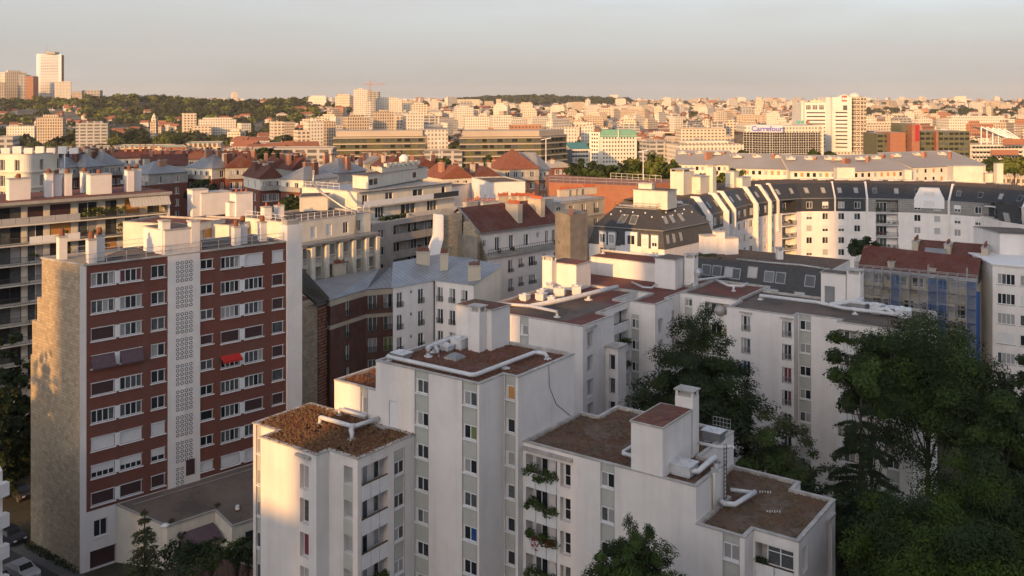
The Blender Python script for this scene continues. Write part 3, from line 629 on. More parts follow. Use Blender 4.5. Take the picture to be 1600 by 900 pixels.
# ================================================================ generic houses
def rails(root, pts, z, h=1.0, m='steel', step=1.6, name='roof_railing', bars=2):
    b = MB()
    for p, q in zip(pts, pts[1:]):
        n = max(1, int(dist(p, q) / step))
        for i in range(n + 1):
            c = lerp(p, q, i / n); b.bar((*c, z), (*c, z + h), .05)
        for k in range(bars): zz = z + h * (k + 1) / bars; b.bar((*p, zz), (*q, zz), .045)
    return b.build(name, [m], root, uv=False)
def hip(poly, z0, z1, b, mi=0, run=None, gable=()):
    """roof over a 4-corner plan; the ridge runs along the longer side"""
    L0, L1 = dist(poly[0], poly[1]), dist(poly[1], poly[2]); pl = poly if L0 >= L1 else poly[1:] + poly[:1]
    a, c, d, e = pl; k = (run if run is not None else min(L0, L1) / 2) / max(L0, L1); m0 = lerp(a, e, .5); m1 = lerp(c, d, .5)
    r0 = lerp(m0, m1, 0 if 0 in gable else k); r1 = lerp(m1, m0, 0 if 1 in gable else k)
    b.q([(*a, z0), (*c, z0), (*r1, z1), (*r0, z1)], mi); b.q([(*d, z0), (*e, z0), (*r0, z1), (*r1, z1)], mi)
    b.q([(*c, z0), (*d, z0), (*r1, z1)], mi); b.q([(*e, z0), (*a, z0), (*r0, z1)], mi)
    return r0, r1
def bld(name, label, p, q, dep, z1, wm='cream_render', z0=0, pitch=2.9, wh=1.5, head=.6, rows=4, bays=4, bw=1.1, margin=.8, sides=(0, 0), roof='flat', rm='roof_felt', rh=3.0,
        st='dmc', n=2, fr='frame_white', sill=None, rail=0, group=None, over=.3, cat='building', root=None, attic=None, attic_m='cream_render', split=False, dep_w=.16, gable=(), states=None, band=None, skipw=(), holes=True, back=None, cm='coping'):
    d = ((q[0]-p[0]), (q[1]-p[1])); L = math.hypot(*d); d = (d[0]/L, d[1]/L); nb = (-d[1]*dep, d[0]*dep)
    poly = [p, q, (q[0]+nb[0], q[1]+nb[1]), (p[0]+nb[0], p[1]+nb[1])] if back is None else [p, q] + list(back)
    t = root or thing(name, label, cat, lerp(p, poly[2], .5), group); ops = {}
    for e, (nb_, m0) in ((0, (bays, margin)), (1, (sides[1], margin)), (3, (sides[0], margin))):
        if not nb_: continue
        a, c = poly[e], poly[(e+1) % len(poly)]; LL = dist(a, c); stp = (LL - 2*m0) / nb_
        for r in range(rows):
            zt = z1 - head - r*pitch
            if zt - wh < z0 + .2: break
            for j in range(nb_):
                if (e, j, r) in skipw or (e, j) in skipw: continue
                u = m0 + stp * (j + .5); s = states(e, j, r) if states else rnd_state(n, st)
                if holes: ops.setdefault(e, []).append((u - bw/2, u + bw/2, zt - wh, zt, dep_w, 0))
                win(t, a, c, u - bw/2, u + bw/2, zt - wh, zt, dep_w if holes else -.03, s, fr, sill, split=split, rail=rail)
    b = MB(); za = z1 if attic is None else z1 - attic
    walls(b, poly, z0, za, ops); b.build('wall', [wm], t)
    if attic is not None: b = MB(); walls(b, poly, za, z1, ops); b.build('attic_wall', [attic_m], t)
    if band:
        for zz in band: b = MB(); out = inset(poly, -.15); b.prism(out, zz - .15, zz + .15, bot=True); b.build('cornice', [cm], t)
    if roof == 'flat': flat_roof(t, poly, z1, rm, cm=cm)
    elif roof in ('hip', 'gable'):
        b = MB(); out = inset(poly, -over); r0, r1 = hip(out, z1 - .05, z1 + rh, b, gable=gable if roof == 'hip' else (0, 1)); b.q([(*x, z1 - .06) for x in reversed(out)]); b.build('roof', [rm], t)
        if roof == 'gable' or gable:
            L0, L1 = dist(poly[0], poly[1]), dist(poly[1], poly[2]); pl = poly if L0 >= L1 else poly[1:] + poly[:1]; a, c, d_, e = pl; g = MB()
            g.q([(*e, z1), (*a, z1), (*lerp(e, a, .5), z1 + rh - .12)]); g.q([(*c, z1), (*d_, z1), (*lerp(c, d_, .5), z1 + rh - .12)]); g.build('gable_wall', [wm], t)
    elif roof == 'shed':
        b = MB(); out = inset(poly, -over); a, c, d_, e = out; b.q([(*a, z1 - .02), (*c, z1 - .02), (*d_, z1 + rh), (*e, z1 + rh)]); b.build('roof', [rm], t)
        g = MB(); g.q([(*poly[1], z1), (*poly[2], z1), (*poly[2], z1 + rh - .1)]); g.q([(*poly[3], z1), (*poly[0], z1), (*poly[3], z1 + rh - .1)]); g.q([(*poly[2], z1), (*poly[3], z1), (*poly[3], z1 + rh - .1), (*poly[2], z1 + rh - .1)]); g.build('gable_wall', [wm], t)
    t['_'] = 0; del t['_']
    return t, poly
# ================================================================ unseen blocks added behind the viewpoint, shaped to cast the shade in view
EK, EL = (.893, -.45), (.45, .893)
def KT(k, t): return (EK[0]*k + EL[0]*t, EK[1]*k + EL[1]*t)
for k0, k1, t0, t1, hh, lab in ((-30, 160, -184, -170, 77.5, 'long tall unseen block shaped to cast shade, behind the viewpoint'),
    (-44.4, -30.1, -172, -160, 56, 'unseen shade block stepping down from the long tall one, behind the viewpoint'),
    (-50.3, -44.5, -166, -154, 44.5, 'low unseen block shaped to cast shade, behind the viewpoint'),
    (-57.8, -50.4, -150, -140, 26.5, 'lowest unseen shade block, leaving a gap for the sun behind the viewpoint'),
    (-73.5, -57.9, -190, -176, 59.5, 'highest of four stepped unseen blocks shaped to cast shade, behind the viewpoint'),
    (-77.5, -73.6, -188, -176, 50, 'second of four stepped unseen blocks shaped to cast shade, behind the viewpoint'),
    (-81.8, -77.6, -188, -176, 47, 'third of four stepped unseen blocks shaped to cast shade, behind the viewpoint'),
    (-86.1, -81.9, -188, -176, 45, 'lowest of four stepped unseen blocks shaped to cast shade, behind the viewpoint'),
    (-97, -86.2, -140, -130, 28, 'low unseen block shaped to shade the stone wall foot, behind the viewpoint'),
    (-140, -106, -170, -156, 45.5, 'mid-height unseen block shaped to cast shade, on the left behind the viewpoint'),
    (-160.5, -141, -186, -172, 74, 'slim tall unseen block shaped to cast shade, on the left behind the viewpoint'),
    (-171.9, -160.6, -180, -168, 53, 'lower unseen shade block between the two tall left ones, behind the viewpoint'),
    (-290, -172, -190, -174, 76, 'far-left tall unseen block shaped to cast shade, behind the viewpoint')):
    top = hh - t1 * math.tan(SUN_EL); p, q, r_, s_ = KT(k1, t1), KT(k0, t1), KT(k0, t0), KT(k1, t0); t = thing('shade_block', lab, 'building', lerp(p, r_, .5)); pl = [p, q, r_, s_]
    b = MB(); walls(b, pl, 0, top); b.build('wall', ['white_render'], t); flat_roof(t, pl, top, 'roof_felt')
# ================================================================ red brick slab with the stone end wall
RC = (-43.5, 94.4); RD = (.719, .695); RN = (.695, -.719); RE = (-.82, .57)
def RS(s, t=0): return (RC[0] + RD[0]*s + RN[0]*t, RC[1] + RD[1]*s + RN[1]*t)
def RL(a): return (RC[0] + RE[0]*a, RC[1] + RE[1]*a)
p, q = RC, RS(23.1); zt = 31.3
t = thing('brick_slab', 'ten-storey red brick slab with a white perforated stair strip', 'building', lerp(RC, RS(23), .5)); ops = {0: []}
cols = [(.64, 3.02, 4), (3.55, 5.89, 4), (6.85, 8.39, 2), (12.38, 13.89, 2), (14.81, 17.08, 4), (17.72, 20.07, 4), (21.24, 22.76, 2)]
SMAP = ['cddc rddr dd dd dmmc s s', 'mmcm cddc dm dd mdmd mdmd B', 'B cmdc mm mm cccm mmmc B', 'B B cd B B B m', 'B dmmm dd mm dmdm mmmc B', 'dddm mddm dd dd mmmm mmdm m', 's s s d dmmd B B', 's^ s^ s^ dd mmdm mmdm d', 'B B B s s s c']
for r in range(9):
    zh = 30.34 - r*2.81
    for (a, b_, n_), s in zip(cols, SMAP[r].split()):
        two = b_ - a > 1.52; h = 1.3 if two else 1.05; zz = zh
        if s == 's^': s = 'd' * n_ + '^'
        ops[0].append((a, b_, zz - h, zz, .16, 1))
        o = win(t, p, q, a + .02, b_ - .02, zz - h, zz, .15, s, split=True)
        panel(t, p, q, a - .08, b_ + .12, zz - h - .12, zz - h - .02, 0, .14, 'white_paint', 'sill')
        panel(t, p, q, a - .03, b_ + .05, zz + .01, zz + .06, 0, .06, 'white_paint', 'lintel')
    for a, b_ in ((3.02, 3.55), (17.08, 17.72)): panel(t, p, q, a + .005, b_ - .005, zh - 1.3, zh, 0, .05, 'white_paint', 'pier_panel')
    if r == 3:
        for a, b_ in ((.64, 3.02), (3.55, 5.89)):
            m_ = MB(); A0, A1 = along(p, q, a), along(p, q, b_); B0, B1 = along(p, q, a, .55), along(p, q, b_, .55)
            m_.q([(*A0, zh), (*A1, zh), (*B1, zh - 1.2), (*B0, zh - 1.2)]); m_.q([(*B0, zh - 1.2), (*B1, zh - 1.2), (*B1, zh - 1.35), (*B0, zh - 1.35)]); m_.build('awning', ['awning_brown'], t)
    if r == 4:
        m_ = MB(); A0, A1 = along(p, q, 14.7), along(p, q, 17.1); B0, B1 = along(p, q, 14.7, .8), along(p, q, 17.1, .8)
        m_.q([(*A0, zh + .1), (*A1, zh + .1), (*B1, zh - .35), (*B0, zh - .35)]); m_.q([(*B0, zh - .35), (*B1, zh - .35), (*B1, zh - .6), (*B0, zh - .6)]); m_.build('awning', ['awning_red'], t)
b = MB(); pl = [RC, RS(23.1), (RS(23.1)[0] - .695*8, RS(23.1)[1] + .719*8), RL(8.15)]
walls(b, [RS(.2), RS(8.67)], 6.1, zt, {0: [(o[0]-.2, o[1]-.2) + o[2:] for o in ops[0] if o[1] < 9]}, closed=False)
walls(b, [RS(12.31), RS(23.1)], 6.1, zt, {0: [(o[0]-12.31, o[1]-12.31) + o[2:] for o in ops[0] if o[0] > 12]}, closed=False)
b.build('brick_wall', ['brick_red', 'glass_dark'], t)
b = MB(); walls(b, [RS(-.45), RS(.195)], 0, zt, {}, closed=False); walls(b, [RS(.2), RS(8.67)], 0, 6.08, {0: [(.7, 2.1, 3.2, 5.0, .2, 0), (.35, 3.0, .02, 1.95, .5, 0)]}, closed=False)
walls(b, [RS(8.67), RS(8.67, .12), RS(12.31, .12), RS(12.31)], 0, zt + .1, {}, closed=False); walls(b, [RS(12.31), RS(23.1)], 0, 6.08, {}, closed=False)
b.prism([RS(8.67), RS(8.67, .12), RS(12.31, .12), RS(12.31)], zt + .1, zt + .12); b.build('white_wall', ['white_render'], t)
win(t, RS(.2), RS(8), .72, 2.08, 3.25, 4.98, .19, 'dd', split=True, sill='white_paint'); panel(t, RS(.2), RS(8), .4, 2.95, .05, 1.93, .45, .05, 'roller_brown', 'garage_door')
# perforated blocks: rings of claustra, one panel to a storey
pp, pq = RS(8.67, .12), RS(12.31, .12)
for r in range(9):
    c = MB(); z_ = 30.6 - r*2.81
    for i in range(4):
        for j in range(5):
            u = 1.05 + i*.50; zz = z_ - .25 - j*.48; rp, ri = .19, .12; k = 10
            if r == 8 and i > 1: continue
            ctr = along(pp, pq, u, .035); ctr2 = along(pp, pq, u, .012)
            for a in range(k):
                an, an2 = 2*math.pi*a/k, 2*math.pi*(a+1)/k
                f_ = lambda rr, an_, c_: (c_[0] + RD[0]*rr*math.cos(an_), c_[1] + RD[1]*rr*math.cos(an_), zz + rr*math.sin(an_))
                c.q([f_(ri, an, ctr), f_(rp, an, ctr), f_(rp, an2, ctr), f_(ri, an2, ctr)], 2)
            c.q([f_(ri, 2*math.pi*a/k, (ctr[0], ctr[1])) for a in range(k)], 0)
    o = c.build('claustra_panel', ['white_paint', 'grey_render', 'glass_dark'], t); o['kind'] = 'stuff'
panel(t, pp, pq, 2.0, 3.0, 6.9, 8.6, 0, .04, 'roller_brown', 'door')
b = MB()                                                    # stone end wall stepping out downwards
for z0_, z1_, a in ((27.0, zt, 8.15), (24.4, 27.0, 9.1), (20.6, 24.4, 10.1), (0, 20.6, 10.4)):
    A, B_ = RS(-.45), RL(a); C_ = (B_[0] + RD[0]*9, B_[1] + RD[1]*9); b.q([(*B_, z0_), (*A, z0_), (*A, z1_), (*B_, z1_)]); b.q([(*C_, z0_), (*B_, z0_), (*B_, z1_), (*C_, z1_)])
    b.q([(*A, z1_), (*C_, z1_), (*B_, z1_)])
b.build('stone_end_wall', ['stone_rubble'], t)
for a in (3.0, 5.6): panel(t, RL(a + 1.6), RL(a), 0, 1.5, 1.4, 2.3, 0, .04, 'roller_brown', 'cellar_window')
b = MB(); b.q([(*x, zt - .05) for x in pl]); b.build('roof', ['roof_felt'], t)
b = MB()
for x, y in zip(pl, pl[1:] + pl[:1]): b.bar((*x, zt), (*y, zt), .3, .16)
b.build('coping', ['coping'], t)
rails(t, [RS(.3, -.4), RS(23, -.4)], zt, 1.0, 'steel', 1.9); rails(t, [RS(1.5, -6.5), RS(11, -8)], zt, 1.0, 'white_paint', 2.4)
ra = math.atan2(RD[1], RD[0])
for i, (s, tt, h) in enumerate(((-.4, -5.4, 2.5), (1.1, -1.2, 2.5), (2.2, -2.0, 2.7))):
    chimney(t, RS(s, tt), ra, .8, .9, zt - .1, zt + h, 'white_render', 0); b = MB(); c = RS(s, tt); b.lathe(c, [(.3, zt + h), (.3, zt + h + .5), (.22, zt + h + .75)], 8); b.build('flue_cap', ['pot'], t)
lift_box(t, [RS(8.3, -5.5), RS(8.6, -.6), RS(12.2, -.9), RS(12.2, -5.5)], zt - .1, zt + 2.6, 'roof_felt')
chimney(t, RS(8.9, -1.4), ra, .9, 1.1, zt, zt + 3.7, 'white_render'); chimney(t, RS(12.2, -1.3), ra, 1.0, 1.1, zt, zt + 3.4, 'white_render')
for s, tt, h in ((17.6, -1.8, 2.2), (18.7, -2.3, 2.5), (21.4, -2.6, 2.3)):
    chimney(t, RS(s, tt), ra, .8, .8, zt - .1, zt + h, 'white_render'); b = MB(); c = RS(s, tt); b.lathe(c, [(.3, zt + h), (.3, zt + h + .5), (.22, zt + h + .7)], 8); b.build('flue_cap', ['pot'], t)
b = MB(); b.prism([RS(23.1, .3), RS(25.1, .3), RS(25.1, -1.6), RS(23.1, -1.6)], 0, zt + 1.9); b.build('flue_tower', ['white_render'], t)
chimney(t, RS(24.1, -.65), ra, 1.6, 1.2, zt + 1.9, zt + 2.5, 'concrete', 3, name='flue_cap', potm='iron')
for k in range(11): panel(t, RS(2 + k*1.9, -3.2), RS(3 + k*1.9, -3.2), 0, 1.0, zt - .04, zt + .02, 0, .5, 'iron', 'roof_hatch')
# ---- low annex in front of it
pa = [RS(3.2, .05), RS(6.3, 5.3), RS(11.6, 5.2), RS(11.9, 8.3), RS(27, 8.5), RS(27, .05)]
t = thing('annex', 'low white annex with a dark flat roof at the foot of the red brick slab', 'building', RS(13, 4)); rz_ = [6.0, 4.5, 4.5, 3.7, 3.7, 6.0]
b = MB()
for i in range(5): b.q([(*pa[i], 0), (*pa[i+1], 0), (*pa[i+1], rz_[i+1]), (*pa[i], rz_[i])])
b.build('wall', ['cream_render'], t)
b = MB(); 
top = [(*x, z + .02) for x, z in zip(pa, rz_)]; m1 = (*RS(11.6, .05), 6.02); b.q([top[0], top[1], top[2], m1]); b.q([m1, top[2], (*RS(27, 5.2), 4.52), top[5]]); b.q([top[2], top[3], top[4], (*RS(27, 5.2), 4.52)])
b.build('roof', ['roof_felt'], t)
b = MB()
for x, y in zip(top, top[1:-1]): b.bar(x, y, .25, .12)
b.bar((*RS(4.6, .9), 5.85), (*RS(27, .9), 5.85), .12, .06); b.build('coping', ['concrete'], t)
w0, w1 = pa[1], pa[2]; b = MB(); A0, A1, B0, B1 = along(w0, w1, 1.0, .02), along(w0, w1, 5.0, .02), along(w0, w1, 1.0, 1.9), along(w0, w1, 5.0, 1.9)
b.q([(*A0, 3.3), (*B0, 2.4), (*B1, 2.4), (*A1, 3.3)]); b.q([(*B0, 2.2), (*B1, 2.2), (*B1, 2.4), (*B0, 2.4)]); b.build('awning', ['awning_brown'], t)
panel(t, w0, w1, 1.2, 4.8, .1, 2.6, 0, .03, 'glass_dark', 'patio_door'); panel(t, pa[3], pa[4], 1.5, 3.4, .3, 2.6, 0, .03, 'glass_dark', 'patio_door')
b = MB(); c = RS(13.6, 6.2); b.lathe(c, [(.45, 3.6), (.35, 4.2), (.45, 4.3)], 10, 0); b.lathe(c, [(.25, 4.3), (.2, 4.7)], 8, 1); b.build('roof_vent', ['pot', 'white_paint'], t)
for i, (s, tt) in enumerate(((6.9, 5.0), (12.0, 4.8))): plant(t, (*RS(s, tt), 4.8), .35, 40 + i, 60, 'leaf_dry', 'potted_plant', .1)
b = MB(); b.lathe(RS(6.2, 5.0), [(.1, 4.5), (.5, 4.55), (.1, 4.75)], 10); b.build('roof_lamp', ['white_paint'], t)
# garden shed roof at the picture's lower edge
g0 = [P(300, 890, 2.4), P(398, 888, 2.4), P(398, 960, 2.4), P(270, 960, 2.4)]
t = thing('garden_shed', 'low brown roof with pale verge boards beside the near left block', 'shed', lerp(g0[0], g0[2], .5)); b = MB(); walls(b, g0[::-1], 0, 2.4); b.build('wall', ['cream_render'], t)
b = MB(); m = P(345, 868, 3.2); m2 = P(345, 960, 3.2); b.q([(*g0[0], 2.42), (*g0[3], 2.42), (*m2, 3.2), (*m, 3.2)]); b.q([(*m, 3.2), (*m2, 3.2), (*g0[2], 2.42), (*g0[1], 2.42)]); b.build('roof', ['gravel_red'], t)
b = MB(); b.bar((*g0[0], 2.5), (*m, 3.25), .2); b.bar((*m, 3.25), (*g0[1], 2.5), .2); b.build('verge', ['coping'], t)
# ================================================================ balcony apartment house at the left edge
CZ = 33.9; c0, c1 = P(0, 317, CZ), P(262, 299, CZ); cdv = ((c1[0]-c0[0])/dist(c0, c1), (c1[1]-c0[1])/dist(c0, c1)); p = (c0[0]-cdv[0]*9, c0[1]-cdv[1]*9); q = c1; L = dist(p, q)
nbk = (-cdv[1], cdv[0]); bk = lambda x, d: (x[0]+nbk[0]*d, x[1]+nbk[1]*d)
t = thing('balcony_house', 'cream apartment house with long planted balconies at the left edge, white chimneys on top', 'building', bk(lerp(p, q, .5), 6)); ops = {0: []}
pb, qb = bk(p, 1.4), bk(q, 1.4); bays = [UU(c0, c1, x) + 9 for x in (-60, 3, 38, 47, 74, 83, 116, 127, 158, 170, 188, 200, 225, 236, 255)]
for r in range(9):
    zf = CZ - .55 - 2.8*(r+1); zc = zf + 2.45
    slots = [(bays[i], bays[i+1]) for i in range(1, len(bays) - 1, 2)] + [(1.5, 5.0), (5.8, 8.4)]
    for i, (a, b_) in enumerate(slots):
        ops[0].append((a, b_, zf + .1, zc, .15, 0)); s = R.choice(['dm', 'dd', 'mc', 'dm', 'md', 'O', 'B'] if r < 3 else ['dm', 'dd', 'md', 'mc'])
        if r == 0 and i in (1, 2): s = 'B'
        win(t, pb, qb, a + .03, b_ - .03, zf + .1, zc, .14, s, fr='frame_white' if i % 2 else 'frame_dark')
    panel(t, p, q, 0, L, zf - .14, zf + .03, 1.38, 1.42, 'cream_render', 'balcony_slab')
    xs = [0, UU(c0, c1, -20)+9, UU(c0, c1, 46)+9, UU(c0, c1, 126)+9, UU(c0, c1, 200)+9, L]
    for j in range(5):
        a, b_ = xs[j], xs[j+1] - .05; solid = (r, j) in ((0, 1), (0, 2), (1, 2), (2, 3)) 
        if solid:
            k = int((b_ - a) / 1.6)
            for i in range(k): panel(t, p, q, a + (b_-a)*i/k + .02, a + (b_-a)*(i+1)/k - .03, zf + .05, zf + 1.05, .03, .05, 'white_paint' if r == 1 else ('wood' if r == 2 else 'roller_grey'), 'balcony_panel')
        else: put('railing', railmesh(b_ - a, 1.0, 'iron', .16), t, (*along(p, q, a), zf + .03), math.atan2(cdv[1], cdv[0]))
    if r < 3:
        for j in range({0: 26, 1: 12, 2: 9}[r]):
            u = R.uniform(*{0: (UU(c0, c1, 127)+9, UU(c0, c1, 198)+9), 1: (UU(c0, c1, 90)+9, UU(c0, c1, 260)+9), 2: (UU(c0, c1, 20)+9, UU(c0, c1, 200)+9)}[r])
            plant(t, (*along(p, q, u, -.25), zf + R.uniform(.6, 1.7)), R.uniform(.3, .6), 1200 + 40*r + j, 45, R.choice(['leaf_sun_tinted', 'leaf_broad', 'leaf_bright']), 'balcony_plant', .14)
b = MB(); walls(b, [pb, qb, bk(q, 13), bk(p, 13)], 0, CZ - .4, ops); b.build('wall', ['cream_render'], t)
b = MB(); b.prism([bk(q, .0), (q[0]+cdv[0]*.35, q[1]+cdv[1]*.35), bk((q[0]+cdv[0]*.35, q[1]+cdv[1]*.35), 13), bk(q, 13)], 0, CZ - .45); b.build('end_wall', ['white_render'], t)
b = MB(); e = .5; pr = [(p[0]-nbk[0]*e, p[1]-nbk[1]*e), (q[0]-nbk[0]*e+cdv[0]*.5, q[1]-nbk[1]*e+cdv[1]*.5), bk(q, 13.3), bk(p, 13.3)]; b.prism(pr, CZ - .45, CZ, 0, mt=1, bot=True); b.build('roof', ['concrete', 'red_felt'], t)
a0, a1 = UU(c0, c1, 200) + 9, UU(c0, c1, 262) + 9; b = MB(); b.q([(*along(p, q, a0, .2), CZ - .5), (*along(p, q, a0, 1.3), CZ - 1.9), (*along(p, q, a1, 1.3), CZ - 1.9), (*along(p, q, a1, .2), CZ - .5)]); b.build('awning', ['awning_stripe'], t)
cr = math.atan2(cdv[1], cdv[0])
for (x0, x1, yb, yt, dd, ww) in ((10, 47, 308, 278, 3.0, 1.5), (70, 82, 305, 270, 4, 1.2), (82, 95, 304, 271, 4.6, 1.2), (99, 111, 303, 270, 4.4, 1.2), (127, 136, 300, 268, 7, 1.4), (136, 173, 302, 271, 3.6, 1.8), (196, 208, 297, 265, 4, 1.2), (207, 219, 296, 263, 4.6, 1.2)):
    A, B_ = bk(p, dd), bk(q, dd); u0, u1 = UU(A, B_, x0), UU(A, B_, x1); c = along(A, B_, (u0+u1)/2); zb = ZZ(A, B_, (x0+x1)/2, yt)
    chimney(t, c, cr, (u1-u0)*.9, ww, CZ - .1, zb, 'white_render'); b = MB(); b.lathe(c, [(.35, zb), (.35, zb + .4), (.25, zb + .6)], 8); b.build('flue_cap', ['pot'], t)
# ---- lower neighbour between it and the flue tower
p, q = P(300, 352, 30.6), P(352, 342, 30.6); t, pl = bld('apartment_house', 'cream house with orange roller shutters behind the red brick slab', p, q, 12, 30.6, 'cream_render', bays=3, rows=4, st='O', n=1, bw=2.2, wh=1.4, head=.9, states=lambda e, j, r: 'cO'[min(j, 1)], rm='red_felt')
p2, q2 = P(358, 352, 30.2), P(412, 342, 30.2); bld('', '', p2, q2, 11, 30.2, 'cream_render', bays=3, rows=4, bw=1.5, wh=1.4, head=.9, rm='red_felt', root=t, states=lambda e, j, r: ['dm', 'O', 'O'][j])
for px, Y, w_, d_, h, n_ in ((309, 150, 2.6, 2, 4.6, 0), (332, 152, 5.2, 3, 3.8, 0), (377, 146, 2.8, 2.2, 4.4, 3), (363, 145, 1.6, 1.4, 2.6, 0), (416, 138, 1.2, 1.2, 2.6, 1), (436, 140, 1.1, 1.1, 2.6, 1)):
    chimney(t, at(px, Y), .75, w_, d_, 29.5, 30.4 + h*.75, 'white_render', n_)
# ---- cream house with the rounded corner, upper left
z = 38.0; a = P(-30, 240, z); c = P(44, 241, z); e = P(92, 238, z); dd1 = ((c[0]-a[0])/dist(a, c), (c[1]-a[1])/dist(a, c)); 
cv = [lerp(lerp(lerp(a, c, .86), c, i/5), lerp(c, lerp(c, e, .16), i/5), i/5) for i in range(6)]
pl = [a] + cv + [e, (e[0]-16, e[1]+10), (a[0]-4, a[1]+20)]
t = thing('corner_house', 'pale stone house with a rounded corner at the upper left edge', 'building', c); ops = {}
for r in range(4):
    for u in (1.2, 4.2, 7.4): 
        if u < dist(pl[0], pl[1]) - 1: ops.setdefault(0, []).append((u, u + 1.1, z - 3.2 - 3*r, z - 1.1 - 3*r, .3, 0)); win(t, pl[0], pl[1], u + .02, u + 1.08, z - 3.2 - 3*r, z - 1.1 - 3*r, .28, rnd_state(2, 'dm'))
    for u in (1.5, 5.5): ops.setdefault(6, []).append((u, u + .9, z - 3.2 - 3*r, z - 1.1 - 3*r, .3, 0)); win(t, pl[6], pl[7], u + .02, u + .88, z - 3.2 - 3*r, z - 1.1 - 3*r, .28, 'dd')
    b = MB(); b.prism(inset(pl, -.35), z - 3.5 - 3*r, z - 3.3 - 3*r, bot=True); b.build('balcony_slab', ['cream_render'], t)
b = MB(); walls(b, pl, 0, z, ops); b.build('wall', ['cream_render'], t); flat_roof(t, pl, z, 'roof_felt')
for i in range(7): panel(t, (a[0]+2+i*2.2, a[1]+4), (a[0]+3.6+i*2.2, a[1]+4.4), 0, 1.5, z - .2, z + .9 + .3*(i % 2), 0, 1.2, 'white_render', 'roof_box')
# ---- house with pilasters (E1)
z = 30.7; p, q = P(452, 348.5, z), P(579, 331, z)
t = thing('pilaster_house', 'cream house with pilasters and balustrade balconies glowing in the sun', 'building', lerp(p, q, .5)); ops = {}; cx = lambda x: UU(p, q, x)
for i, x in enumerate((490, 514, 540, 560)):
    ops.setdefault(0, []).append((cx(x) - .55, cx(x) + .55, z - 2.7, z - 1.0, .16, 0)); win(t, p, q, cx(x) - .53, cx(x) + .53, z - 2.7, z - 1.0, .15, ['s', 's', 'dd', 'dm'][i])
dn = (q[1]-p[1], -(q[0]-p[0])); ln = math.hypot(*dn); dn = (dn[0]/ln, dn[1]/ln); fw = lambda x, d: (x[0]+dn[0]*d, x[1]+dn[1]*d)
pf, qf = fw(p, 1.2), fw(q, 1.2); zl = z - 3.3; op2 = {}
LL = dist(pf, qf); nb = 6
for r in range(5):
    zf = zl - 2.95*(r+1)
    for j in range(nb):
        u = LL * (j + .5) / nb; op2.setdefault(0, []).append((u - .85, u + .85, zf + .05, zf + 2.5, 1.0, 0))
        win(t, fw(p, .2), fw(q, .2), u - .55, u + .55, zf + .15, zf + 2.3, .0, rnd_state(2, 'dmc'))
        b = MB()
        for k in range(7): c = along(pf, qf, u - .75 + k*.25, -.1); b.lathe(c, [(.06, zf + .1), (.10, zf + .4), (.05, zf + .7), (.07, zf + .85)], 6)
        A, B_ = along(pf, qf, u - .85, -.1), along(pf, qf, u + .85, -.1); b.bar((*A, zf + .92), (*B_, zf + .92), .24, .14); b.bar((*A, zf + .06), (*B_, zf + .06), .24, .1); b.build('balustrade', ['cream_render'], t)
for j in range(nb + 1): u = min(max(LL * j / nb, .35), LL - .35); panel(t, pf, qf, u - .32, u + .32, 0, zl - .3, 0, .85, 'cream_render', 'pilaster')
b = MB(); walls(b, [p, q, (q[0]-9, q[1]+7), (p[0]-9, p[1]+7)], zl - .2, z, ops); b.build('attic_wall', ['cream_render'], t)
b = MB(); walls(b, [pf, qf, (q[0]-9, q[1]+7), (p[0]-9, p[1]+7)], 0, zl, op2); b.build('wall', ['cream_render'], t)
b = MB(); b.prism([fw(p, 2.2), fw(q, 2.2), fw(q, -.02), fw(p, -.02)], zl, zl + .25, bot=True); b.build('cornice', ['zinc_plain'], t)
flat_roof(t, [p, q, (q[0]-9, q[1]+7), (p[0]-9, p[1]+7)], z, 'roof_felt'); rails(t, [fw(p, -.3), fw(q, -.3)], z, 1.0, 'white_paint', 1.2); rails(t, [(p[0]-8, p[1]+6.5), fw(p, -.3)], z, 1.0, 'white_paint', 1.4)
lift_box(t, [at(468, 146), at(512, 148), at(516, 153), at(472, 152)], z - .1, z + 2.1, 'roof_felt', 'cream_render')
c = along(p, q, cx(555), .15); b = MB(); b.tube([(*c, z - 3), (*c, z + .3), (*along(p, q, cx(553), -2.5), z + 1.0), (*along(p, q, cx(538), -5), z + 3.2), (*along(p, q, cx(534), -6.2), z + 4.6), (*along(p, q, cx(534), -6.2), z + 6.6)], .22, 8); b.build('flue_pipe', ['steel'], t, smooth=True)
# ---- tall terraced house (E2)
z = 33.3; p, q = P(557.5, 300, z), P(706, 284.5, z); g_ = P(472, 291.5, z); bq = (q[0]+g_[0]-p[0], q[1]+g_[1]-p[1])
t = thing('terraced_house', 'tall cream house with stepped terraces and a blank sunlit gable', 'building', lerp(p, bq, .5)); ops = {}
cx = lambda x: UU(p, q, x); LL = dist(p, q)
for i, (x0, x1) in enumerate(((566, 575), (602, 614), (645, 661), (690, 696))): ops.setdefault(0, []).append((cx(x0), cx(x1), z - 2.25, z - .6, .2, 0)); win(t, p, q, cx(x0) + .02, cx(x1) - .02, z - 2.25, z - .6, .18, ['dm', 'md', 'dm', 'd'][i])
b = MB(); walls(b, [p, q, bq, g_], 28.5, z, ops); b.build('wall', ['cream_render'], t)
dn = (q[1]-p[1], -(q[0]-p[0])); ln = math.hypot(*dn); dn = (dn[0]/ln, dn[1]/ln); fw = lambda x, d: (x[0]+dn[0]*d, x[1]+dn[1]*d)
flat_roof(t, [fw(p, .5), fw(q, .5), bq, g_], z, 'zinc_plain', over=.1)
p1, q1 = fw(p, 1.6), fw(q, 1.6); L1 = dist(p1, q1)
panel(t, p1, q1, 0, L1, 30.75, 30.95, 2.0, 2.0, 'cream_render', 'terrace_slab')
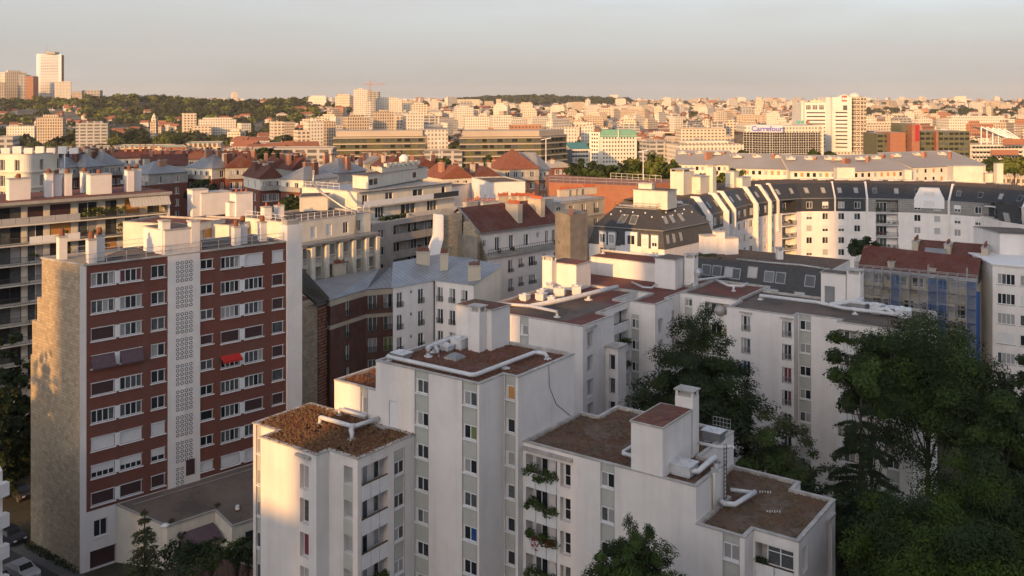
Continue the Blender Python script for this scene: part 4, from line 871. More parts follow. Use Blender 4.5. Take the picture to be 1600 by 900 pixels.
for k in range(7): panel(t, p1, q1, L1*k/7 + .03, L1*(k+1)/7 - .03, 30.95, 31.85, 0, .06, 'white_paint' if k < 5 else 'slate', 'terrace_panel')
op2 = {0: []}; pm, qm = fw(p, .6), fw(q, .6)
for x0, x1 in ((3.5, 5.5), (9.5, 13), (16, 18.5)): op2[0].append((x0, x1, 28.75, 30.5, .2, 0)); win(t, pm, qm, x0 + .02, x1 - .02, 28.75, 30.5, .18, 'dmm')
b = MB(); walls(b, [pm, qm], 28.5, 30.8, op2, closed=False); b.build('terrace_wall', ['cream_render'], t)
p3, q3 = fw(p, 3.4), fw(q, 3.0); L3 = dist(p3, q3); op3 = {0: []}
panel(t, p3, q3, 0, L3, 28.3, 28.55, 3.4, 3.4, 'cream_render', 'terrace_slab'); panel(t, p3, q3, L3*.35, L3, 28.55, 29.3, 0, .1, 'cream_render', 'parapet')
for j in range(10): plant(t, (*along(p3, q3, 3.0 + j*.75, -.6), 28.9), R.uniform(.5, .95), 1500 + j, 70, R.choice(['leaf_dark', 'leaf_broad', 'leaf_sun_tinted']), 'terrace_plant', .17)
for r in range(6):
    zt_ = 27.3 - 2.8*r; op3[0].append((1.5, 2.9, zt_ - 1.4, zt_, .2, 0)); win(t, p3, q3, 1.52, 2.88, zt_ - 1.4, zt_, .18, rnd_state(2, 'dm'))
    op3[0].append((5.0, L3 - .4, zt_ - 2.1, zt_ + .35, 1.3, 0))
    for k in range(4): u = 5.4 + k*(L3 - 6.2)/4; win(t, p3, q3, u, u + 2.3, zt_ - 2.0, zt_ + .1, 1.28, rnd_state(3, 'dmc'))
    for k in range(6): u = 5.0 + k*(L3 - 5.4)/6; panel(t, p3, q3, u + .03, u + (L3-5.4)/6 - .03, zt_ - 2.1, zt_ - 1.15, .03, .05, 'grey_render', 'balcony_panel')
    for j in range(4): plant(t, (*along(p3, q3, R.uniform(6, L3 - 1), -.3), zt_ - 1.1), .4, 1540 + r*5 + j, 40, 'leaf_dark', 'balcony_plant', .14)
b = MB(); walls(b, [p3, q3, bq, (g_[0], g_[1])], 0, 28.4, op3); b.build('lower_wall', ['grey_render'], t)
lift_box(t, [at(551, 158), at(575, 156), at(668, 178), at(640, 182)], z - .1, z + 2.0, 'roof_felt', 'cream_render', 'penthouse')
A, B_ = at(575, 156), at(668, 178)
for x0, x1 in ((.4, 1.6), (2.0, 3.2), (17, 18.3)): panel(t, A, B_, x0, x1, z + .5, z + 1.5, 0, .05, 'glass_dark', 'window')
lift_box(t, [at(597, 163), at(653, 174), at(645, 178), at(590, 166)], z + 2.0, z + 3.0, 'roof_felt', 'cream_render', 'penthouse')
for i in range(7): c = at(604 + i*8, 164.5 + i*1.5); chimney(t, c, .9, .7, .7, z + 2.9, z + 3.7, 'cream_render')
b = MB(); c = at(631, 172); b.lathe(c, [(.8, z + 3.1), (.9, z + 4.3), (.3, z + 4.8)], 10); b.build('water_tank', ['white_paint'], t); rails(t, [fw(g_, -.5), at(530, 154)], z, 1.0, 'white_paint', 1.4)
b = MB(); c = at(642, 174); b.bar((*c, z + 3), (*c, z + 7), .08); b.build('aerial', ['iron'], t)
# ================================================================ dark brick house with the stone party wall (between the slab and the white blocks)
z = 21.8; p, q, q2 = P(516, 468, z), P(571, 452, z), P(614, 449, z)
t = thing('brick_house', 'dark brick house with a pale cornice and zinc roof behind the white complex', 'building', q); ops = {}
for e, (a, c, us) in {0: (p, q, (.45, 1.9, 3.6)), 1: (q, q2, (1.0, 3.2))}.items():
    for r in range(6):
        zt_ = z - .9 - 3.0*r
        for u in us:
            if e == 0 and u < 3: continue
            w_ = .95 if e == 0 else 1.3; ops.setdefault(e, []).append((u - w_/2, u + w_/2, zt_ - 2.0, zt_, .2, 0)); win(t, a, c, u - w_/2 + .02, u + w_/2 - .02, zt_ - 2.0, zt_, .18, 'gg' if (e == 1 and r == 2 and u > 2) else rnd_state(2, 'dmc'), split=True, rail=.75)
pl = [p, q, q2, (q2[0]-2, q2[1]+11), (p[0]-6, p[1]+8)]; b = MB(); walls(b, pl, 0, z, ops); b.build('wall', ['brick_dark'], t)
for zz, h in ((z - .1, .8), (z - 3.5, .5)): b = MB(); b.prism(inset(pl, -.12), zz - h, zz, bot=True); b.build('cornice', ['stone_tan'], t)
b = MB(); out = inset(pl, -.25); rp = lerp(lerp(pl[0], pl[3], .55), pl[2], .15); rq = lerp(pl[1], pl[3], .55)
b.q([(*out[0], z), (*out[1], z), (*rq, z + 1.6), (*rp, z + 1.3)]); b.q([(*out[1], z), (*out[2], z), (*out[3], z + .9), (*rq, z + 1.6)]); b.q([(*out[3], z + .9), (*out[4], z + .6), (*rp, z + 1.3), (*rq, z + 1.6)]); b.q([(*out[4], z + .6), (*out[0], z), (*rp, z + 1.3)]); b.build('roof', ['zinc'], t)
chimney(t, at(530, 136), .6, 1.9, .7, z + .5, z + 2.4, 'stone_tan', 6, potm='pot'); chimney(t, at(503, 139), .6, 1.6, .7, z, z + 2.6, 'brick_dark', 4, potm='pot'); chimney(t, at(536, 141), .6, 2.6, .7, z, z + 2.3, 'brick_dark', 6, potm='pot')
a0, a1 = at(470, 119), at(496, 121); b = MB(); b.prism([a0, a1, (a1[0]-1, a1[1]+3), (a0[0]-1, a0[1]+3)], 0, zat(477, 120)); b.build('stone_wall', ['stone_rubble'], t)
b = MB(); a2, a3 = at(496.5, 121.2), at(518, 124); b.prism([a2, a3, (a3[0]-1, a3[1]+2), (a2[0]-1, a2[1]+3)], 0, zat(474, 122)); o = b.build('party_wall', ['brick_dark'], t)
b = MB()                                             # rough protruding brick ends
for k in range(34):
    for j in range(9):
        if R.random() < .75: zz = zat(474, 122) - .6 - k*.42; c = along(a2, a3, .1 + j*.2 + .08*(k % 2)); panelp = along(a2, a3, .1 + j*.2 + .08*(k % 2), .12); b.bar((*c, zz), (*panelp, zz), .16, .2)
o = b.build('brick_toothing', ['brick_pink'], t); o['kind'] = 'stuff'
b = MB(); A, B_, C_, D_ = (*at(470, 121), zat(418, 121)), (*at(516, 123), zat(468, 123)), (*at(496, 120), zat(474, 120)), (*at(470, 119), zat(452, 119)); b.q([D_, C_, B_, A]); b.q([(x, y, z_ - .4) for x, y, z_ in (A, B_, C_, D_)])
for k in range(9): s = k / 8; b.bar(lerp(D_, A, s), lerp(C_, B_, s), .1, .14)
b.build('lean_to_roof', ['slate_brown_and_lit'], t)
# ================================================================ white house with the L-shaped zinc roof
z = 23.7; p, k_, m_, q = P(614, 449, z), P(679, 438, z), P(740, 445.5, z), P(783.5, 430, z)
t = thing('zinc_roof_house', 'white L-shaped house with a blue-grey zinc roof and clay chimney pots', 'building', k_); ops = {}
for e, (a, c, us) in {0: (p, k_, (1.1, 3.0, 4.6)), 1: (k_, m_, (.9, 2.9, 4.9))}.items():
    for r in range(7):
        zt_ = z - .8 - 2.95*r
        for j, u in enumerate(us):
            w_, h = (.95, 2.0) if not (e == 0 and j == 1) else (.35, .45); u_ = u
            ops.setdefault(e, []).append((u_ - w_/2, u_ + w_/2, zt_ - h, zt_, .2, 0)); win(t, a, c, u_ - w_/2 + .01, u_ + w_/2 - .01, zt_ - h, zt_, .18, ('d' if w_ < .5 else rnd_state(2, 'dmc')), split=w_ > .5, rail=.75 if w_ > .5 else 0)
bk1 = P(672, 418, z); bk0 = (p[0]-1.3, p[1]+10); pl = [p, k_, m_, q, (q[0]-5, q[1]+7), (k_[0]+3, k_[1]+13), bk0]
b = MB(); walls(b, pl[:3], 0, z, ops, closed=False); walls(b, [q, pl[4], pl[5], bk0, p], 0, z, {}, closed=False); b.build('wall', ['white_render'], t)
zr_ = z + 1.9; r0, r1, r2 = lerp(p, bk0, .8), (k_[0]-.3, k_[1]+10), lerp(q, pl[4], .35)
b = MB(); b.q([(*m_, 0), (*q, 0), (*q, z + 1.4), (*m_, z)]); b.build('gable_wall', ['cream_render'], t)
b = MB(); ov = inset(pl, -.2); b.q([(*ov[0], z), (*ov[1], z), (*r1, zr_), (*r0, zr_)]); b.q([(*ov[1], z), (*ov[2], z), (*ov[3], z + 1.45), (*r1, zr_)]); b.q([(*ov[3], z + 1.45), (*ov[4], z + 1.2), (*r1, zr_)]); b.q([(*ov[6], z), (*ov[0], z), (*r0, zr_)]); b.q([(*r1, zr_), (*ov[4], z + 1.2), (*ov[5], z), (*ov[6], z), (*r0, zr_)]); b.build('roof', ['zinc'], t)
for x, Y, n_, w_, d_ in ((661, 131, 6, 1.9, .8), (694, 129.5, 4, 1.1, .8), (741, 124.5, 6, 1.7, .7)): chimney(t, at(x, Y), .1, w_, d_, z + .1, z + 3.1 if x < 700 else z + 2.3, 'stone_tan', n_, potm='pot')
b = MB(); c = along(p, k_, dist(p, k_) - .15, .1); b.tube([(*c, z), (*c, 0)], .07, 6); b.build('downpipe', ['iron'], t)
A, B_, = at(706, 119), at(720, 118.5); b = MB()
for i in range(7): b.bar((*lerp(A, B_, i/6), 16.3), (*lerp(A, B_, i/6), 18.6), .03)
for zz in (16.5, 17.5, 18.6): b.bar((*A, zz), (*B_, zz), .04)
b.build('terrace_railing', ['white_paint'], t)
# ================================================================ white house with the red tile roof and big chimneys
z = 27.7; p, q = P(749, 365, z), P(873, 348, z); L = dist(p, q); d_ = ((q[0]-p[0])/L, (q[1]-p[1])/L); nb = (-d_[1], d_[0]); bk = lambda x, k: (x[0]+nb[0]*k, x[1]+nb[1]*k); cx = lambda x: UU(p, q, x)
t = thing('tiled_house', 'white house with a dark red tiled roof and two big plastered chimneys', 'building', bk(lerp(p, q, .5), 4)); ops = {}
for x, w_, h, zt_ in ((757, .7, 1.0, 26.6), (777, 1.0, 2.1, 26.8), (799, 1.0, 2.1, 26.8), (822, 1.2, 1.9, 26.6), (841, .7, .9, 26.6), (855, .9, 2.1, 26.7), (865, .9, 2.1, 26.7)):
    ops.setdefault(0, []).append((cx(x)-w_/2, cx(x)+w_/2, zt_-h, zt_, .2, 0)); win(t, p, q, cx(x)-w_/2+.01, cx(x)+w_/2-.01, zt_-h, zt_, .18, rnd_state(2, 'dmc'))
b = MB(); walls(b, [p, q, bk(q, 9), bk(p, 9)], 24.2, z, ops); b.build('attic_wall', ['white_render'], t)
b = MB(); ro = [along(p, q, -.3, .4), along(p, q, L + .3, .4), bk(along(p, q, L + .3), 4.6), bk(along(p, q, -.3), 4.6)]; b.q([(*ro[0], z), (*ro[1], z), (*ro[2], z + 3.6), (*ro[3], z + 3.6)]); b.q([(*ro[3], z + 3.6), (*ro[2], z + 3.6), (*bk(ro[1], 9.8), z), (*bk(ro[0], 9.8), z)]); b.build('roof', ['tile_red'], t)
b = MB(); b.bar((*ro[0], z), (*ro[1], z), .14, .16); b.bar((*ro[0], z + .1), (*ro[3], z + 3.7), .3, .2); b.build('gutter', ['zinc_plain'], t)
for e0, e1 in ((p, bk(p, 9)), (q, bk(q, 9))): g2 = MB(); g2.q([(*e0, z), (*e1, z), (*lerp(e0, e1, .5), z + 3.4)]); g2.build('gable_wall', ['stone_rubble'], t)
pf, qf = along(p, q, .4, 1.3), along(p, q, L + 1.2, 1.3); Lf = dist(pf, qf); op2 = {0: []}; cf = lambda x: UU(pf, qf, x)
for r in range(6):
    for j, x in enumerate((768, 798, 814, 832, 851, 869)):
        zt_ = 23.2 - 2.95*r; u = cf(x); w_ = 1.7 if j == 3 else 1.1; h = 2.0 if j in (1,) else 1.5
        op2[0].append((u - w_/2, u + w_/2, zt_ - h, zt_, .2, 0)); win(t, pf, qf, u - w_/2 + .01, u + w_/2 - .01, zt_ - h, zt_, .18, rnd_state(3 if w_ > 1.5 else 2, 'dmcc'), split=True, rail=.55)
b = MB(); walls(b, [pf, qf, bk(qf, 10), bk(pf, 10)], 0, 24.3, op2); b.build('wall', ['white_render'], t)
panel(t, pf, qf, -.3, Lf + .2, 23.95, 24.45, 1.3, 1.75, 'concrete', 'balcony_slab'); rails(t, [along(pf, qf, 0, .35), along(pf, qf, Lf, .35)], 24.4, .9, 'iron', .5, 'railing')
for j in range(6): plant(t, (*along(pf, qf, R.choice([2.5, 3.2, 5.5, 15.5]) + R.uniform(-.3, .3), .1), 24.9), R.uniform(.3, .55), 1700 + j, 60, 'leaf_broad', 'balcony_plant', .14)
g0, g1 = at(699, 150), at(746, 139.5); b = MB(); b.prism([g0, g1, bk(g1, 3), bk(g0, 3)], 0, zat(362, 146)); b.build('party_wall', ['old_render'], t)
b = MB(); g3 = at(724, 142.0); g2_ = along(p, q, -.05, 1.35); b.q([(*g3, 0), (*g2_, 0), (*g2_, 25), (*p, z), (*at(735, 142.5), zat(345, 142.5)), (*g3, zat(345, 143))]); b.build('stone_gable', ['stone_rubble'], t)
for (x, yb, yt, w_, dd, n_, off, m) in ((803, 350, 320, 2.9, 1.0, 9, 2.0, 'stone_tan'), (838, 345, 312, 3.0, 1.0, 9, 2.6, 'stone_tan'), (852, 340, 311, 2.0, 2.0, 0, 4.4, 'grey_render'), (764, 330, 316, 3.4, 1.0, 5, 5.6, 'cream_render'), (735, 330, 317, 2.4, 1.0, 3, 6.0, 'stone_tan'), (745, 330, 315, 2.0, 1.2, 4, 7.2, 'stone_tan')):
    A, B_ = bk(p, off), bk(q, off); c = along(A, B_, UU(A, B_, x)); chimney(t, c, math.atan2(nb[1], nb[0]) if x in (803, 838) else math.atan2(d_[1], d_[0]), w_, dd, z - .5, ZZ(A, B_, x, yt) + .2, m, n_)
b = MB()                                             # white swept flue slab against the party wall
fl = [(668, 410), (668, 400), (679, 368), (680, 335), (693, 336), (693, 372), (684, 410)]; Yf = 141.5
lo = [(*at(x, Yf), zat(y, Yf)) for x, y in fl]; hi = [(x - .4, y + 1.2, z_) for x, y, z_ in lo]; b.q(lo[::-1])
for i in range(len(lo)): j = (i+1) % len(lo); b.q([lo[i], lo[j], hi[j], hi[i]])
b.build('flue_slab', ['white_paint'], t)
b = MB(); b.prism([at(684, 142), at(722, 144), at(722, 150), at(690, 150)], 0, zat(336, 143)); b.build('flue_wall', ['stone_rubble'], t)
# ---- tall rough gable between it and the slate mansard
p, q = at(891, 136), at(918, 139.5); t = thing('party_wall', 'bare stone party wall standing between the tiled house and the slate mansard', 'wall', p); b = MB(); b.prism([p, q, (q[0]-2, q[1]+5), (p[0]-2, p[1]+5)], 0, zat(335, 137)); b.build('wall', ['old_render'], t)
b = MB(); b.prism([at(889, 135.8), at(896, 136.5), at(896, 139), at(889, 139)], zat(335, 137), zat(328, 137)); b.build('chimney', ['brick_pink'], t)
b = MB(); c0_, c1_ = at(872, 139), at(891, 141); b.q([(*c0_, zat(380, 139)), (*c1_, zat(388, 141)), (c1_[0], c1_[1]+7, zat(345, 148)), (c0_[0], c0_[1]+7, zat(342, 146))]); b.build('zinc_roof', ['zinc'], t)
# ---- stone house with the row of clay pots behind
z = 30.4; p, q = P(858, 319, z), P(944, 308, z); t, pl = bld('stone_house', 'tan stone house with rows of clay chimney pots beside the brick terrace wall', p, q, 8, z, 'stone_tan', rows=4, bays=4, bw=1.2, wh=1.9, head=.7, roof='flat', rm='zinc_plain', band=(z - .1, z - 3.0), rail=.8)
for x, n_, w_ in ((880, 6, 2.2), (893, 4, 1.6), (903, 3, 1.2), (920, 9, 3.2)): chimney(t, at(x, 171 + (x - 880)*.12), .55, w_, .8, z, z + 1.3, 'stone_tan', n_)
for x, n_ in ((786, 8), (806, 9), (818, 7), (828, 6)): chimney(t, at(x, 160), .6, 2.4, .9, 20, zat(306, 160), 'stone_tan', n_)
# ================================================================ long brick terrace wall with railings
z = 30.2; p, q = P(858, 285, z), P(1018, 291, z); t = thing('brick_terrace', 'long orange brick terrace wall with steel railings in front of the trees', 'wall', lerp(p, q, .5))
b = MB(); b.prism([p, q, (q[0]+4, q[1]+14), (p[0], p[1]+22)], 5, z); b.build('wall', ['brick_orange', 'roof_felt'], t)
rails(t, [p, lerp(p, q, .5), q], z, 1.3, 'steel', 1.5, 'railing'); rails(t, [(p[0]+14, p[1]+5), (q[0]+3, q[1]+6)], z + .3, 1.4, 'white_paint', 1.3, 'railing')
p, q = at(1024, 196), at(1050, 198); b = MB(); b.prism([p, q, (q[0]+2, q[1]+10), (p[0], p[1]+10)], 5, zat(286, 197)); b.build('end_block', ['brick_orange'], t)
# ================================================================ slate mansard house
ze, zb, zt = 23.4, 26.4, 29.6; a, b0, c = P(920, 380, ze), P(1038, 390, ze), P(1088, 379, ze)
nb = (c[0]-b0[0], c[1]-b0[1]); dq = (a[0]+nb[0]*1.6, a[1]+nb[1]*1.6); c2 = (b0[0]+nb[0]*1.6, b0[1]+nb[1]*1.6); pl = [a, b0, c2, dq]
t = thing('mansard_house', 'white house under a two-tier dark slate mansard, roof box on top', 'building', lerp(a, c2, .5)); ops = {}; L0 = dist(a, b0); cx = lambda x: UU(a, b0, x)
for r in range(5):
    zh = ze - .5 - 2.75*r
    for x0, x1 in ((937, 948), (951, 962), (981, 992), (1003, 1013), (1018, 1029)):
        ops.setdefault(0, []).append((cx(x0), cx(x1), zh - 1.5, zh, .2, 0)); win(t, a, b0, cx(x0) + .01, cx(x1) - .01, zh - 1.5, zh, .18, R.choice(['cc', 'mc', 'dd^', 's', 'dm^']))
b = MB(); walls(b, pl, 0, ze, ops); b.build('wall', ['white_render'], t)
i1, i2 = inset(pl, .7), inset(pl, 3.0)
for lo, hi, z0_, z1_, ov in ((inset(pl, -.1), i1, ze, zb, 0), (inset(pl, .5), i2, zb, zt, 0)):
    for i in range(4):
        j = (i+1) % 4; b = MB(); b.q([(*lo[i], z0_), (*lo[j], z0_), (*hi[j], z1_), (*hi[i], z1_)]); b.build('slate_slope', ['slate_brown_and_lit' if i == 1 else 'slate'], t)  # sunlit brown of the right slope is put into its slate colour
b = MB(); b.q([(*x, zt - .02) for x in i2]); b.build('roof', ['roof_felt'], t)
for z_, po in ((zb, inset(pl, .45)), (zt, i2)):
    b = MB()
    for i in range(4): b.bar((*po[i], z_), (*po[(i+1) % 4], z_), .2, .14)
    b.build('gutter', ['zinc_plain'], t)
for x0, x1 in ((937, 948), (951, 962), (1003, 1014), (1018, 1029)):           # white dormers
    u0, u1 = cx(x0), cx(x1); A, B_ = along(a, b0, u0, .25), along(a, b0, u1, .25); b = MB(); b.prism([A, B_, along(a, b0, u1, -1.5), along(a, b0, u0, -1.5)], ze - .1, ze + 2.3); b.build('dormer', ['white_paint'], t)
    b = MB(); b.prism(inset([A, B_, along(a, b0, u1, -1.5), along(a, b0, u0, -1.5)], -.15), ze + 2.3, ze + 2.42, bot=True); b.build('dormer_roof', ['zinc_plain'], t)
    win(t, A, B_, .15, u1 - u0 - .15, ze + .4, ze + 1.9, 0, R.choice(['cd', 'cc', 's', 'dd^']))
u0, u1 = cx(977), cx(996); b = MB(); b.prism([along(a, b0, u0 - .8, .14), along(a, b0, u1 + .8, .14), along(a, b0, u1, -.8), along(a, b0, u0, -.8)], ze - .8, ze + .2)
b.prism([along(a, b0, u0, .12), along(a, b0, u1, .12), along(a, b0, u1, -.9), along(a, b0, u0, -.9)], ze, ze + 2.5); b.build('dormer', ['white_paint'], t); win(t, along(a, b0, u0, .12), along(a, b0, u1, .12), .4, u1 - u0 - .4, ze + .4, ze + 2.0, 0, 'md')
def skylight(root, lo0, lo1, hi0, hi1, u, v, w_, h_, st='glass_mid', fr='zinc_plain', proud=.12, name='skylight'):
    """roof window lying in the slope lo0-lo1 / hi0-hi1 (3-D points), at fractions u, v"""
    lo0, lo1, hi0, hi1 = map(Vector, (lo0, lo1, hi0, hi1)); ex = (lo1 - lo0); L_ = ex.length; ex.normalize(); ey = (lerp_v(hi0, hi1, u) - lerp_v(lo0, lo1, u)); hh = ey.length; ey.normalize(); n_ = ex.cross(ey).normalized()
    c = lerp_v(lo0, lo1, u) + ey * (v * hh); b = MB(); k = [c - ex*w_/2 - ey*h_/2, c + ex*w_/2 - ey*h_/2, c + ex*w_/2 + ey*h_/2, c - ex*w_/2 + ey*h_/2]; t_ = [x + n_*proud for x in k]
    for i in range(4): b.q([tuple(k[i]), tuple(k[(i+1) % 4]), tuple(t_[(i+1) % 4]), tuple(t_[i])], 0)
    b.q([tuple(x) for x in t_], 0); s_ = [c + (x - c)*.82 + n_*(proud + .015) for x in k]; b.q([tuple(x) for x in s_], 1); return b.build(name, [fr, st], root)
def lerp_v(a, b, t): return a + (b - a) * t
lo, hi = inset(pl, .5), i2
for u, v in ((.36, .42), (.55, .42)): skylight(t, (*lo[0], zb), (*lo[1], zb), (*hi[0], zt), (*hi[1], zt), u, v, 1.3, 1.9)
for u, v in ((.12, .45), (.28, .45), (.5, .45)): skylight(t, (*lo[1], zb), (*lo[2], zb), (*hi[1], zt), (*hi[2], zt), u, v, .9, 1.6, 'curtain')
for u in (.08, .2, .34): skylight(t, (*inset(pl, -.1)[1], ze), (*inset(pl, -.1)[2], ze), (*i1[1], zb), (*i1[2], zb), u, .5, .7, 1.5, 'curtain')
b = MB()
for i in range(7):
    for s_ in (0, 1): c_ = lerp_v(Vector((*lo[s_], zb)), Vector((*lo[s_+1], zb)), .08 + i*.13); h_ = lerp_v(Vector((*hi[s_], zt)), Vector((*hi[s_+1], zt)), .08 + i*.13); c_ = lerp_v(c_, h_, .8 if i % 2 else .62); b.lathe((c_.x, c_.y - .1), [(.12, c_.z - .1), (.12, c_.z + .15)], 6)
b.build('roof_vents', ['white_paint'], t)
bx = [along(a, b0, L0*.48, -4.0), along(a, b0, L0*.93, -4.0), along(a, b0, L0*.93, -8.5), along(a, b0, L0*.48, -8.5)]; o = lift_box(t, bx, zt - .1, zt + 3.0, 'roof_felt', 'cream_render', 'roof_box'); lift_box(t, [along(a, b0, L0*.5, -5.6), along(a, b0, L0*.68, -5.6), along(a, b0, L0*.68, -7), along(a, b0, L0*.5, -7)], zt + 3, zt + 4, 'cream_render', 'cream_render', 'chimney')
rails(t, [i2[0], i2[1], i2[2]], zt, .9, 'iron', 1.2); duct(t, [(*along(a, b0, L0*.3, -3.6), zt + .3), (*along(a, b0, L0*.8, -3.4), zt + .3)], .16)
# ================================================================ curved slate-topped apartment house
ze, zm, zt = 22.7, 25.7, 29.0
arc = [P(1068, 372, 21.4), P(1122, 356, ze), P(1168, 342, ze), P(1212, 334, ze), P(1252, 330.5, ze), P(1302, 330, ze), P(1352, 330.5, ze), P(1418, 332, ze), P(1480, 335, ze), P(1545, 340, ze), P(1602, 347, ze), P(1660, 358, ze)]
arc[0] = P(1072, 371, ze)
def offs(l, d):
    out = []
    for i, x in enumerate(l):
        a_, b_ = l[max(0, i-1)], l[min(len(l)-1, i+1)]; k = dist(a_, b_); n_ = (-(b_[1]-a_[1])/k, (b_[0]-a_[0])/k); out.append((x[0]+n_[0]*d, x[1]+n_[1]*d))
    return out
t = thing('curved_house', 'long curved apartment house with black slate upper storeys above white walls', 'building', arc[5]); r_top = offs(arc, 2.6); r_mid = offs(arc, .15); r_bk = offs(arc, 13)
ops = {}; nS = len(arc) - 1; opsl = {}
for i in range(nS):
    p, q = arc[i], arc[i+1]; L = dist(p, q); k = max(2, int(L / 2.9)); log = i in (3, 6)
    if log:                                             # stacks of planted balconies
        u0, u1 = L*.25, L*.78
        ops.setdefault(i, []).append((u0, u1, 4, ze - .2, 1.5, 0)); opsl.setdefault(i, []).append((u0, u1, ze, zm - .3, 1.5, 0))
        for r in range(7):
            zf = zm - .5 - 2.75*(r + 1) + .1
            panel(t, p, q, u0, u1, zf - .16, zf, 1.45, 1.75, 'white_paint', 'balcony_slab'); put('railing', railmesh(u1 - u0, 1.0, 'iron', .14), t, (*along(p, q, u0, .2), zf), math.atan2(q[1]-p[1], q[0]-p[0]))
            win(t, p, q, u0 + .3, u0 + 2.6, zf + .1, zf + 2.2, 1.45, rnd_state(3, 'dmc'))
            for j in range(4): plant(t, (*along(p, q, R.uniform(u0 + .3, u1 - .3), .0), zf + R.uniform(.4, 1.1)), R.uniform(.25, .5), 2000 + 50*i + 7*r + j, 40, R.choice(['leaf_broad', 'leaf_dark', 'leaf_bright', 'flower_red' if j == 0 else 'leaf_broad']), 'balcony_plant', .14)
    for r in range(7):
        for j in range(k):
            u = L * (j + .5) / k; w_ = 1.4 if j % 3 != 2 else .9
            if log and L*.25 - w_/2 - .1 < u < L*.78 + w_/2 + .1: continue
            if r == 0: opsl.setdefault(i, []).append((u - w_/2, u + w_/2, ze + .7, ze + 2.2, .15, 0)); win(t, p, q, u - w_/2, u + w_/2, ze + .7, ze + 2.2, .1, R.choice(['cc', 'dm', 'dd^', 's', 'mm^'])); continue
            zh = ze - .4 - 2.75*(r-1); ops.setdefault(i, []).append((u - w_/2, u + w_/2, zh - 1.5, zh, .18, 0)); win(t, p, q, u - w_/2 + .01, u + w_/2 - .01, zh - 1.5, zh, .16, R.choice(['cc', 'dm', 'dd^', 'S', 'mm^', 'md', 'dd']))
b = MB(); walls(b, arc, 0, ze, ops, closed=False); b.build('wall', ['white_render'], t)
for i in range(nS):
    b = MB(); walls(b, [arc[i], arc[i+1]], ze, zm, {0: opsl.get(i, [])}, closed=False); b.build('slate_storey', ['slate_light' if i in (6, 7, 8) else ('slate_brown_and_lit' if i < 2 else 'slate')], t)
    p, q = arc[i], arc[i+1]; lo0, lo1, hi0, hi1 = (*p, zm), (*q, zm), (*r_top[i], zt), (*r_top[i+1], zt)
    b = MB(); b.q([lo0, lo1, hi1, hi0]); b.build('slate_slope', ['slate'], t)
    L = dist(p, q); k = max(2, int(L / 3.4))
    for j in range(k): skylight(t, lo0, lo1, hi0, hi1, (j + .5) / k, .5, .95, 1.5, R.choice(['glass_mid', 'curtain', 'glass_dark', 'curtain']), 'zinc_plain')
    b = MB(); b.bar((*p, zm), (*q, zm), .16, .14); b.build('gutter', ['zinc_plain'], t)
b = MB()
for i in range(nS): b.q([(*r_top[i], zt), (*r_top[i+1], zt), (*r_bk[i+1], zt), (*r_bk[i], zt)], 0)
for i in range(nS): b.q([(*r_bk[i+1], 0), (*r_bk[i], 0), (*r_bk[i], zt), (*r_bk[i+1], zt)], 1)
b.build('roof', ['gravel_brown', 'white_render'], t)
def fin(p, q, u, out_lo, w_=.35, m='white_render', z0=None, name='party_fin'):
    d_ = along(p, q, u); o1 = along(p, q, u, out_lo); i2_ = along(p, q, u, -3.2); b = MB(); L_ = dist(p, q); dx, dy = (q[0]-p[0])/L_*w_, (q[1]-p[1])/L_*w_; zz = ze - 4 if z0 is None else z0
    prof = [(o1, zz), (o1, zm), (along(p, q, u, out_lo - 2.8), zt + .35), (i2_, zt + .35), (i2_, zz)]; A = [(*x, z_) for x, z_ in prof]; B_ = [(x[0]+dx, x[1]+dy, z_) for (x, z_) in prof]
    b.q(A[::-1]); b.q(B_)
    for i in range(5): b.q([A[i], B_[i], B_[(i+1) % 5], A[(i+1) % 5]][::-1])
    return b.build(name, [m], t)
for i, u, o_ in ((0, .3, 1.6), (0, 9.5, 1.3), (1, 2.8, 1.2), (1, 7.5, .9), (2, 2.5, 1.1), (2, 9, .8), (3, .3, .5), (5, .2, .35), (6, .2, .3), (8, .2, .3), (9, 8.5, .5)): fin(arc[i], arc[i+1], min(u, dist(arc[i], arc[i+1]) - .5), o_, .4 if i != 5 else .3, z0=0 if i < 3 else None)
i = 7; p, q = arc[i], arc[i+1]; u = dist(p, q) * .55                                             # white gabled dormer
A, B_ = along(p, q, u - 3.1, .3), along(p, q, u + 3.1, .3); C_, D_ = along(p, q, u + 2.0, .3), along(p, q, u - 2.0, .3); b = MB()
b.q([(*A, ze + 1.2), (*B_, ze + 1.2), (*B_, ze + 3.4), (*C_, zt - .6), (*D_, zt - .6), (*A, ze + 3.4)])
for x, z0_, y, z1_ in ((A, ze + 1.2, A, ze + 3.4), (A, ze + 3.4, D_, zt - .6), (D_, zt - .6, C_, zt - .6), (C_, zt - .6, B_, ze + 3.4), (B_, ze + 3.4, B_, ze + 1.2)):
    bx_ = lambda w: (w[0] - (q[1]-p[1])/dist(p, q)*3, w[1] + (q[0]-p[0])/dist(p, q)*3); b.q([(*x, z0_), (*y, z1_), (*bx_(y), z1_), (*bx_(x), z0_)][::-1])
b.build('gable_dormer', ['white_paint'], t); win(t, A, B_, 1.9, 4.3, ze + 1.6, ze + 3.0, -.02, 's'); win(t, A, B_, 1.9, 4.3, ze + 4.0, ze + 5.0, -.02, 's')
i = 9; p, q = arc[i], arc[i+1]; L = dist(p, q); u0, u1 = .2, min(7, L - .5)                          # corner loggia stack at the right
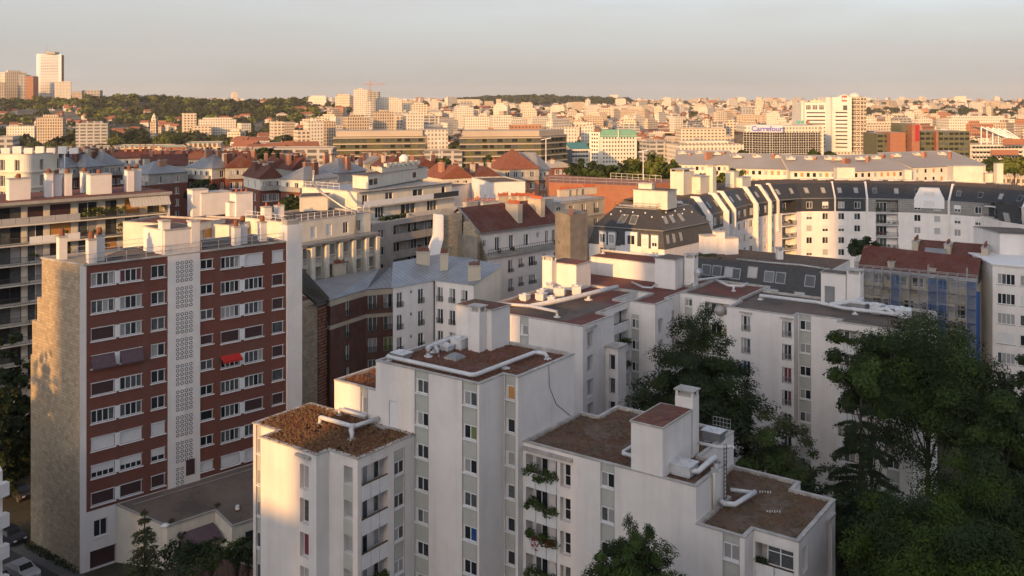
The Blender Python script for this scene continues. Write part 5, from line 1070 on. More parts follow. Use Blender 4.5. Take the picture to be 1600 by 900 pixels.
for r in range(6): 
    zf = zm - .3 - 2.75*r; panel(t, p, q, u0, u1, zf - .16, zf, .1, 1.8, 'white_paint', 'balcony_slab'); put('railing', railmesh(u1 - u0, 1.0, 'iron', .14), t, (*along(p, q, u0, 1.65), zf), math.atan2(q[1]-p[1], q[0]-p[0]))
    for j in range(5): plant(t, (*along(p, q, R.uniform(u0 + .3, u1 - .3), 1.3), zf + R.uniform(.4, 1.0)), R.uniform(.25, .45), 2600 + 7*r + j, 40, R.choice(['leaf_broad', 'leaf_dark']), 'balcony_plant', .14)
for x, Y, w_, d_, h, m in ((1066, 190, 4.6, 3.0, 5.2, 'cream_render'), (1093, 192, 5.2, 3.0, 3.6, 'cream_render'), (1111, 193, 1.6, 1.6, 5.8, 'cream_render'), (1144, 205, 2.4, 2.0, 3.6, 'cream_render'), (1160, 206, 4.5, 2.0, 2.2, 'cream_render'), (1319, 223, 4.2, 2.5, 3.2, 'cream_render'), (1417, 221, 1.6, 1.4, 2.8, 'cream_render'), (1508, 220, 7.0, 3.0, 3.8, 'cream_render'), (1543, 221, 1.8, 1.6, 1.9, 'cream_render'), (1560, 219, 1.5, 1.5, 4.4, 'cream_render')):
    chimney(t, at(x, Y), 0 if x > 1180 else .9, w_, d_, zt - .3, zt + h, m, vents=x in (1111, 1066))
rails(t, offs(arc[1:], 4.5), zt, .8, 'iron', 2.2)
for k in range(9): u = k / 9; duct(t, [(*lerp(at(1250, 222), at(1500, 217), u), zt + .3), (*lerp(at(1250, 222), at(1500, 217), u + .08), zt + .35)], .2)
# small slate gable wing at the right edge
p, q = P(1566, 372, 19.5), P(1604, 379, 19.5); t = thing('slate_gable_wing', 'white wing with a steep slate roof window at the far right edge', 'building', p); b = MB(); pl = [p, q, (q[0]+6, q[1]+9), (p[0], p[1]+9)]
b.prism(pl, 0, 23, top=False); b.build('wall', ['white_render'], t); g2 = MB(); g2.q([(*p, 20), (*q, 20), (q[0], q[1]+3, 26.5), (p[0], p[1]+3, 26.5)]); g2.build('slate_slope', ['slate'], t); skylight(t, (*p, 20), (*q, 20), (p[0], p[1]+3, 26.5), (q[0], q[1]+3, 26.5), .4, .6, 1.6, 2.0, 'curtain')
# ================================================================ low slate-sided house behind the right wing
za, zb_ = 24.0, 19.6; a, b0 = P(1078, 401, za), P(1296, 423, za); nn = ((b0[1]-a[1])/dist(a, b0), -(b0[0]-a[0])/dist(a, b0)); lo = lambda x, d=1.6: (x[0]+nn[0]*d, x[1]+nn[1]*d); bkk = lambda x, d: (x[0]-nn[0]*d, x[1]-nn[1]*d)
t = thing('slate_house', 'low house with a steep slate side and skylights behind the right wing', 'building', lerp(a, b0, .5)); b = MB(); A0, A1 = lo(a), lo(b0); b.q([(*A0, zb_), (*A1, zb_), (*b0, za), (*a, za)]); b.build('slate_slope', ['slate'], t)
b = MB(); b.q([(*A0, 0), (*A1, 0), (*A1, zb_), (*A0, zb_)]); b.q([(*bkk(b0, 11), 0), (*bkk(a, 11), 0), (*bkk(a, 11), za), (*bkk(b0, 11), za)]); b.q([(*A1, 0), (*bkk(b0, 11), 0), (*bkk(b0, 11), za), (*b0, za), (*A1, zb_)]); b.q([(*bkk(a, 11), 0), (*A0, 0), (*A0, zb_), (*a, za), (*bkk(a, 11), za)]); b.build('wall', ['white_render'], t)
b = MB(); b.q([(*a, za), (*b0, za), (*bkk(b0, 11), za), (*bkk(a, 11), za)]); b.build('roof', ['gravel_brown'], t)
for u, v, s in ((.14, .62, 'glass_dark'), (.22, .62, 'glass_dark'), (.31, .62, 'curtain'), (.36, .6, 'glass_dark'), (.48, .7, 'curtain'), (.60, .62, 'glass_mid'), (.68, .62, 'glass_dark'), (.88, .62, 'glass_dark'), (.64, .18, 'curtain'), (.82, .18, 'curtain')): skylight(t, (*A0, zb_), (*A1, zb_), (*a, za), (*b0, za), u, v, 1.5, 1.7 if v > .3 else .7, s)
b = MB(); b.tube([(*lerp(a, b0, .35), za + .3), (*lerp(a, b0, .6), za + .3), (*lerp(a, b0, .8), za + .4), (*b0, za + .2)], .16, 8); b.build('duct', ['steel'], t, smooth=True)
for x, w_, d_, h in ((1108, 2.6, 1.8, 3.0), (1123, 1.4, 1.4, 3.6), (1140, 2.2, 1.6, 2.6)): chimney(t, at(x, 146), .3, w_, d_, za - .1, za + h, 'white_render')
chimney(t, at(1218, 141), 0, .9, .9, za, za + 1.8, 'white_render', vents=True); rails(t, [lerp(a, b0, .15), lerp(a, b0, .98)], za, .8, 'iron', 2.2)
for k in range(26): c = lerp(lerp(a, b0, R.uniform(.0, .25)), bkk(a, 8), R.uniform(.1, .6)); plant(t, (*c, za + .05), R.uniform(.4, .8), 2900 + k, 36, 'leaf_dry', 'roof_weeds', .14, .25)
# ================================================================ scaffolded house with red tiled roofs
z = 21.4; p, q = P(1340, 428, z), P(1528, 446, z); L = dist(p, q); d_ = ((q[0]-p[0])/L, (q[1]-p[1])/L); nb = (-d_[1], d_[0]); bk = lambda x, k: (x[0]+nb[0]*k, x[1]+nb[1]*k); fw = lambda x, k: bk(x, -k); cx = lambda x: UU(p, q, x)
t = thing('scaffolded_house', 'stone house under repair with red tiled roofs, behind scaffolding', 'building', bk(lerp(p, q, .5), 5)); ops = {0: []}
for r in range(5):
    for x in (1388, 1420, 1448, 1475, 1500):
        u = cx(x); zh = z - 3.2 - 2.95*r; ops[0].append((u - .75, u + .75, zh - 1.9, zh, .2, 0)); win(t, p, q, u - .73, u + .73, zh - 1.9, zh, .18, rnd_state(2, 'dm'))
b = MB(); walls(b, [p, q, bk(q, 12), bk(p, 12)], 0, z, ops); b.build('wall', ['stone_tan'], t)
b = MB(); rl = [along(p, q, 0, -.3), along(p, q, L, -.3), bk(q, 4.6), bk(p, 4.6)]; b.q([(*rl[0], z + .9), (*rl[1], z + .9), (*rl[2], z + 3.3), (*rl[3], z + 3.9)]); b.q([(*rl[3], z + 3.9), (*rl[2], z + 3.3), (*bk(q, 9), z + .6), (*bk(p, 9), z + .6)]); b.build('roof', ['tile_red'], t)
b = MB(); b.q([(*along(p, q, 0, .3), z - .4), (*along(p, q, L, .3), z - .4), (*rl[1], z + .95), (*rl[0], z + .95)]); b.build('zinc_apron', ['zinc_plain'], t)
for x in (1374, 1409, 1435, 1474):
    u = cx(x); A, B_ = along(p, q, u - 1.1, .35), along(p, q, u + 1.1, .35); b = MB(); b.prism([A, B_, along(p, q, u + 1.1, -2), along(p, q, u - 1.1, -2)], z - 1.3, z + .6); b.build('dormer', ['stone_tan'], t); win(t, A, B_, .3, 1.9, z - 1.0, z + .4, -.02, 'mm')
    b = MB(); b.prism(inset([A, B_, along(p, q, u + 1.1, -2), along(p, q, u - 1.1, -2)], -.15), z + .6, z + .75, bot=True); b.build('dormer_roof', ['zinc_plain'], t)
for x in (1370, 1472):
    u = cx(x); A, B_ = along(p, q, u - 1.9, .8), along(p, q, u + 1.9, .8); b = MB()
    for k in range(9): b.lathe(lerp(A, B_, (k + .5)/9), [(.08, z - 2.9), (.13, z - 2.5), (.07, z - 2.0)], 6)
    b.bar((*A, z - 1.9), (*B_, z - 1.9), .3, .25); b.bar((*A, z - 3.0), (*B_, z - 3.0), .9, .25); b.build('balustrade', ['stone_tan'], t)
for x, yt, k, n_ in ((1395, 404, 2.5, 6), (1459, 414, 2.5, 6), (1432, 372, 12, 8), (1482, 377, 11, 5), (1540, 382, 10, 5)):
    A, B_ = bk(p, k), bk(q, k); c = along(A, B_, UU(A, B_, x)); chimney(t, c, math.atan2(nb[1], nb[0]), 3.2, .9, z - 1, ZZ(A, B_, x, yt) - .3, 'stone_tan', n_, potm='pot')
r0, r1 = bk(lerp(p, q, .42), 9.2), bk(lerp(p, q, 1.02), 9.2); b = MB(); b.q([(*r0, z + 2.2), (*r1, z + 2.2), (*bk(r1, 4), z + 4.2), (*bk(r0, 4), z + 4.2)]); b.q([(*r0, 0), (*r1, 0), (*r1, z + 2.2), (*r0, z + 2.2)]); b.build('rear_roof', ['tile_red'], t)
b = MB(); b.q([(*bk(lerp(p, q, .5), 7), z + 2.6), (*bk(lerp(p, q, .68), 7), z + 2.6), (*bk(lerp(p, q, .68), 9), z + 3.6), (*bk(lerp(p, q, .5), 9), z + 3.6)]); b.build('glass_roof', ['zinc_plain'], t)
sc_ = thing('scaffolding', 'grey pipe scaffolding with blue netting in front of the stone house', 'scaffolding', fw(lerp(p, q, .5), 1.5))
b = MB(); n_ = 13
for k in range(n_ + 1):
    for dd in (.8, 1.9): c = fw(lerp(p, q, k/n_), dd); b.tube([(*c, 0), (*c, z + (1.6 if k % 4 else 2.6))], .06, 5)
b.build('standards', ['steel'], sc_, uv=False); b = MB()
for r in range(8):
    zz = z + .6 - r*2.0
    for dd in (.8, 1.9): b.bar((*fw(p, dd), zz + 1.0), (*fw(q, dd), zz + 1.0), .06); b.bar((*fw(p, dd), zz), (*fw(q, dd), zz), .06)
for k in range(0, n_, 3):
    for r in range(0, 8, 2): zz = z + .6 - r*2.0; b.bar((*fw(lerp(p, q, k/n_), 1.95), zz), (*fw(lerp(p, q, (k+1)/n_), 1.95), zz - 2), .05)
b.build('ledgers', ['steel'], sc_, uv=False)
for r in range(8): zz = z + .6 - r*2.0; panel(sc_, fw(p, .85), fw(q, .85), 0, L, zz - .06, zz - .01, 0, 1.0, 'wood', 'plank_deck')
m = mat('net_blue', (.06, .13, .29), (.04, .09, .20), 3, .9); bs = m.node_tree.nodes['Principled BSDF']; bs.inputs['Alpha'].default_value = .48
m = mat('net_grey', (.40, .42, .44), (.32, .34, .36), 3, .9); m.node_tree.nodes['Principled BSDF'].inputs['Alpha'].default_value = .22
for k in range(n_):
    blue = k in (0, 4, 8, 9, 12)
    for r in range(5):
        if k == 8 and r > 2 or (blue is False and (k + r) % 3 == 0): continue
        za_, zb2 = z + .8 - r*3.2, z + .8 - (r+1)*3.2; A, B_ = fw(lerp(p, q, k/n_ + .004), 2.0), fw(lerp(p, q, (k+1)/n_ - .004), 2.0); Mi = fw(lerp(p, q, (k+.5)/n_), 2.0 + R.uniform(.05, .25)); b = MB()
        b.q([(*A, zb2), (*Mi, zb2), (*Mi, za_), (*A, za_)]); b.q([(*Mi, zb2), (*B_, zb2), (*B_, za_), (*Mi, za_)]); b.build('net', ['net_blue' if blue else 'net_grey'], sc_)
A = fw(q, 2.1); panel(sc_, A, (A[0]+d_[0], A[1]+d_[1]), 0, .5, 6, z - .5, 0, .1, 'curtain_blue', 'chute')
x0, x1 = fw(lerp(p, q, .0), 1.9), fw(lerp(p, q, .0), -3); rails(sc_, [at(1350, 146), at(1396, 147)], zat(404, 146), 1.8, 'steel', .8, 'guard_rail', 4)
# low shed roof in front of it
p2, q2 = P(1478, 553, 8), P(1531, 560, 8); 
# ================================================================ white house at the right edge
z = 24.4; p, q = P(1551, 412, z), P(1640, 420, z); pe = P(1527, 400, z)
t = thing('window_house', 'white house with rows of wide windows at the right edge', 'building', q); ops = {0: [], 3: []}
for r in range(7):
    for j, (u, w_) in enumerate(((.6, 2.3), (3.5, 2.6), (6.9, 2.6))):
        zh = z - 1.3 - 2.85*r; ops[0].append((u, u + w_, zh - 1.55, zh, .16, 0)); win(t, p, q, u + .01, u + w_ - .01, zh - 1.55, zh, .14, ['cmdd', 'ddmd', 'cccc', 's', 'mccc', 'ddcm', 'mmmm'][(r + j*2) % 7], split=True, sill='grey_render')
pl = [p, q, (q[0]+2, q[1]+14), (pe[0]+1, pe[1]+9), pe]; b = MB(); walls(b, pl, 0, z, ops); b.build('wall', ['white_render'], t)
flat_roof(t, pl, z, 'red_felt'); b = MB(); b.prism(inset(pl, -.3), z - .12, z + .08, bot=True); b.build('eaves', ['white_paint'], t)
lift_box(t, [P(1562, 398, z), P(1640, 402, z), (P(1640, 402, z)[0], P(1640, 402, z)[1]+8), (P(1562, 398, z)[0], P(1562, 398, z)[1]+8)], z, z + 3.2, 'roof_felt')
for k in range(8): panel(t, pe, p, 1.2, 1.35, 4 + k*2.2, 4.9 + k*2.2, 0, .05, 'iron', 'wall_hook')
# ================================================================ terrain and the far city
import numpy as np
NR = np.random.RandomState(5)
def sstep(a, b, x): t_ = min(1, max(0, (x - a) / (b - a))); return t_*t_*(3 - 2*t_)
HILLS = ((-690, 1750, 28, 430, 330), (-200, 1900, 22, 260, 300), (-1500, 2000, 36, 700, 400), (90, 3600, 18, 330, 420), (1700, 3400, 10, 900, 500))
def T(x, y):
    z = 38 * sstep(900, 4600, y) + 7 * sstep(4600, 9000, y)
    for hx, hy, hh, rx, ry in HILLS: z += hh * (1 + .22*math.sin(x*.021 + y*.004)*math.cos(y*.013 - x*.007)) * math.exp(-((x-hx)/rx)**2 - ((y-hy)/ry)**2)
    return z - .3
g = MB(); ys = [240, 320, 420, 540, 680, 840] + [1000 + 130*i for i in range(24)] + [4300, 4800, 5500, 6400, 7600, 9500]; nx = 48
for j, y in enumerate(ys):
    for i in range(nx + 1): x = (i/nx - .5) * 2 * (y * .9 + 350); g.v.append((x, y, T(x, y)))
for j in range(len(ys) - 1):
    for i in range(nx): a = j*(nx+1) + i; g.f.append((a, a+1, a+nx+2, a+nx+1)); g.m.append(0)
struct('terrain', g, ['city_ground'])
g = MB(); g.q([(-700, -400, -.05), (700, -400, -.05), (700, 245, -.05), (-700, 245, -.05)]); struct('ground', g, ['pavement'])
def farwall(name, c, c2, win=(.075, .065, .055), w=3.0, h=3.0, gap=.27):
    m = mat(name, c, c2, .03, .9); t_ = m.node_tree; N = t_.nodes; b = N['Principled BSDF']; src = b.inputs['Base Color'].links[0].from_socket
    uv = N.new('ShaderNodeUVMap'); br = N.new('ShaderNodeTexBrick'); br.offset = 0; br.inputs['Scale'].default_value = 1; br.inputs['Brick Width'].default_value = w; br.inputs['Row Height'].default_value = h
    br.inputs['Mortar Size'].default_value = gap * min(w, h); br.inputs['Mortar Smooth'].default_value = .1; br.inputs['Bias'].default_value = -.2
    br.inputs['Color1'].default_value = (*win, 1); br.inputs['Color2'].default_value = tuple(x*1.8 for x in win) + (1,)
    x = N.new('ShaderNodeMix'); x.data_type = 'RGBA'; t_.links.new(uv.outputs[0], br.inputs['Vector']); t_.links.new(br.outputs['Fac'], x.inputs[0]); t_.links.new(br.outputs['Color'], x.inputs[6]); t_.links.new(src, x.inputs[7]); t_.links.new(x.outputs[2], b.inputs['Base Color'])
farwall('far_white', (.64, .59, .50), (.56, .51, .43), (.19, .17, .14), 2.6, 2.9, .25); farwall('far_cream', (.62, .53, .41), (.56, .47, .36), (.12, .10, .08), 3.6, 3.0, .24); farwall('far_tan', (.52, .42, .31), (.46, .37, .27), (.10, .085, .07), 2.2, 2.8, .22); farwall('far_grey', (.42, .40, .37), (.34, .325, .30), (.09, .085, .08), 6.0, 3.0, .24); farwall('far_brick', (.42, .20, .11), (.36, .17, .10))
mat('far_roof_red', (.26, .105, .06), (.20, .085, .052), .05, .9); mat('far_roof_grey', (.26, .245, .235), (.33, .31, .29), .05, .8); mat('far_roof_tan', (.44, .37, .29), (.36, .30, .24), .05, .9); mat('far_roof_green', (.30, .38, .29), (.25, .33, .25), .05, .8)
mat('sign_blue', (.03, .05, .40), None, rough=.4); mat('sign_red', (.62, .05, .04), None, rough=.4); mat('sign_white', (.8, .8, .8), None, rough=.5); mat('sign_lilac', (.46, .46, .52), None, rough=.5); mat('sign_green', (.10, .32, .26), None, rough=.5)
mat('tower_white', (.60, .57, .52), (.54, .51, .46), .1, .8)
mat('roof_teal', (.07, .22, .20), (.06, .18, .165), .3, .6); mat('roof_jade', (.16, .33, .23), (.13, .28, .20), .3, .6)
def fhouse(b, x, y, w_, d_, h, rot, z0, roof, mw, mr, rh=0):
    c, s = math.cos(rot), math.sin(rot); R4 = [(x + c*i*w_/2 - s*j*d_/2, y + s*i*w_/2 + c*j*d_/2) for i, j in ((-1, -1), (1, -1), (1, 1), (-1, 1))]
    if roof == 'flat':
        b.prism(R4, z0, z0 + h, mw, mr)
        if rh > 0: k = inset(R4, min(w_, d_)*.3); b.prism(k, z0 + h, z0 + h + rh, mw, mr)
    else: b.prism(R4, z0, z0 + h, mw, top=False); hip(R4, z0 + h, z0 + h + rh, b, mr, gable=(0, 1) if roof == 'gable' else ()); 
    if roof == 'gable': L0, L1 = dist(R4[0], R4[1]), dist(R4[1], R4[2])
WALLS = ['far_white', 'far_cream', 'far_tan', 'far_grey', 'far_brick']; ROOFS = ['far_roof_red', 'far_roof_grey', 'far_roof_tan']
CW = {'far_white': 'white', 'far_cream': 'cream', 'far_tan': 'tan', 'far_grey': 'grey', 'far_brick': 'brick'}; CR = {'far_roof_red': 'red', 'far_roof_grey': 'grey', 'far_roof_tan': 'pale'}
occ = [(57, 112, 880, 920), ]
fr_ = random.Random(21); cells = []
def zone(px):
    for lim, s in ((300, 'below the wooded hill'), (520, 'left of the green glass offices'), (720, 'behind the left glass office'), (900, 'behind the right glass office'), (1010, 'around the green-roofed hotel'), (1160, 'left of the supermarket block'), (1360, 'behind the hotel tower'), (2000, 'right of the hotel tower')):
        if px < lim: return s
def near_ok(px, y):
    if px < 340: return False
    if 1140 < px < 1540 and y < 760: return False
    if 700 < px < 880 and y < 640 or 500 < px < 680 and y < 640: return False
    if 905 < px < 1010 and y < 790: return False
    return True
cnt = 0; used = []; seen = {}
while cnt < 285:
    y = 400 + 1500 * fr_.random() ** 1.15; px = fr_.uniform(340, 1640); x = (px - 800) / F * y
    if not near_ok(px, y): continue
    w_, d_ = fr_.uniform(9, 26), fr_.uniform(8, 13)
    if any(abs(x - u) < (w_ + e) * .5 and abs(y - v) < 15 for u, v, e in used): continue
    big = fr_.random() < .22 and y > 800; h = fr_.uniform(16, 30) if big else fr_.uniform(6, 13); roof = 'flat' if big or fr_.random() < .25 else ('hip' if fr_.random() < .5 else 'gable')
    mw = fr_.choices(WALLS, (5, 5, 3, 1.5, 1.2))[0]; mr = fr_.choices(ROOFS, (4, 1.5, 1.2))[0] if roof != 'flat' else fr_.choice(['far_roof_tan', 'far_roof_grey'])
    b = MB(); fhouse(b, 0, 0, w_, d_, h, 0, 0, roof, 0, 1, fr_.uniform(2.5, 4.5) if roof != 'flat' else fr_.choice([0, 2.5]))
    o = b.build('town_house' if not big else 'apartment_block', [mw, mr]); o.location = (x, y, T(x, y) - .5); o.rotation_euler = (0, 0, fr_.choice([-.6, -.2, .0, .25, .5, .75]) + fr_.uniform(-.1, .1))
    lab = f"{'tall' if big else 'wide' if w_ > 18 else 'small'} {CW[mw]} {'block' if big else 'house'}, {'flat' if roof == 'flat' else roof} {CR[mr]} roof, {'near' if y < 800 else 'midway' if y < 1200 else 'far'}, {zone(px)}"
    tag(o, lab, 'building', 'buildings of the far city'); used.append((x, y, w_)); cnt += 1
b = MB(); n_ = 0
while n_ < 7500:                                         # the rest of the city to the horizon, past counting
    y = 900 + 5600 * fr_.random() ** 1.35; px = fr_.uniform(-60, 1660); x = (px - 800) / F * y
    if px < 480 and y < 2300 or 1150 < px < 1520 and y < 1000: continue
    if math.exp(-((x-90)/330)**2 - ((y-3600)/420)**2) > .35: continue
    n_ += 1; big = fr_.random() < .07; h = fr_.uniform(16, 28) if big else fr_.uniform(5, 12); roof = 'flat' if big or fr_.random() < .28 else 'gable'
    fhouse(b, x, y, fr_.uniform(7, 22) if not big else fr_.uniform(12, 40), fr_.uniform(7, 12), h, fr_.choice([-.6, -.2, 0, .25, .5, .8]), T(x, y) - 1, roof, fr_.choices(range(5), (6, 5, 2, 1.5, .8))[0], 5 + fr_.choices(range(3), (3, 1.5, 2))[0], 3)
o = b.build('distant_city', WALLS + ROOFS); tag(o, 'sea of small sunlit buildings running to the horizon', 'city', kind='stuff')
# ---- named far buildings: px0, px1, top row, distance, depth, bottom z, wall, roof, label
def farblock(px0, px1, yt, Y, dep, wm, rm, label, name='apartment_block', z0=None, rot=0.0, pent=0, roof='flat', rh=3, rows=0, bays=0, pitch=3.0, ww=1.6, wh=1.5, st='d', sides=0):
    a, c = at(px0, Y), at(px1, Y + rot); z1 = zat(yt, Y); zb = T(*a) - 1 if z0 is None else z0; t_, pl = bld(name, label, a, c, dep, z1, wm, zb, roof=roof, rm=rm, rh=rh, rows=rows, bays=bays, pitch=pitch, bw=ww, wh=wh, head=1.2, n=1, st=st, holes=False, sides=(sides, sides), margin=1.5, cm='far_roof_tan')
    if pent: b = MB(); b.prism(inset(pl, dep*.3), z1, z1 + pent); b.build('roof_plant', [wm], t_)
    return t_, pl
FB = [  # px0 px1 top  Y  dep wall roof rot pent label
 (-6, 8, 128, 1800, 20, 'far_cream', 'far_roof_red', 10, 0, 'cream tower cut by the left edge of the picture'),
 (57, 98, 184, 900, 16, 'far_tan', 'far_roof_tan', 6, 3, 'orange sunlit slab below the wooded hill at the left'),
 (118, 168, 193, 860, 15, 'far_grey', 'far_roof_grey', 8, 2, 'grey-beige slab right of the orange one below the hill'),
 (10, 54, 197, 960, 12, 'far_white', 'far_roof_red', 4, 0, 'long low white block left of the orange slab'),
 (286, 307, 177, 1050, 14, 'far_cream', 'far_roof_tan', 6, 0, 'small cream tower at the foot of the wooded hill'),
 (311, 369, 187, 1020, 14, 'far_white', 'far_roof_tan', 14, 2, 'white slab with roof boxes right of the small cream tower'),
 (300, 330, 197, 1000, 14, 'far_cream', 'far_roof_tan', 6, 0, 'low cream block in front of the white slab under the hill'),
 (113, 128, 143, 1820, 20, 'far_tan', 'far_roof_red', 5, 0, 'tan block on the hill right of the pale tower'),
 (128, 156, 141, 1900, 20, 'far_grey', 'far_roof_grey', 5, 0, 'dark grey block on the hill crest behind the trees'),
 (553, 574, 140, 1350, 20, 'far_white', 'far_roof_tan', 4, 2, 'bright white tower, tallest of the central cluster'),
 (574, 594, 143, 1500, 18, 'far_grey', 'far_roof_grey', 4, 0, 'grey-brown tower shell beside the red crane'),
 (587, 628, 154, 1400, 20, 'far_white', 'far_roof_tan', 6, 2, 'broad white block right of the crane'),
 (572, 580, 158, 1300, 14, 'far_white', 'far_roof_tan', 3, 0, 'narrow white block at the foot of the white tower'),
 (629, 648, 158, 1600, 18, 'far_cream', 'far_roof_tan', 4, 0, 'cream block right of the broad white block'),
 (643, 668, 163, 1250, 16, 'far_cream', 'far_roof_tan', 4, 2, 'low cream block with roof box behind the glass offices'),
 (683, 696, 160, 1700, 18, 'far_white', 'far_roof_tan', 3, 0, 'slender white tower before the wooded ridge'),
 (695, 750, 155, 2600, 25, 'far_cream', 'far_roof_tan', 5, 0, 'long cream slab on the central skyline'),
 (758, 771, 158, 2100, 20, 'far_tan', 'far_roof_tan', 3, 0, 'tan tower before the wooded ridge'),
 (713, 740, 168, 1300, 18, 'far_white', 'far_roof_tan', 6, 3, 'white block before the ridge, left of the low white offices'),
 (542, 576, 183, 820, 16, 'far_tan', 'far_roof_tan', 8, 2, 'tan flats with balconies behind the left glass office'),
 (588, 616, 175, 850, 16, 'far_tan', 'far_roof_tan', 6, 2, 'brown-striped flats, middle of the row behind the left glass office'),
 (618, 640, 180, 900, 15, 'far_cream', 'far_roof_tan', 5, 0, 'cream flats right of the brown-striped ones'),
 (636, 662, 177, 870, 16, 'far_white', 'far_roof_tan', 6, 2, 'white gable-ended flats behind the left glass office'),
 (662, 684, 181, 950, 15, 'far_grey', 'far_roof_grey', 5, 0, 'grey flats between the two glass offices'),
 (482, 505, 190, 780, 15, 'far_white', 'far_roof_tan', 6, 3, 'white stepped tower left of the left glass office'),
 (466, 486, 204, 740, 14, 'far_cream', 'far_roof_tan', 5, 0, 'low cream flats at the left end of the glass offices'),
 (504, 524, 190, 820, 14, 'far_tan', 'far_roof_tan', 5, 2, 'tan flats touching the left glass office'),
 (426, 444, 190, 900, 14, 'far_cream', 'far_roof_tan', 5, 0, 'lone cream block among low roofs left of centre'),
 (475, 512, 160, 2000, 20, 'far_cream', 'far_roof_tan', 6, 0, 'cream block on the skyline left of the white tower'),
 (664, 700, 203, 640, 14, 'far_white', 'far_roof_grey', 6, 0, 'white office wing between the two glass offices'),
 (770, 800, 180, 1000, 16, 'far_white', 'far_roof_tan', 5, 0, 'white striped office behind the right glass office'),
 (726, 765, 182, 1050, 16, 'far_white', 'far_roof_tan', 5, 0, 'long white striped office behind the right glass office'),
 (800, 846, 195, 800, 16, 'far_brick', 'far_roof_red', 4, 0, 'low orange brick block behind the right glass office'),
 (857, 902, 200, 800, 16, 'far_white', 'far_roof_tan', 4, 0, 'white block with red shutters behind the right glass office'),
 (953, 966, 148, 5200, 30, 'far_white', 'far_roof_tan', 3, 0, 'lone white tower on the skyline right of centre'),
 (976, 1001, 156, 5400, 30, 'far_cream', 'far_roof_tan', 3, 0, 'wide pink slab right of the lone skyline tower'),
 (988, 1003, 180, 1250, 16, 'far_white', 'far_roof_tan', 3, 0, 'white cube block above the green-roofed hotel'),
 (1064, 1134, 201, 900, 20, 'far_cream', 'far_roof_red', 4, 0, 'long block with an orange roof left of the supermarket'),
 (1016, 1060, 222, 640, 18, 'far_grey', 'far_roof_grey', 6, 0, 'pale blue-grey shed right of the green-roofed hotel'),
 (1060, 1162, 226, 620, 26, 'far_white', 'far_roof_tan', 8, 2, 'long white flat-roofed hall left of the supermarket'),
 (1352, 1366, 205, 760, 14, 'glass_dark', 'far_roof_grey', 3, 0, 'narrow dark glass block right of the hotel tower'),
 (1482, 1586, 186, 980, 24, 'far_white', 'far_roof_tan', 6, 3, 'long white office with window bands near the right edge'),
 (1230, 1250, 160, 3000, 20, 'far_white', 'far_roof_tan', 3, 0, 'small white block on the skyline left of the hotel tower'),
 (1536, 1545, 156, 5600, 30, 'far_white', 'far_roof_tan', 3, 0, 'thin white tower on the right skyline'),
 (1505, 1520, 160, 5200, 30, 'far_white', 'far_roof_tan', 3, 0, 'small white block on the right skyline'),
]
for f_ in FB: farblock(f_[0], f_[1], f_[2], f_[3], f_[4], f_[5], f_[6], f_[9], 'skyline_tower' if 'tower' in f_[9] else 'apartment_block', rot=f_[7], pent=f_[8])
# pale twin-level towers on the left hill
t, pl = farblock(8, 42, 113, 1850, 26, 'far_cream', 'far_roof_tan', 'square pale tower with grey side strips on the left hill', 'skyline_tower', rot=30, pent=4)
for x0, x1, m in ((28, 40, 'far_grey'), (40, 52, 'far_brick')): a, c = at(x0, 1838), at(x1, 1842); b = MB(); b.prism([a, c, (c[0], c[1]+20), (a[0], a[1]+20)], T(*a) - 1, zat(119 if x0 > 30 else 117, 1840)); b.build('side_wing', [m], t)
t, pl = farblock(58, 96, 84, 1900, 34, 'sign_white', 'far_roof_tan', 'tallest pale tower on the left skyline, two masts on its roof', 'skyline_tower', rot=22)
b = MB(); a, c = at(96, 1922), at(100, 1934); b.prism([a, c, (c[0]-20, c[1]+26), (a[0]-20, a[1]+26)], T(*a), zat(86, 1925)); b.build('shade_tinted_side', ['far_brick'], t)  # shade of this narrow side is put in as a brown wall colour
a, c = at(70, 1905), at(86, 1912); b = MB(); b.prism([a, c, (c[0], c[1]+18), (a[0], a[1]+18)], zat(84, 1900), zat(80.5, 1900)); b.build('roof_plant', ['far_cream'], t)
for x in (72.5, 85.5): b = MB(); b.tube([(*at(x, 1912), zat(82, 1900)), (*at(x, 1912), zat(68, 1900))], .5, 5); b.build('mast', ['steel'], t)
A, B_ = at(58, 1900), at(96, 1922); b = MB(); LL = dist(A, B_)
for k in range(27): zz = zat(87, 1900) - 3.2*k; x0, x1 = along(A, B_, LL*.14, .3), along(A, B_, LL*.86, .3); b.bar((*x0, zz), (*x1, zz), .5, 1.3)
o = b.build('window_bands', ['far_cream'], t); farblock(85, 111, 127, 1860, 22, 'far_white', 'far_roof_tan', 'white block in front of the tallest left tower', 'apartment_block', rot=12)
# bell tower
x, y = at(241, 930); t = thing('bell_tower', 'small tan bell tower among the trees under the left hill', 'tower', (x, y)); zt_ = zat(190, 930); b = MB(); b.box(x-3, x+3, y-3, y+3, 0, zt_); b.build('shaft', ['far_tan'], t); b = MB(); b.box(x-2.2, x+2.2, y-2.2, y+2.2, zt_, zt_+3.5); b.lathe((x, y), [(2.4, zt_+3.5), (2.0, zt_+5.5), (.3, zt_+8)], 8); b.build('lantern', ['far_cream'], t)
# crane
x, y = at(578, 1480); t = thing('tower_crane', 'thin red tower crane above the central white towers', 'crane', (x, y)); zt_ = zat(130, 1480); b = MB(); b.bar((x, y, zat(150, 1480)), (x, y, zt_), 1.2); b.build('mast', ['brick_pink'], t); b = MB(); b.bar((x - 10, y, zt_ - 2), (x + 24, y + 3, zt_ - 1), .9); b.bar((x, y, zt_ + 4), (x + 20, y, zt_ - 1), .3); b.bar((x, y, zt_ + 4), (x - 9, y, zt_ - 2), .3); b.bar((x, y, zt_ - 2), (x, y, zt_ + 4), .8); b.build('jib', ['brick_pink'], t)
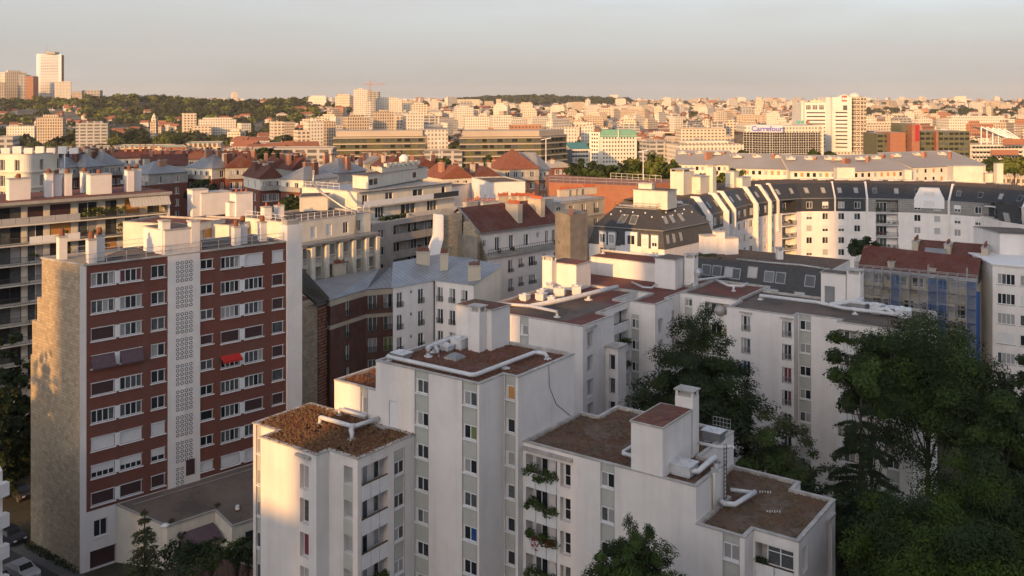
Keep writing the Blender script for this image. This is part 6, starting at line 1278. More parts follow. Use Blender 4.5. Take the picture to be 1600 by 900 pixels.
# ================================================================ glass offices
def glass_office(px0, px1, yt, yb, Y, rot, label, curve=0):
    a, c = at(px0, Y), at(px1, Y + rot); L = dist(a, c); z1 = zat(yt, Y); t = thing('glass_office', label, 'office', lerp(a, c, .5)); bkp = (0, 22); pl = [a, c]
    if curve: k = at(px1 + curve, Y + rot + 22); pl += [lerp(c, k, .4), k]
    pl += [(pl[-1][0], pl[-1][1] + 16), (a[0], a[1] + 28)]
    b = MB(); b.prism(pl, 0, z1 - 3.2, 0, 1); b.build('wall', ['glass_green', 'far_roof_tan'], t)
    b = MB(); b.prism(inset(pl, 1.5), z1 - 3.2, z1, 0, 1); b.build('roof_storey', ['far_roof_tan', 'far_roof_tan'], t)
    nseg = len(pl) - 3
    for s_ in range(1 if not curve else 3):
        p, q = pl[s_], pl[s_+1]; LL = dist(p, q)
        for r in range(6):
            zz = z1 - 3.6 - 3.5*r
            panel(t, p, q, 0, LL, zz - .7, zz, -.3, .5, 'far_roof_tan', 'floor_band')
            k = max(1, int(LL / 4))
            for j in range(k):
                if R.random() < .75: w_ = LL / k * R.uniform(.6, .95); panel(t, p, q, LL*j/k + .2, LL*j/k + w_, zz - 2.7, zz - .9, -.05, .1, R.choice(['glass_dark', 'glass_dark', 'glass_mid']), 'window_strip')
    return t, pl
glass_office(520, 664, 205, 255, 530, 12, 'left long glass office with pale green bands and a beige roof storey'); glass_office(718, 845, 205, 255, 525, 10, 'right long glass office with pale green bands and a rounded end', 40)
# ================================================================ hotel with the jade roof
t, pl = farblock(938, 995, 212, 690, 18, 'cream_render', 'far_roof_tan', 'cream hotel with a jade green roof and rows of small windows', 'hotel', z0=0, rot=4, rows=9, bays=11, pitch=2.9, ww=1.35, wh=1.5, st='m')
a, c = pl[0], pl[1]; z1 = zat(212, 690); b = MB(); out = inset(pl, -.3); k = inset(pl, 1.2); b.q([(*out[0], z1 - 1.2), (*out[1], z1 - 1.2), (*k[1], z1 + 4.2), (*k[0], z1 + 4.2)]); b.q([(*k[0], z1 + 4.2), (*k[1], z1 + 4.2), (*k[2], z1 + 4.2), (*k[3], z1 + 4.2)]); b.q([(*out[1], z1 - 1.2), (*out[2], z1 - 1.2), (*k[2], z1 + 4.2), (*k[1], z1 + 4.2)]); b.build('roof_slope', ['roof_jade'], t)
panel(t, a, c, 13.2, 14.0, z1 - 4, z1 + 4.3, -.6, .6, 'cream_render', 'pilaster')
t2, pl2 = farblock(921, 937.5, 206, 700, 16, 'cream_render', 'far_roof_tan', 'narrow dark-windowed wing on the left of the jade-roofed hotel', 'hotel_wing', z0=0, rot=-6, rows=9, bays=3, pitch=2.9, ww=1.4, wh=1.5, st='d')
farblock(891, 922, 233, 640, 14, 'far_white', 'roof_teal', 'low white block with a teal roof left of the hotel', 'low_block', z0=0, rot=3, roof='shed', rh=4, rows=2, bays=6, st='d', ww=2.4)
farblock(858, 894, 234, 620, 16, 'glass_mid', 'far_roof_grey', 'low grey glass block beside the teal roof', 'low_block', z0=0, rot=3)
# ================================================================ supermarket block with the sign
def letters(root, text, org, dx, h, m, name='sign_lettering', width=0, bold=.07):
    cu = bpy.data.curves.new('txt', 'FONT'); cu.body = text; cu.size = h * 1.38; cu.extrude = .15; cu.offset = bold; o = bpy.data.objects.new('txt', cu); col.objects.link(o)
    dg = bpy.context.evaluated_depsgraph_get(); me = bpy.data.meshes.new_from_object(o.evaluated_get(dg)); bpy.data.objects.remove(o); me.materials.clear(); me.materials.append(M[m])
    k = bpy.data.objects.new(name, me); col.objects.link(k); k.parent = root; k.location = Vector(org) - root.location; k.rotation_euler = (rad(90), 0, dx)
    if width: wx = max(v.co.x for v in me.vertices) - min(v.co.x for v in me.vertices); k.scale = (width / wx, 1, 1)
    return k
Y = 700; p, c, q = at(1162, Y + 6), at(1203, Y - 6), at(1285, Y + 2); t = thing('supermarket', 'dark gridded block with the blue supermarket sign on its roof edge', 'supermarket', c); z1 = zat(207, Y); pl = [p, c, q, (q[0], q[1]+30), (p[0], p[1]+30)]
b = MB(); b.prism(pl, 0, z1, 0, 1); b.build('wall', ['glass_dark', 'far_roof_tan'], t)
for e0, e1, n_ in ((p, c, 9), (c, q, 22)):
    b = MB(); LL = dist(e0, e1)
    for k in range(n_ + 1): x = along(e0, e1, LL*k/n_, .1); b.bar((*x, 0), (*x, z1), .26, .2)
    for k in range(14): zz = z1 - k*1.75; b.bar((*along(e0, e1, 0, .1), zz), (*along(e0, e1, LL, .1), zz), .2, .26)
    o = b.build('facade_grid', ['far_white'], t); o['kind'] = 'stuff'
zt_ = zat(195, Y); b = MB(); b.prism(inset(pl, 1.0), z1, zt_ - .6); b.build('roof_storey', ['far_white'], t)
s0, s1 = at(1172, Y - 2), at(1223, Y - 10); b = MB(); b.prism([s0, s1, (s1[0], s1[1]+.6), (s0[0], s0[1]+.6)], z1 + .3, zt_); b.build('sign_board', ['sign_lilac'], t)
letters(t, 'Carrefour', (s0[0] + .7, s0[1] - .9, z1 + 1.3), math.atan2(s1[1]-s0[1], s1[0]-s0[0]), 3.9, 'sign_blue', width=22.6)
b = MB(); e0, e1 = at(1283, Y - 1), at(1287, Y - 1); b.prism([e0, e1, (e1[0], e1[1]+28), (e0[0], e0[1]+28)], 0, zat(197, Y)); b.build('end_wall', ['far_white'], t)
# ================================================================ hotel tower
Y = 745; a, c, d_, e_ = at(1252, Y), at(1290, Y - 4), at(1302, Y - 10), at(1331, Y - 14); ztw = zat(148, Y); t = thing('hotel_tower', 'white hotel tower with a red sign on its rounded top and a gridded round corner', 'hotel', d_)
b = MB(); b.prism([a, c, (c[0], c[1]+24), (a[0], a[1]+24)], 0, zat(160, Y)); b.build('low_wing', ['tower_white'], t)
LL = dist(a, c)
for x0 in (.20, .47, .74):
    w0 = LL*x0; panel(t, a, c, w0, w0 + 3.4, zat(171, Y), zat(164.5, Y), -.02, .12, 'glass_dark', 'square_window')
    for k in (1, 2):
        panel(t, a, c, w0 + 3.4*k/3 - .1, w0 + 3.4*k/3 + .1, zat(171, Y), zat(164.5, Y), -.14, .08, 'far_white', 'glazing_bar'); panel(t, a, c, w0, w0 + 3.4, zat(171, Y) + 1.1*k, zat(171, Y) + 1.1*k + .2, -.14, .08, 'far_white', 'glazing_bar')
for k in range(10): zz = zat(177 + 5.8*k, Y); panel(t, a, c, LL*.22, LL*.98, zz, zz + .9, -.02, .12, 'glass_dark', 'window_strip')
panel(t, a, c, LL*.09, LL*.13, zat(192, Y), zat(160, Y), -.02, .15, 'sign_green', 'green_stripe')
for x, m in ((1247.5, 'sign_green'), (1254.5, 'sign_green'), (1262, 'far_brick')): b = MB(); x_, y_ = at(x, Y - 14); zc = zat(191, Y - 14); b.tube([(x_, y_, zc), (x_, y_ + .4, zc)], 1.5, 14); b.build('round_sign', [m], t)
b = MB(); b.prism([at(1266, Y+6), at(1284, Y+6), at(1284, Y+14), at(1266, Y+14)], zat(160, Y), zat(155.5, Y)); b.build('roof_plant', ['far_cream'], t)
b = MB(); b.prism([c, d_, e_, (e_[0], e_[1]+24), (c[0], c[1]+20)], 0, zat(152, Y)); b.build('shaft', ['tower_white'], t)
for j in range(3):
    u = (.5 + j*.9)/10
    for k in range(27): panel(t, d_, e_, -1.6 + j*.55 - .2, -1.6 + j*.55 + .15, zat(234, Y) + k*1.6, zat(234, Y) + k*1.6 + .9, .2, .1, 'glass_dark', 'slit_window') if j == 0 else None
LL = dist(d_, e_); b = MB(); n_ = 12; prof = [(0, 0)] ; A = lambda u: along(d_, e_, u, .5)
pts = [(*A(LL*.17), zat(235, Y)), (*A(LL*.98), zat(235, Y))] + [(*A(LL*(.575 + .405*math.cos(math.pi*i/n_))), zat(160, Y) + 6.2*math.sin(math.pi*i/n_)) for i in range(n_ + 1)]
b.q(pts); bb = [(x, y + 3, z) for x, y, z in pts]
for i in range(len(pts)): j = (i+1) % len(pts); b.q([pts[i], pts[j], bb[j], bb[i]][::-1])
b.build('rounded_front', ['tower_white'], t)
p_, q_ = A(0), A(LL)
panel(t, p_, q_, LL*.46, LL*.73, zat(158.5, Y), zat(149.5, Y), -.02, .25, 'sign_red', 'sign_board'); letters(t, 'ibis', (*along(p_, q_, LL*.48, .32), zat(156, Y)), math.atan2(q_[1]-p_[1], q_[0]-p_[0]), 2.1, 'sign_white', bold=.05)
panel(t, p_, q_, LL*.53, LL*.75, zat(172, Y), zat(164.5, Y), -.02, .15, 'glass_mid', 'square_window')
for k in range(10): zz = zat(176.5 + 5.9*k, Y); panel(t, p_, q_, LL*.12, LL*.76, zz, zz + .9, -.02, .12, 'glass_dark', 'window_strip')
x, y = at(1337, Y + 2); r_ = 7.6; zc = zat(151.5, Y); b = MB(); b.lathe((x, y), [(r_, 0), (r_, zc)], 24); b.build('round_corner', ['glass_dark'], t); b = MB()
for k in range(30): an = 2*math.pi*k/30; b.bar((x + r_*math.cos(an), y + r_*math.sin(an), 0), (x + r_*math.cos(an), y + r_*math.sin(an), zc), .65, .45)
for k in range(28): zz = 3 + (zc - 4)*k/27; b.lathe((x, y), [(r_ + .05, zz - .4), (r_ + .22, zz - .4), (r_ + .22, zz + .4), (r_ + .05, zz + .4)], 24)
o = b.build('corner_grid', ['far_cream'], t); o['kind'] = 'stuff'
b = MB(); b.lathe((x - 1, y), [(4.6, zc), (4.4, zc + 1.2), (2.5, zc + 2.8), (.3, zc + 3.5)], 16); b.build('dome', ['tower_white'], t)
b = MB(); b.prism([at(1285, Y - 18), at(1352, Y - 18), at(1352, Y - 8), at(1285, Y - 8)], 0, zat(238, Y - 18)); b.build('podium', ['far_white'], t)
# ================================================================ brick and green glass offices
Y = 620; t = thing('brick_office', 'office block of orange brick slabs and dark green glass', 'office', at(1440, Y))
for x0, x1, yt, yo, m in ((1370, 1391, 209, 6, 'glass_green'), (1391, 1415, 207, 0, 'brick_orange'), (1415, 1425, 193, 4, 'glass_green'), (1425, 1437, 194, -4, 'brick_orange'), (1437, 1463, 205, 6, 'glass_green'), (1463, 1466, 205, 2, 'brick_orange'), (1466, 1515, 205, 4, 'glass_green')):
    a, c = at(x0, Y + yo), at(x1, Y + yo); b = MB(); b.prism([a, c, (c[0], c[1]+24), (a[0], a[1]+24)], 0, zat(yt, Y), 0, 1); b.build('brick_slab' if 'brick' in m else 'glass_wing', [m, 'far_roof_tan'], t)
    if m == 'glass_green':
        for r in range(5):
            for k in range(int((x1 - x0) / 8)): LL = dist(a, c); n_ = int((x1 - x0) / 8); panel(t, a, c, LL*(k + .12)/n_, LL*(k + .88)/n_, zat(yt, Y) - 2.6 - 3.4*r, zat(yt, Y) - 1.0 - 3.4*r, -.03, .1, R.choice(['glass_dark', 'glass_dark', 'glass_mid']), 'window')
panel(t, at(1430, Y - 4.5), at(1437, Y - 4.5), 0, 2.6, zat(220, Y), zat(195, Y), 0, .1, 'cloth_red', 'banner')
# school with white truss roofs
Y = 640; t, pl = farblock(1516, 1600, 226, Y, 22, 'far_white', 'far_roof_tan', 'white and orange block with glazed lean-to trusses at the right edge', 'school', z0=0, rot=4, rows=3, bays=14, pitch=3.4, ww=2.4, wh=1.6, st='d')
b = MB()
for k in range(5): a, c = at(1533 + k*9, Y + 2 + k), at(1575 + k*4, Y + 2 + k); zz = zat(198 + k, Y); b.bar((*a, zz), (*c, zat(216, Y)), .6); b.bar((*a, zz), (*a, zat(226, Y)), .5)
a, c = at(1533, Y + 2), at(1575, Y + 3); b.q([(*a, zat(200, Y)), (*c, zat(217, Y)), (c[0], c[1]+16, zat(215, Y)), (a[0], a[1]+16, zat(198, Y))]); b.build('roof_truss', ['sign_white'], t)
for x0, x1, y0, y1 in ((1567, 1600, 217, 226), (1548, 1590, 234, 242)): panel(t, at(x0, Y - 1), at(x1, Y - 1), 0, dist(at(x0, Y - 1), at(x1, Y - 1)), zat(y1, Y), zat(y0, Y), 0, 1.0, 'brick_orange', 'brick_band')
# ================================================================ brick tenement rows (mid distance)
def hbm(px0, px1, ye, Y, rot, label, rm='tile_red', rh=3.2, dep=11, roof='hip', wm='brick_red', bays=4, attic=2.7, chim=2, rows=4, balc=True, gable=()):
    a, c = at(px0, Y), at(px1, Y + rot); z1 = zat(ye, Y); t, pl = bld('brick_tenement', label, a, c, dep, z1, wm, 0, pitch=2.95, rows=rows, bays=bays, bw=1.25, wh=1.7, head=.7, roof=roof, rm=rm, rh=rh, attic=attic, attic_m=R.choice(['cream_render', 'grey_render', 'grey_render']), sill='white_paint', st='dmcc', sides=(2, 2), gable=gable, over=.45)
    if balc and attic: LL = dist(a, c); panel(t, a, c, .3, LL - .3, z1 - attic - .1, z1 - attic + .9, 0, .8, 'concrete', 'balcony')
    L = dist(a, c)
    for k in range(chim):
        x = along(a, c, L*(k + .15 + .6*R.random()*.5)/max(1, chim) + L*.1, -dep*R.uniform(.35, .6)); chimney(t, x, math.atan2(c[1]-a[1], c[0]-a[0]) + 1.57, R.uniform(1.2, 2.2), .8, z1, z1 + rh + R.uniform(.3, 1.3), R.choice(['brick_dark', 'brick_pink', 'brick_dark', 'stone_tan']), R.choice([3, 4, 5]), potm='pot')
    return t
G_ = 'pavilion'
HB = [(100, 134, 262, 236, 8, 'brick tenement, leftmost zinc pavilion behind the white chimneys', 'zinc_plain', 4.0, 'hip', 3, 3), (134, 162, 261, 240, 6, 'brick tenement, second zinc pavilion from the left', 'zinc_plain', 4.0, 'hip', 3, 3), (158, 194, 259, 250, 6, 'brick tenement with a grey bell-shaped roof and brown chimneys', 'zinc_plain', 4.4, 'hip', 3, 3),
      (192, 232, 269, 228, -6, 'low tenement with a pale zinc pyramid roof', 'zinc_plain', 3.4, 'hip', 3, 0), (222, 292, 259, 246, 4, 'long tenement with a sunlit red tile roof', 'tile_red', 3.0, 'gable', 6, 2),
      (290, 331, 261, 236, -5, 'tenement with a grey bay tower and tall brown chimney', 'zinc_plain', 4.0, 'hip', 4, 3), (325, 356, 261, 240, 3, 'narrow tenement with a pale zinc hip roof', 'zinc_plain', 4.0, 'hip', 3, 1), (353, 404, 262, 232, 3, 'white-topped tenement with a dark red roof and long balcony', 'tile_red', 3.4, 'gable', 4, 2),
      (406, 440, 279, 214, 3, 'lower tenement with a dark red roof and grey balcony', 'tile_red', 3.2, 'gable', 4, 1), (439, 474, 279, 214, -4, 'tenement with a broad pale zinc hip roof left of the terraced house', 'zinc_plain', 3.4, 'hip', 2, 0),
      (412, 462, 263, 262, 4, 'tenement with brown roof behind the low red-roofed one', 'tile_red', 3.0, 'gable', 4, 2), (456, 490, 265, 256, 4, 'tenement with a small red roof above the zinc hip', 'tile_red', 3.6, 'gable', 3, 2), (486, 530, 268, 250, -5, 'tenement with a grey hip roof left of the cream penthouse', 'zinc_plain', 4.4, 'hip', 4, 2), (525, 572, 267, 262, 4, 'tenement with a pale zinc fan-shaped roof behind the penthouse', 'zinc_plain', 3.8, 'hip', 4, 3),
      (600, 640, 262, 285, 4, 'tenement with a red roof end behind the penthouse roof', 'tile_red', 3.4, 'gable', 3, 1), (643, 690, 264, 282, 4, 'long dark red roof right of the penthouse tank', 'tile_red', 3.2, 'gable', 4, 1), (90, 160, 247, 300, 6, 'rear tenement with a row of brown chimneys, far left', 'tile_red', 3.0, 'gable', 6, 5), (165, 240, 248, 306, 6, 'rear tenement with clustered brown chimneys, left of centre', 'tile_red', 3.0, 'gable', 6, 5), (245, 330, 250, 300, 6, 'rear tenement with an orange chimney on its red roof', 'tile_orange', 3.0, 'gable', 7, 5), (335, 400, 250, 312, 5, 'rear tenement behind the white-topped one', 'tile_red', 3.0, 'gable', 6, 4), (570, 610, 256, 300, 4, 'rear tenement with zinc roof left of the glass office foot', 'zinc_plain', 3.0, 'gable', 4, 3)]
for h_ in HB: hbm(h_[0], h_[1], h_[2], h_[3], h_[4], h_[5], h_[6], h_[7]*(.78 if 'zinc' in h_[6] else .9), roof=h_[8], bays=h_[9], chim=h_[10] + 2)
t = hbm(782, 842, 265, 247, 4, 'pink brick house with white balconies under a gabled red roof', 'tile_orange', 5.2, roof='hip', wm='brick_pink', bays=4, attic=3.0, chim=0)
for x, n_ in ((778, 7), (800, 9), (820, 9), (838, 7)): chimney(t, at(x, 256), .1, 3.4, 1, zat(260, 250), zat(250, 256), 'brick_orange', n_)
hbm(840, 858, 266, 252, 4, 'narrow brick house with a grey roof right of the pink brick one', 'zinc_plain', 4.6, bays=2, chim=0, wm='brick_pink'); hbm(690, 738, 279, 222, 4, 'low house with an orange tile roof left of the white blank wall', 'tile_orange', 3.0, roof='gable', wm='cream_render', attic=None, bays=3, chim=2, balc=False); hbm(738, 784, 279, 226, 3, 'low house with a red roof left of the pink brick house', 'tile_red', 2.8, roof='gable', wm='grey_render', attic=None, bays=3, chim=3, balc=False)
bld('blank_house', 'white blank-walled house right of the tall terraced one', P(706, 294, 29.0), P(738, 286, 29.0), 8, 29.0, 'white_render', bays=1, rows=2, bw=.5, wh=.5, head=2.2); bld('blank_house', 'small white stepped house with four windows left of the clay pots', P(737, 277, 30.5), P(766, 285, 30.5), 8, 30.5, 'white_render', bays=2, rows=3, head=3.0)
hbm(862, 896, 262, 330, 3, 'low red brick house left of the dark trees', 'far_roof_grey', 2.0, roof='gable', attic=None, chim=1, balc=False)
# long terrace of grey roofs behind the curved house
for (x0, x1, ye, Y, rot, lab) in ((1056, 1140, 257, 345, -4, 'left part of the long grey-roofed terrace'), (1140, 1235, 263, 330, -6, 'second part of the long grey-roofed terrace, orange shutters'), (1235, 1330, 267, 318, -2, 'middle part of the long grey-roofed terrace'), (1330, 1425, 268, 316, 8, 'part of the long grey-roofed terrace with four red chimneys'), (1425, 1540, 262, 330, 14, 'right end of the long grey-roofed terrace')):
    a, c = at(x0, Y), at(x1, Y + rot); z1 = zat(ye, Y); t, pl = bld('terrace_house', lab, a, c, 16, z1, 'cream_render', 0, rows=2, bays=9, bw=1.2, wh=1.5, head=.6, roof='shed', rm='far_roof_grey', rh=4.6, st='dcO', n=1, over=.5)
    for k in range(3): x = along(a, c, dist(a, c)*(k + R.uniform(.1, .9))/3, -R.uniform(6, 14)); chimney(t, x, R.uniform(.6, 1.2), R.uniform(1.8, 3.6), 1.0, z1, z1 + R.uniform(3.6, 5.0), R.choice(['brick_orange', 'brick_pink', 'brick_orange']), 0)
    for k in range(3): x = along(a, c, dist(a, c)*(k + .3)/3, -R.uniform(9, 14)); vent_box(t, x, .1, 3, 1.6, 1.0, z1 + 3.2, 'far_white')
# green-roofed sheds at the left, beyond the tenements
for x0, x1, ye, Y, lab in ((118, 170, 231, 430, 'long pale green roof beyond the tenements, left part'), (170, 260, 229, 440, 'long pale green roof beyond the tenements, middle part'), (290, 345, 224, 450, 'pale green stepped roof beyond the tenements, right part'), (255, 292, 230, 425, 'orange brick end block beside the pale green roofs')):
    farblock(x0, x1, ye, Y, 22, 'brick_orange' if 'orange' in lab else 'far_tan', 'far_roof_green', lab, 'long_shed', z0=0, rot=4)
for x0, x1, ye, Y, lab in ((340, 420, 233, 440, 'long low grey shed left of the glass offices'), (420, 520, 232, 470, 'long low beige roof in front of the cream flats'), (664, 722, 236, 520, 'low beige glazed link between the two glass offices'), (-10, 20, 214, 520, 'pale blue roof at the left edge beyond the rounded house')):
    farblock(x0, x1, ye, Y, 20, 'far_grey', 'far_roof_tan', lab, 'long_shed', z0=0, rot=3)
# houses on the left hillside
for k in range(26):
    px = fr_.uniform(-10, 135); Y = fr_.uniform(1250, 1650); x, y = at(px, Y); b = MB(); fhouse(b, 0, 0, fr_.uniform(9, 16), 9, fr_.uniform(5, 8), 0, 0, 'gable', 0, 1, 3.5); mw = fr_.choice(['far_white', 'far_cream']); o = b.build('hill_house', [mw, 'far_roof_red']); o.location = (x, y, T(x, y) - .5); o.rotation_euler = (0, 0, fr_.uniform(-.6, .8)); tag(o, f'small {CW[mw]} red-roofed house on the left hillside, {("at the left edge", "under the square pale tower", "under the tallest tower", "right of the towers")[min(3, max(0, int(px // 33)))]}, {"lower" if Y < 1450 else "upper"} row', 'house', 'houses on the left hillside')
for k in range(34):
    px = fr_.uniform(130, 480); Y = fr_.uniform(1080, 1560); x, y = at(px, Y); b = MB(); fhouse(b, 0, 0, fr_.uniform(9, 18), 9, fr_.uniform(6, 10), 0, 0, 'gable', 0, 1, 3.5); mw = fr_.choice(['far_white', 'far_cream', 'far_tan']); o = b.build('hill_house', [mw, 'far_roof_red']); o.location = (x, y, T(x, y) + 1.5); o.rotation_euler = (0, 0, fr_.uniform(-.6, .8)); tag(o, f'small {CW[mw]} house among the trees of the wooded hill, {("left", "middle", "right")[min(2, int((px - 130) // 117))]} flank, {"lower" if Y < 1300 else "upper"} row', 'house', 'houses among the trees of the hill')
for k in range(24):
    px = fr_.uniform(365, 480); Y = fr_.uniform(600, 980); x, y = at(px, Y); b = MB(); fhouse(b, 0, 0, fr_.uniform(10, 22), 10, fr_.uniform(8, 14), 0, 0, 'gable', 0, 1, 3.5); mw = fr_.choice(['far_white', 'far_cream', 'far_grey']); o = b.build('town_house', [mw, 'far_roof_red']); o.location = (x, y, T(x, y) - .5); o.rotation_euler = (0, 0, fr_.uniform(-.4, .6)); tag(o, f'{CW[mw]} orange-roofed house by the hill foot, {("left", "middle", "right")[min(2, int((px - 365) // 39))]}, {"nearer" if Y < 760 else "farther"} row', 'house', 'orange-roofed houses by the wooded hill')
# street lamps and masts
for x, yt, yb, Y in ((686, 219, 262, 420), (853, 217, 262, 300), (101, 236, 300, 200), (1005, 236, 285, 290)):
    c = at(x, Y); t = thing('lamp_mast', f'tall white lamp mast {"beside the left glass office" if x == 686 else "beside the pink brick house" if x == 853 else "behind the white chimneys" if x == 101 else "in front of the lit trees"}', 'lamp', c); b = MB(); b.tube([(*c, 0), (*c, zat(yt, Y))], .22, 6, r2=.12); b.build('pole', ['white_paint'], t); b = MB(); b.bar((c[0]-1.6, c[1], zat(yt, Y) - .3), (c[0]+1.6, c[1], zat(yt, Y) + .3), .35, .2); b.build('lamp_head', ['white_paint'], t)
# ================================================================ trees
def leafcloud(cen, nrm, size, rng, aspect=.6):
    """n small pointed faces: centres, rough normals and sizes as arrays -> vertex and face arrays"""
    n = len(cen); nrm = nrm + rng.normal(0, .5, (n, 3)); nrm /= np.linalg.norm(nrm, axis=1, keepdims=True) + 1e-9
    ref = rng.normal(0, 1, (n, 3)); x = np.cross(nrm, ref); x /= np.linalg.norm(x, axis=1, keepdims=True) + 1e-9; y = np.cross(nrm, x)
    s = (size * rng.uniform(.6, 1.35, n))[:, None]; v = np.stack([cen - x*s, cen - y*s*aspect, cen + x*s, cen + y*s*aspect], 1).reshape(-1, 3); return v
def cloudmesh(v, mname, mi=None):
    n = len(v) // 4; me = bpy.data.meshes.new('crown'); me.vertices.add(len(v)); me.vertices.foreach_set('co', v.astype(np.float32).ravel()); me.loops.add(4*n); me.loops.foreach_set('vertex_index', np.arange(4*n, dtype=np.int32))
    me.polygons.add(n); me.polygons.foreach_set('loop_start', np.arange(0, 4*n, 4, dtype=np.int32)); ms = mname if isinstance(mname, tuple) else (mname,)
    for k in ms: me.materials.append(M[k])
    if mi is not None and len(ms) > 1: me.polygons.foreach_set('material_index', np.asarray(mi, dtype=np.int32) % len(ms))
    me.update(calc_edges=True); return me
def sph(rng, n):
    d = rng.normal(0, 1, (n, 3)); return d / np.linalg.norm(d, axis=1, keepdims=True)
def crown_broad(rad_, h, nclump, nleaf, lsize, seed, squash=1.0, low=-.85, cr=.26):
    """crown centred on its own origin; h = half height"""
    rng = np.random.RandomState(seed); gi = np.arange(nclump) + .5; gz = 1 - gi / nclump * (1 - low); ga = gi * 2.39996 + seed; gk = np.sqrt(1 - gz**2); d = np.stack([gk*np.cos(ga), gk*np.sin(ga), gz], 1) + rng.normal(0, .10, (nclump, 3)); d /= np.linalg.norm(d, axis=1, keepdims=True); rr = np.array([.97, .62, .84, .38])[np.arange(nclump) % 4] + rng.uniform(-.1, .06, nclump)
    lump = 1 + .22*np.sin(d[:, 0]*4 + seed) * np.cos(d[:, 1]*5 + seed*2) + .07*rng.normal(0, 1, len(d)); C = d * (rr*lump)[:, None] * np.array([rad_, rad_*squash, h])
    out = []; crown_broad.mi = []
    for ci, (c, dd) in enumerate(zip(C, d)):
        f = rng.uniform(.45, 1.5); k = max(6, int(nleaf / len(C) * f)); e = sph(rng, k); r_ = rad_*cr*(.55 + .5*f); p = c + e * (r_ * rng.rand(k, 1) ** .4) * np.array([1, 1, .74]) + np.array([dd[0], dd[1], -.45]) * (rng.rand(k, 1)**2 * r_ * .5)
        out.append(leafcloud(p, e*.8 + dd*.6 + np.array([0, 0, .45]), lsize, rng)); crown_broad.mi += [int(rng.rand() < .45)] * k
    return np.concatenate(out), C
def crown_spruce(rad_, h, nleaf, lsize, seed, droop=.35, power=1.0, tiers=16):
    rng = np.random.RandomState(seed); out = []
    for t_ in range(tiers):
        f = (t_ + .5 + rng.uniform(-.3, .3)) / tiers; z = h * f; r_ = rad_ * (1 - f) ** power * rng.uniform(.8, 1.15) + .15; nb = int(7 + 6 * (1 - f))
        for b_ in range(nb):
            an = 2*math.pi*(b_ + rng.rand()) / nb; L = r_ * rng.uniform(.7, 1.1); k = max(5, int(nleaf / tiers / nb * (L / (rad_*.5)))); s = rng.rand(k) ** .7
            p = np.stack([np.cos(an)*L*s, np.sin(an)*L*s, z - droop*L*s*s + .12*L*np.sin(s*3.1)], 1) + rng.normal(0, 1, (k, 3)) * np.array([.12, .12, .07]) * L**.5
            out.append(leafcloud(p, np.tile(np.array([np.cos(an)*.3, np.sin(an)*.3, 1.0]), (k, 1)), lsize, rng, .4))
    return np.concatenate(out)
def crown_cedar(rad_, h, nleaf, lsize, seed):
    rng = np.random.RandomState(seed); out = []
    for t_ in range(13):
        f = (t_ + rng.rand()*.6) / 13; z = h * f; r_ = rad_ * (1.1 - f**1.4) * rng.uniform(.8, 1.15) + .5; nb = 6
        for b_ in range(nb):
            an = 2*math.pi*(b_ + rng.rand()) / nb + t_; L = r_ * rng.uniform(.55, 1.15); k = int(nleaf / 78); s = rng.rand(k) ** .6; side = rng.normal(0, .16, k) * L * np.sqrt(s)
            x = L*s; p = np.stack([np.cos(an)*x - np.sin(an)*side, np.sin(an)*x + np.cos(an)*side, z + .12*L*s - .35*L*s**3 - np.abs(rng.normal(0, .12, k))*s], 1); out.append(leafcloud(p, np.tile(np.array([0, 0, 1.0]), (k, 1)), lsize, rng, .3))
    return np.concatenate(out)
def limbs(h, r, tops, seed, up=.35):
    rng = random.Random(seed); b = MB(); b.tube([(0, 0, 0), (.1*r, .05*r, h*.3), (-.1*r, .1*r, h*.62), (.05*r, 0, h)], r, 8, r2=r*.35)
    for c in tops:
        z0 = h * rng.uniform(up, .85); c = Vector(c); s = Vector((0, 0, z0)); mid = s.lerp(c, .5) + Vector((0, 0, -.12*(c - s).length)); b.tube([tuple(s), tuple(mid), tuple(c)], r*.35, 5, r2=r*.08)
    return b.mesh(['bark'], uv=False)
def tree(label, xy, z0, trunk_me, crown_me, crown_z, rz=0, sc=1, name='tree', group=None):
    t = thing(name, label, 'tree', xy, group, z0); a = bpy.data.objects.new('trunk', trunk_me); c = bpy.data.objects.new('crown', crown_me)
    for o in (a, c): col.objects.link(o); o.parent = t; o.rotation_euler = (0, 0, rz); o.scale = (sc, sc, sc)
    c.location = (0, 0, crown_z * sc); return t
def broad(label, px, Y, ytop, width_px, seed, m='leaf_broad', nleaf=9000, ls=.24, ybot=None, z0=0, name='broadleaf_tree', squash=.9, ncl=70, group=None, taper=0, m2=None):
    zt_ = zat(ytop, Y); r = width_px / F * Y / 2; zb_ = zat(ybot, Y) if ybot else z0 + (zt_ - z0)*.25; hh = (zt_ - zb_) / 2; v, C = crown_broad(r, hh, ncl, nleaf, ls, seed, squash); mi = crown_broad.mi
    if taper: v[:, :2] *= (1 + taper*.35 - np.clip(v[:, 2:3] / hh, -1, 1.1)*taper*.62)
    m = (m, m2 or {'leaf_broad': 'leaf_dark', 'leaf_bright': 'leaf_dark', 'leaf_dark': 'leaf_cedar', 'leaf_dry': 'leaf_broad', 'leaf_sun_tinted': 'leaf_bright'}.get(m, m))
    cz = (zt_ + zb_)/2 - z0; tops = [(c[0]*.8, c[1]*.8, c[2]*.8 + cz) for c in C[::max(1, len(C)//16)] if c[2] > -hh*.6]; return tree(label, at(px, Y), z0, limbs(cz, max(.12, r*.05), tops, seed), cloudmesh(v, m, mi), cz, name=name, group=group)
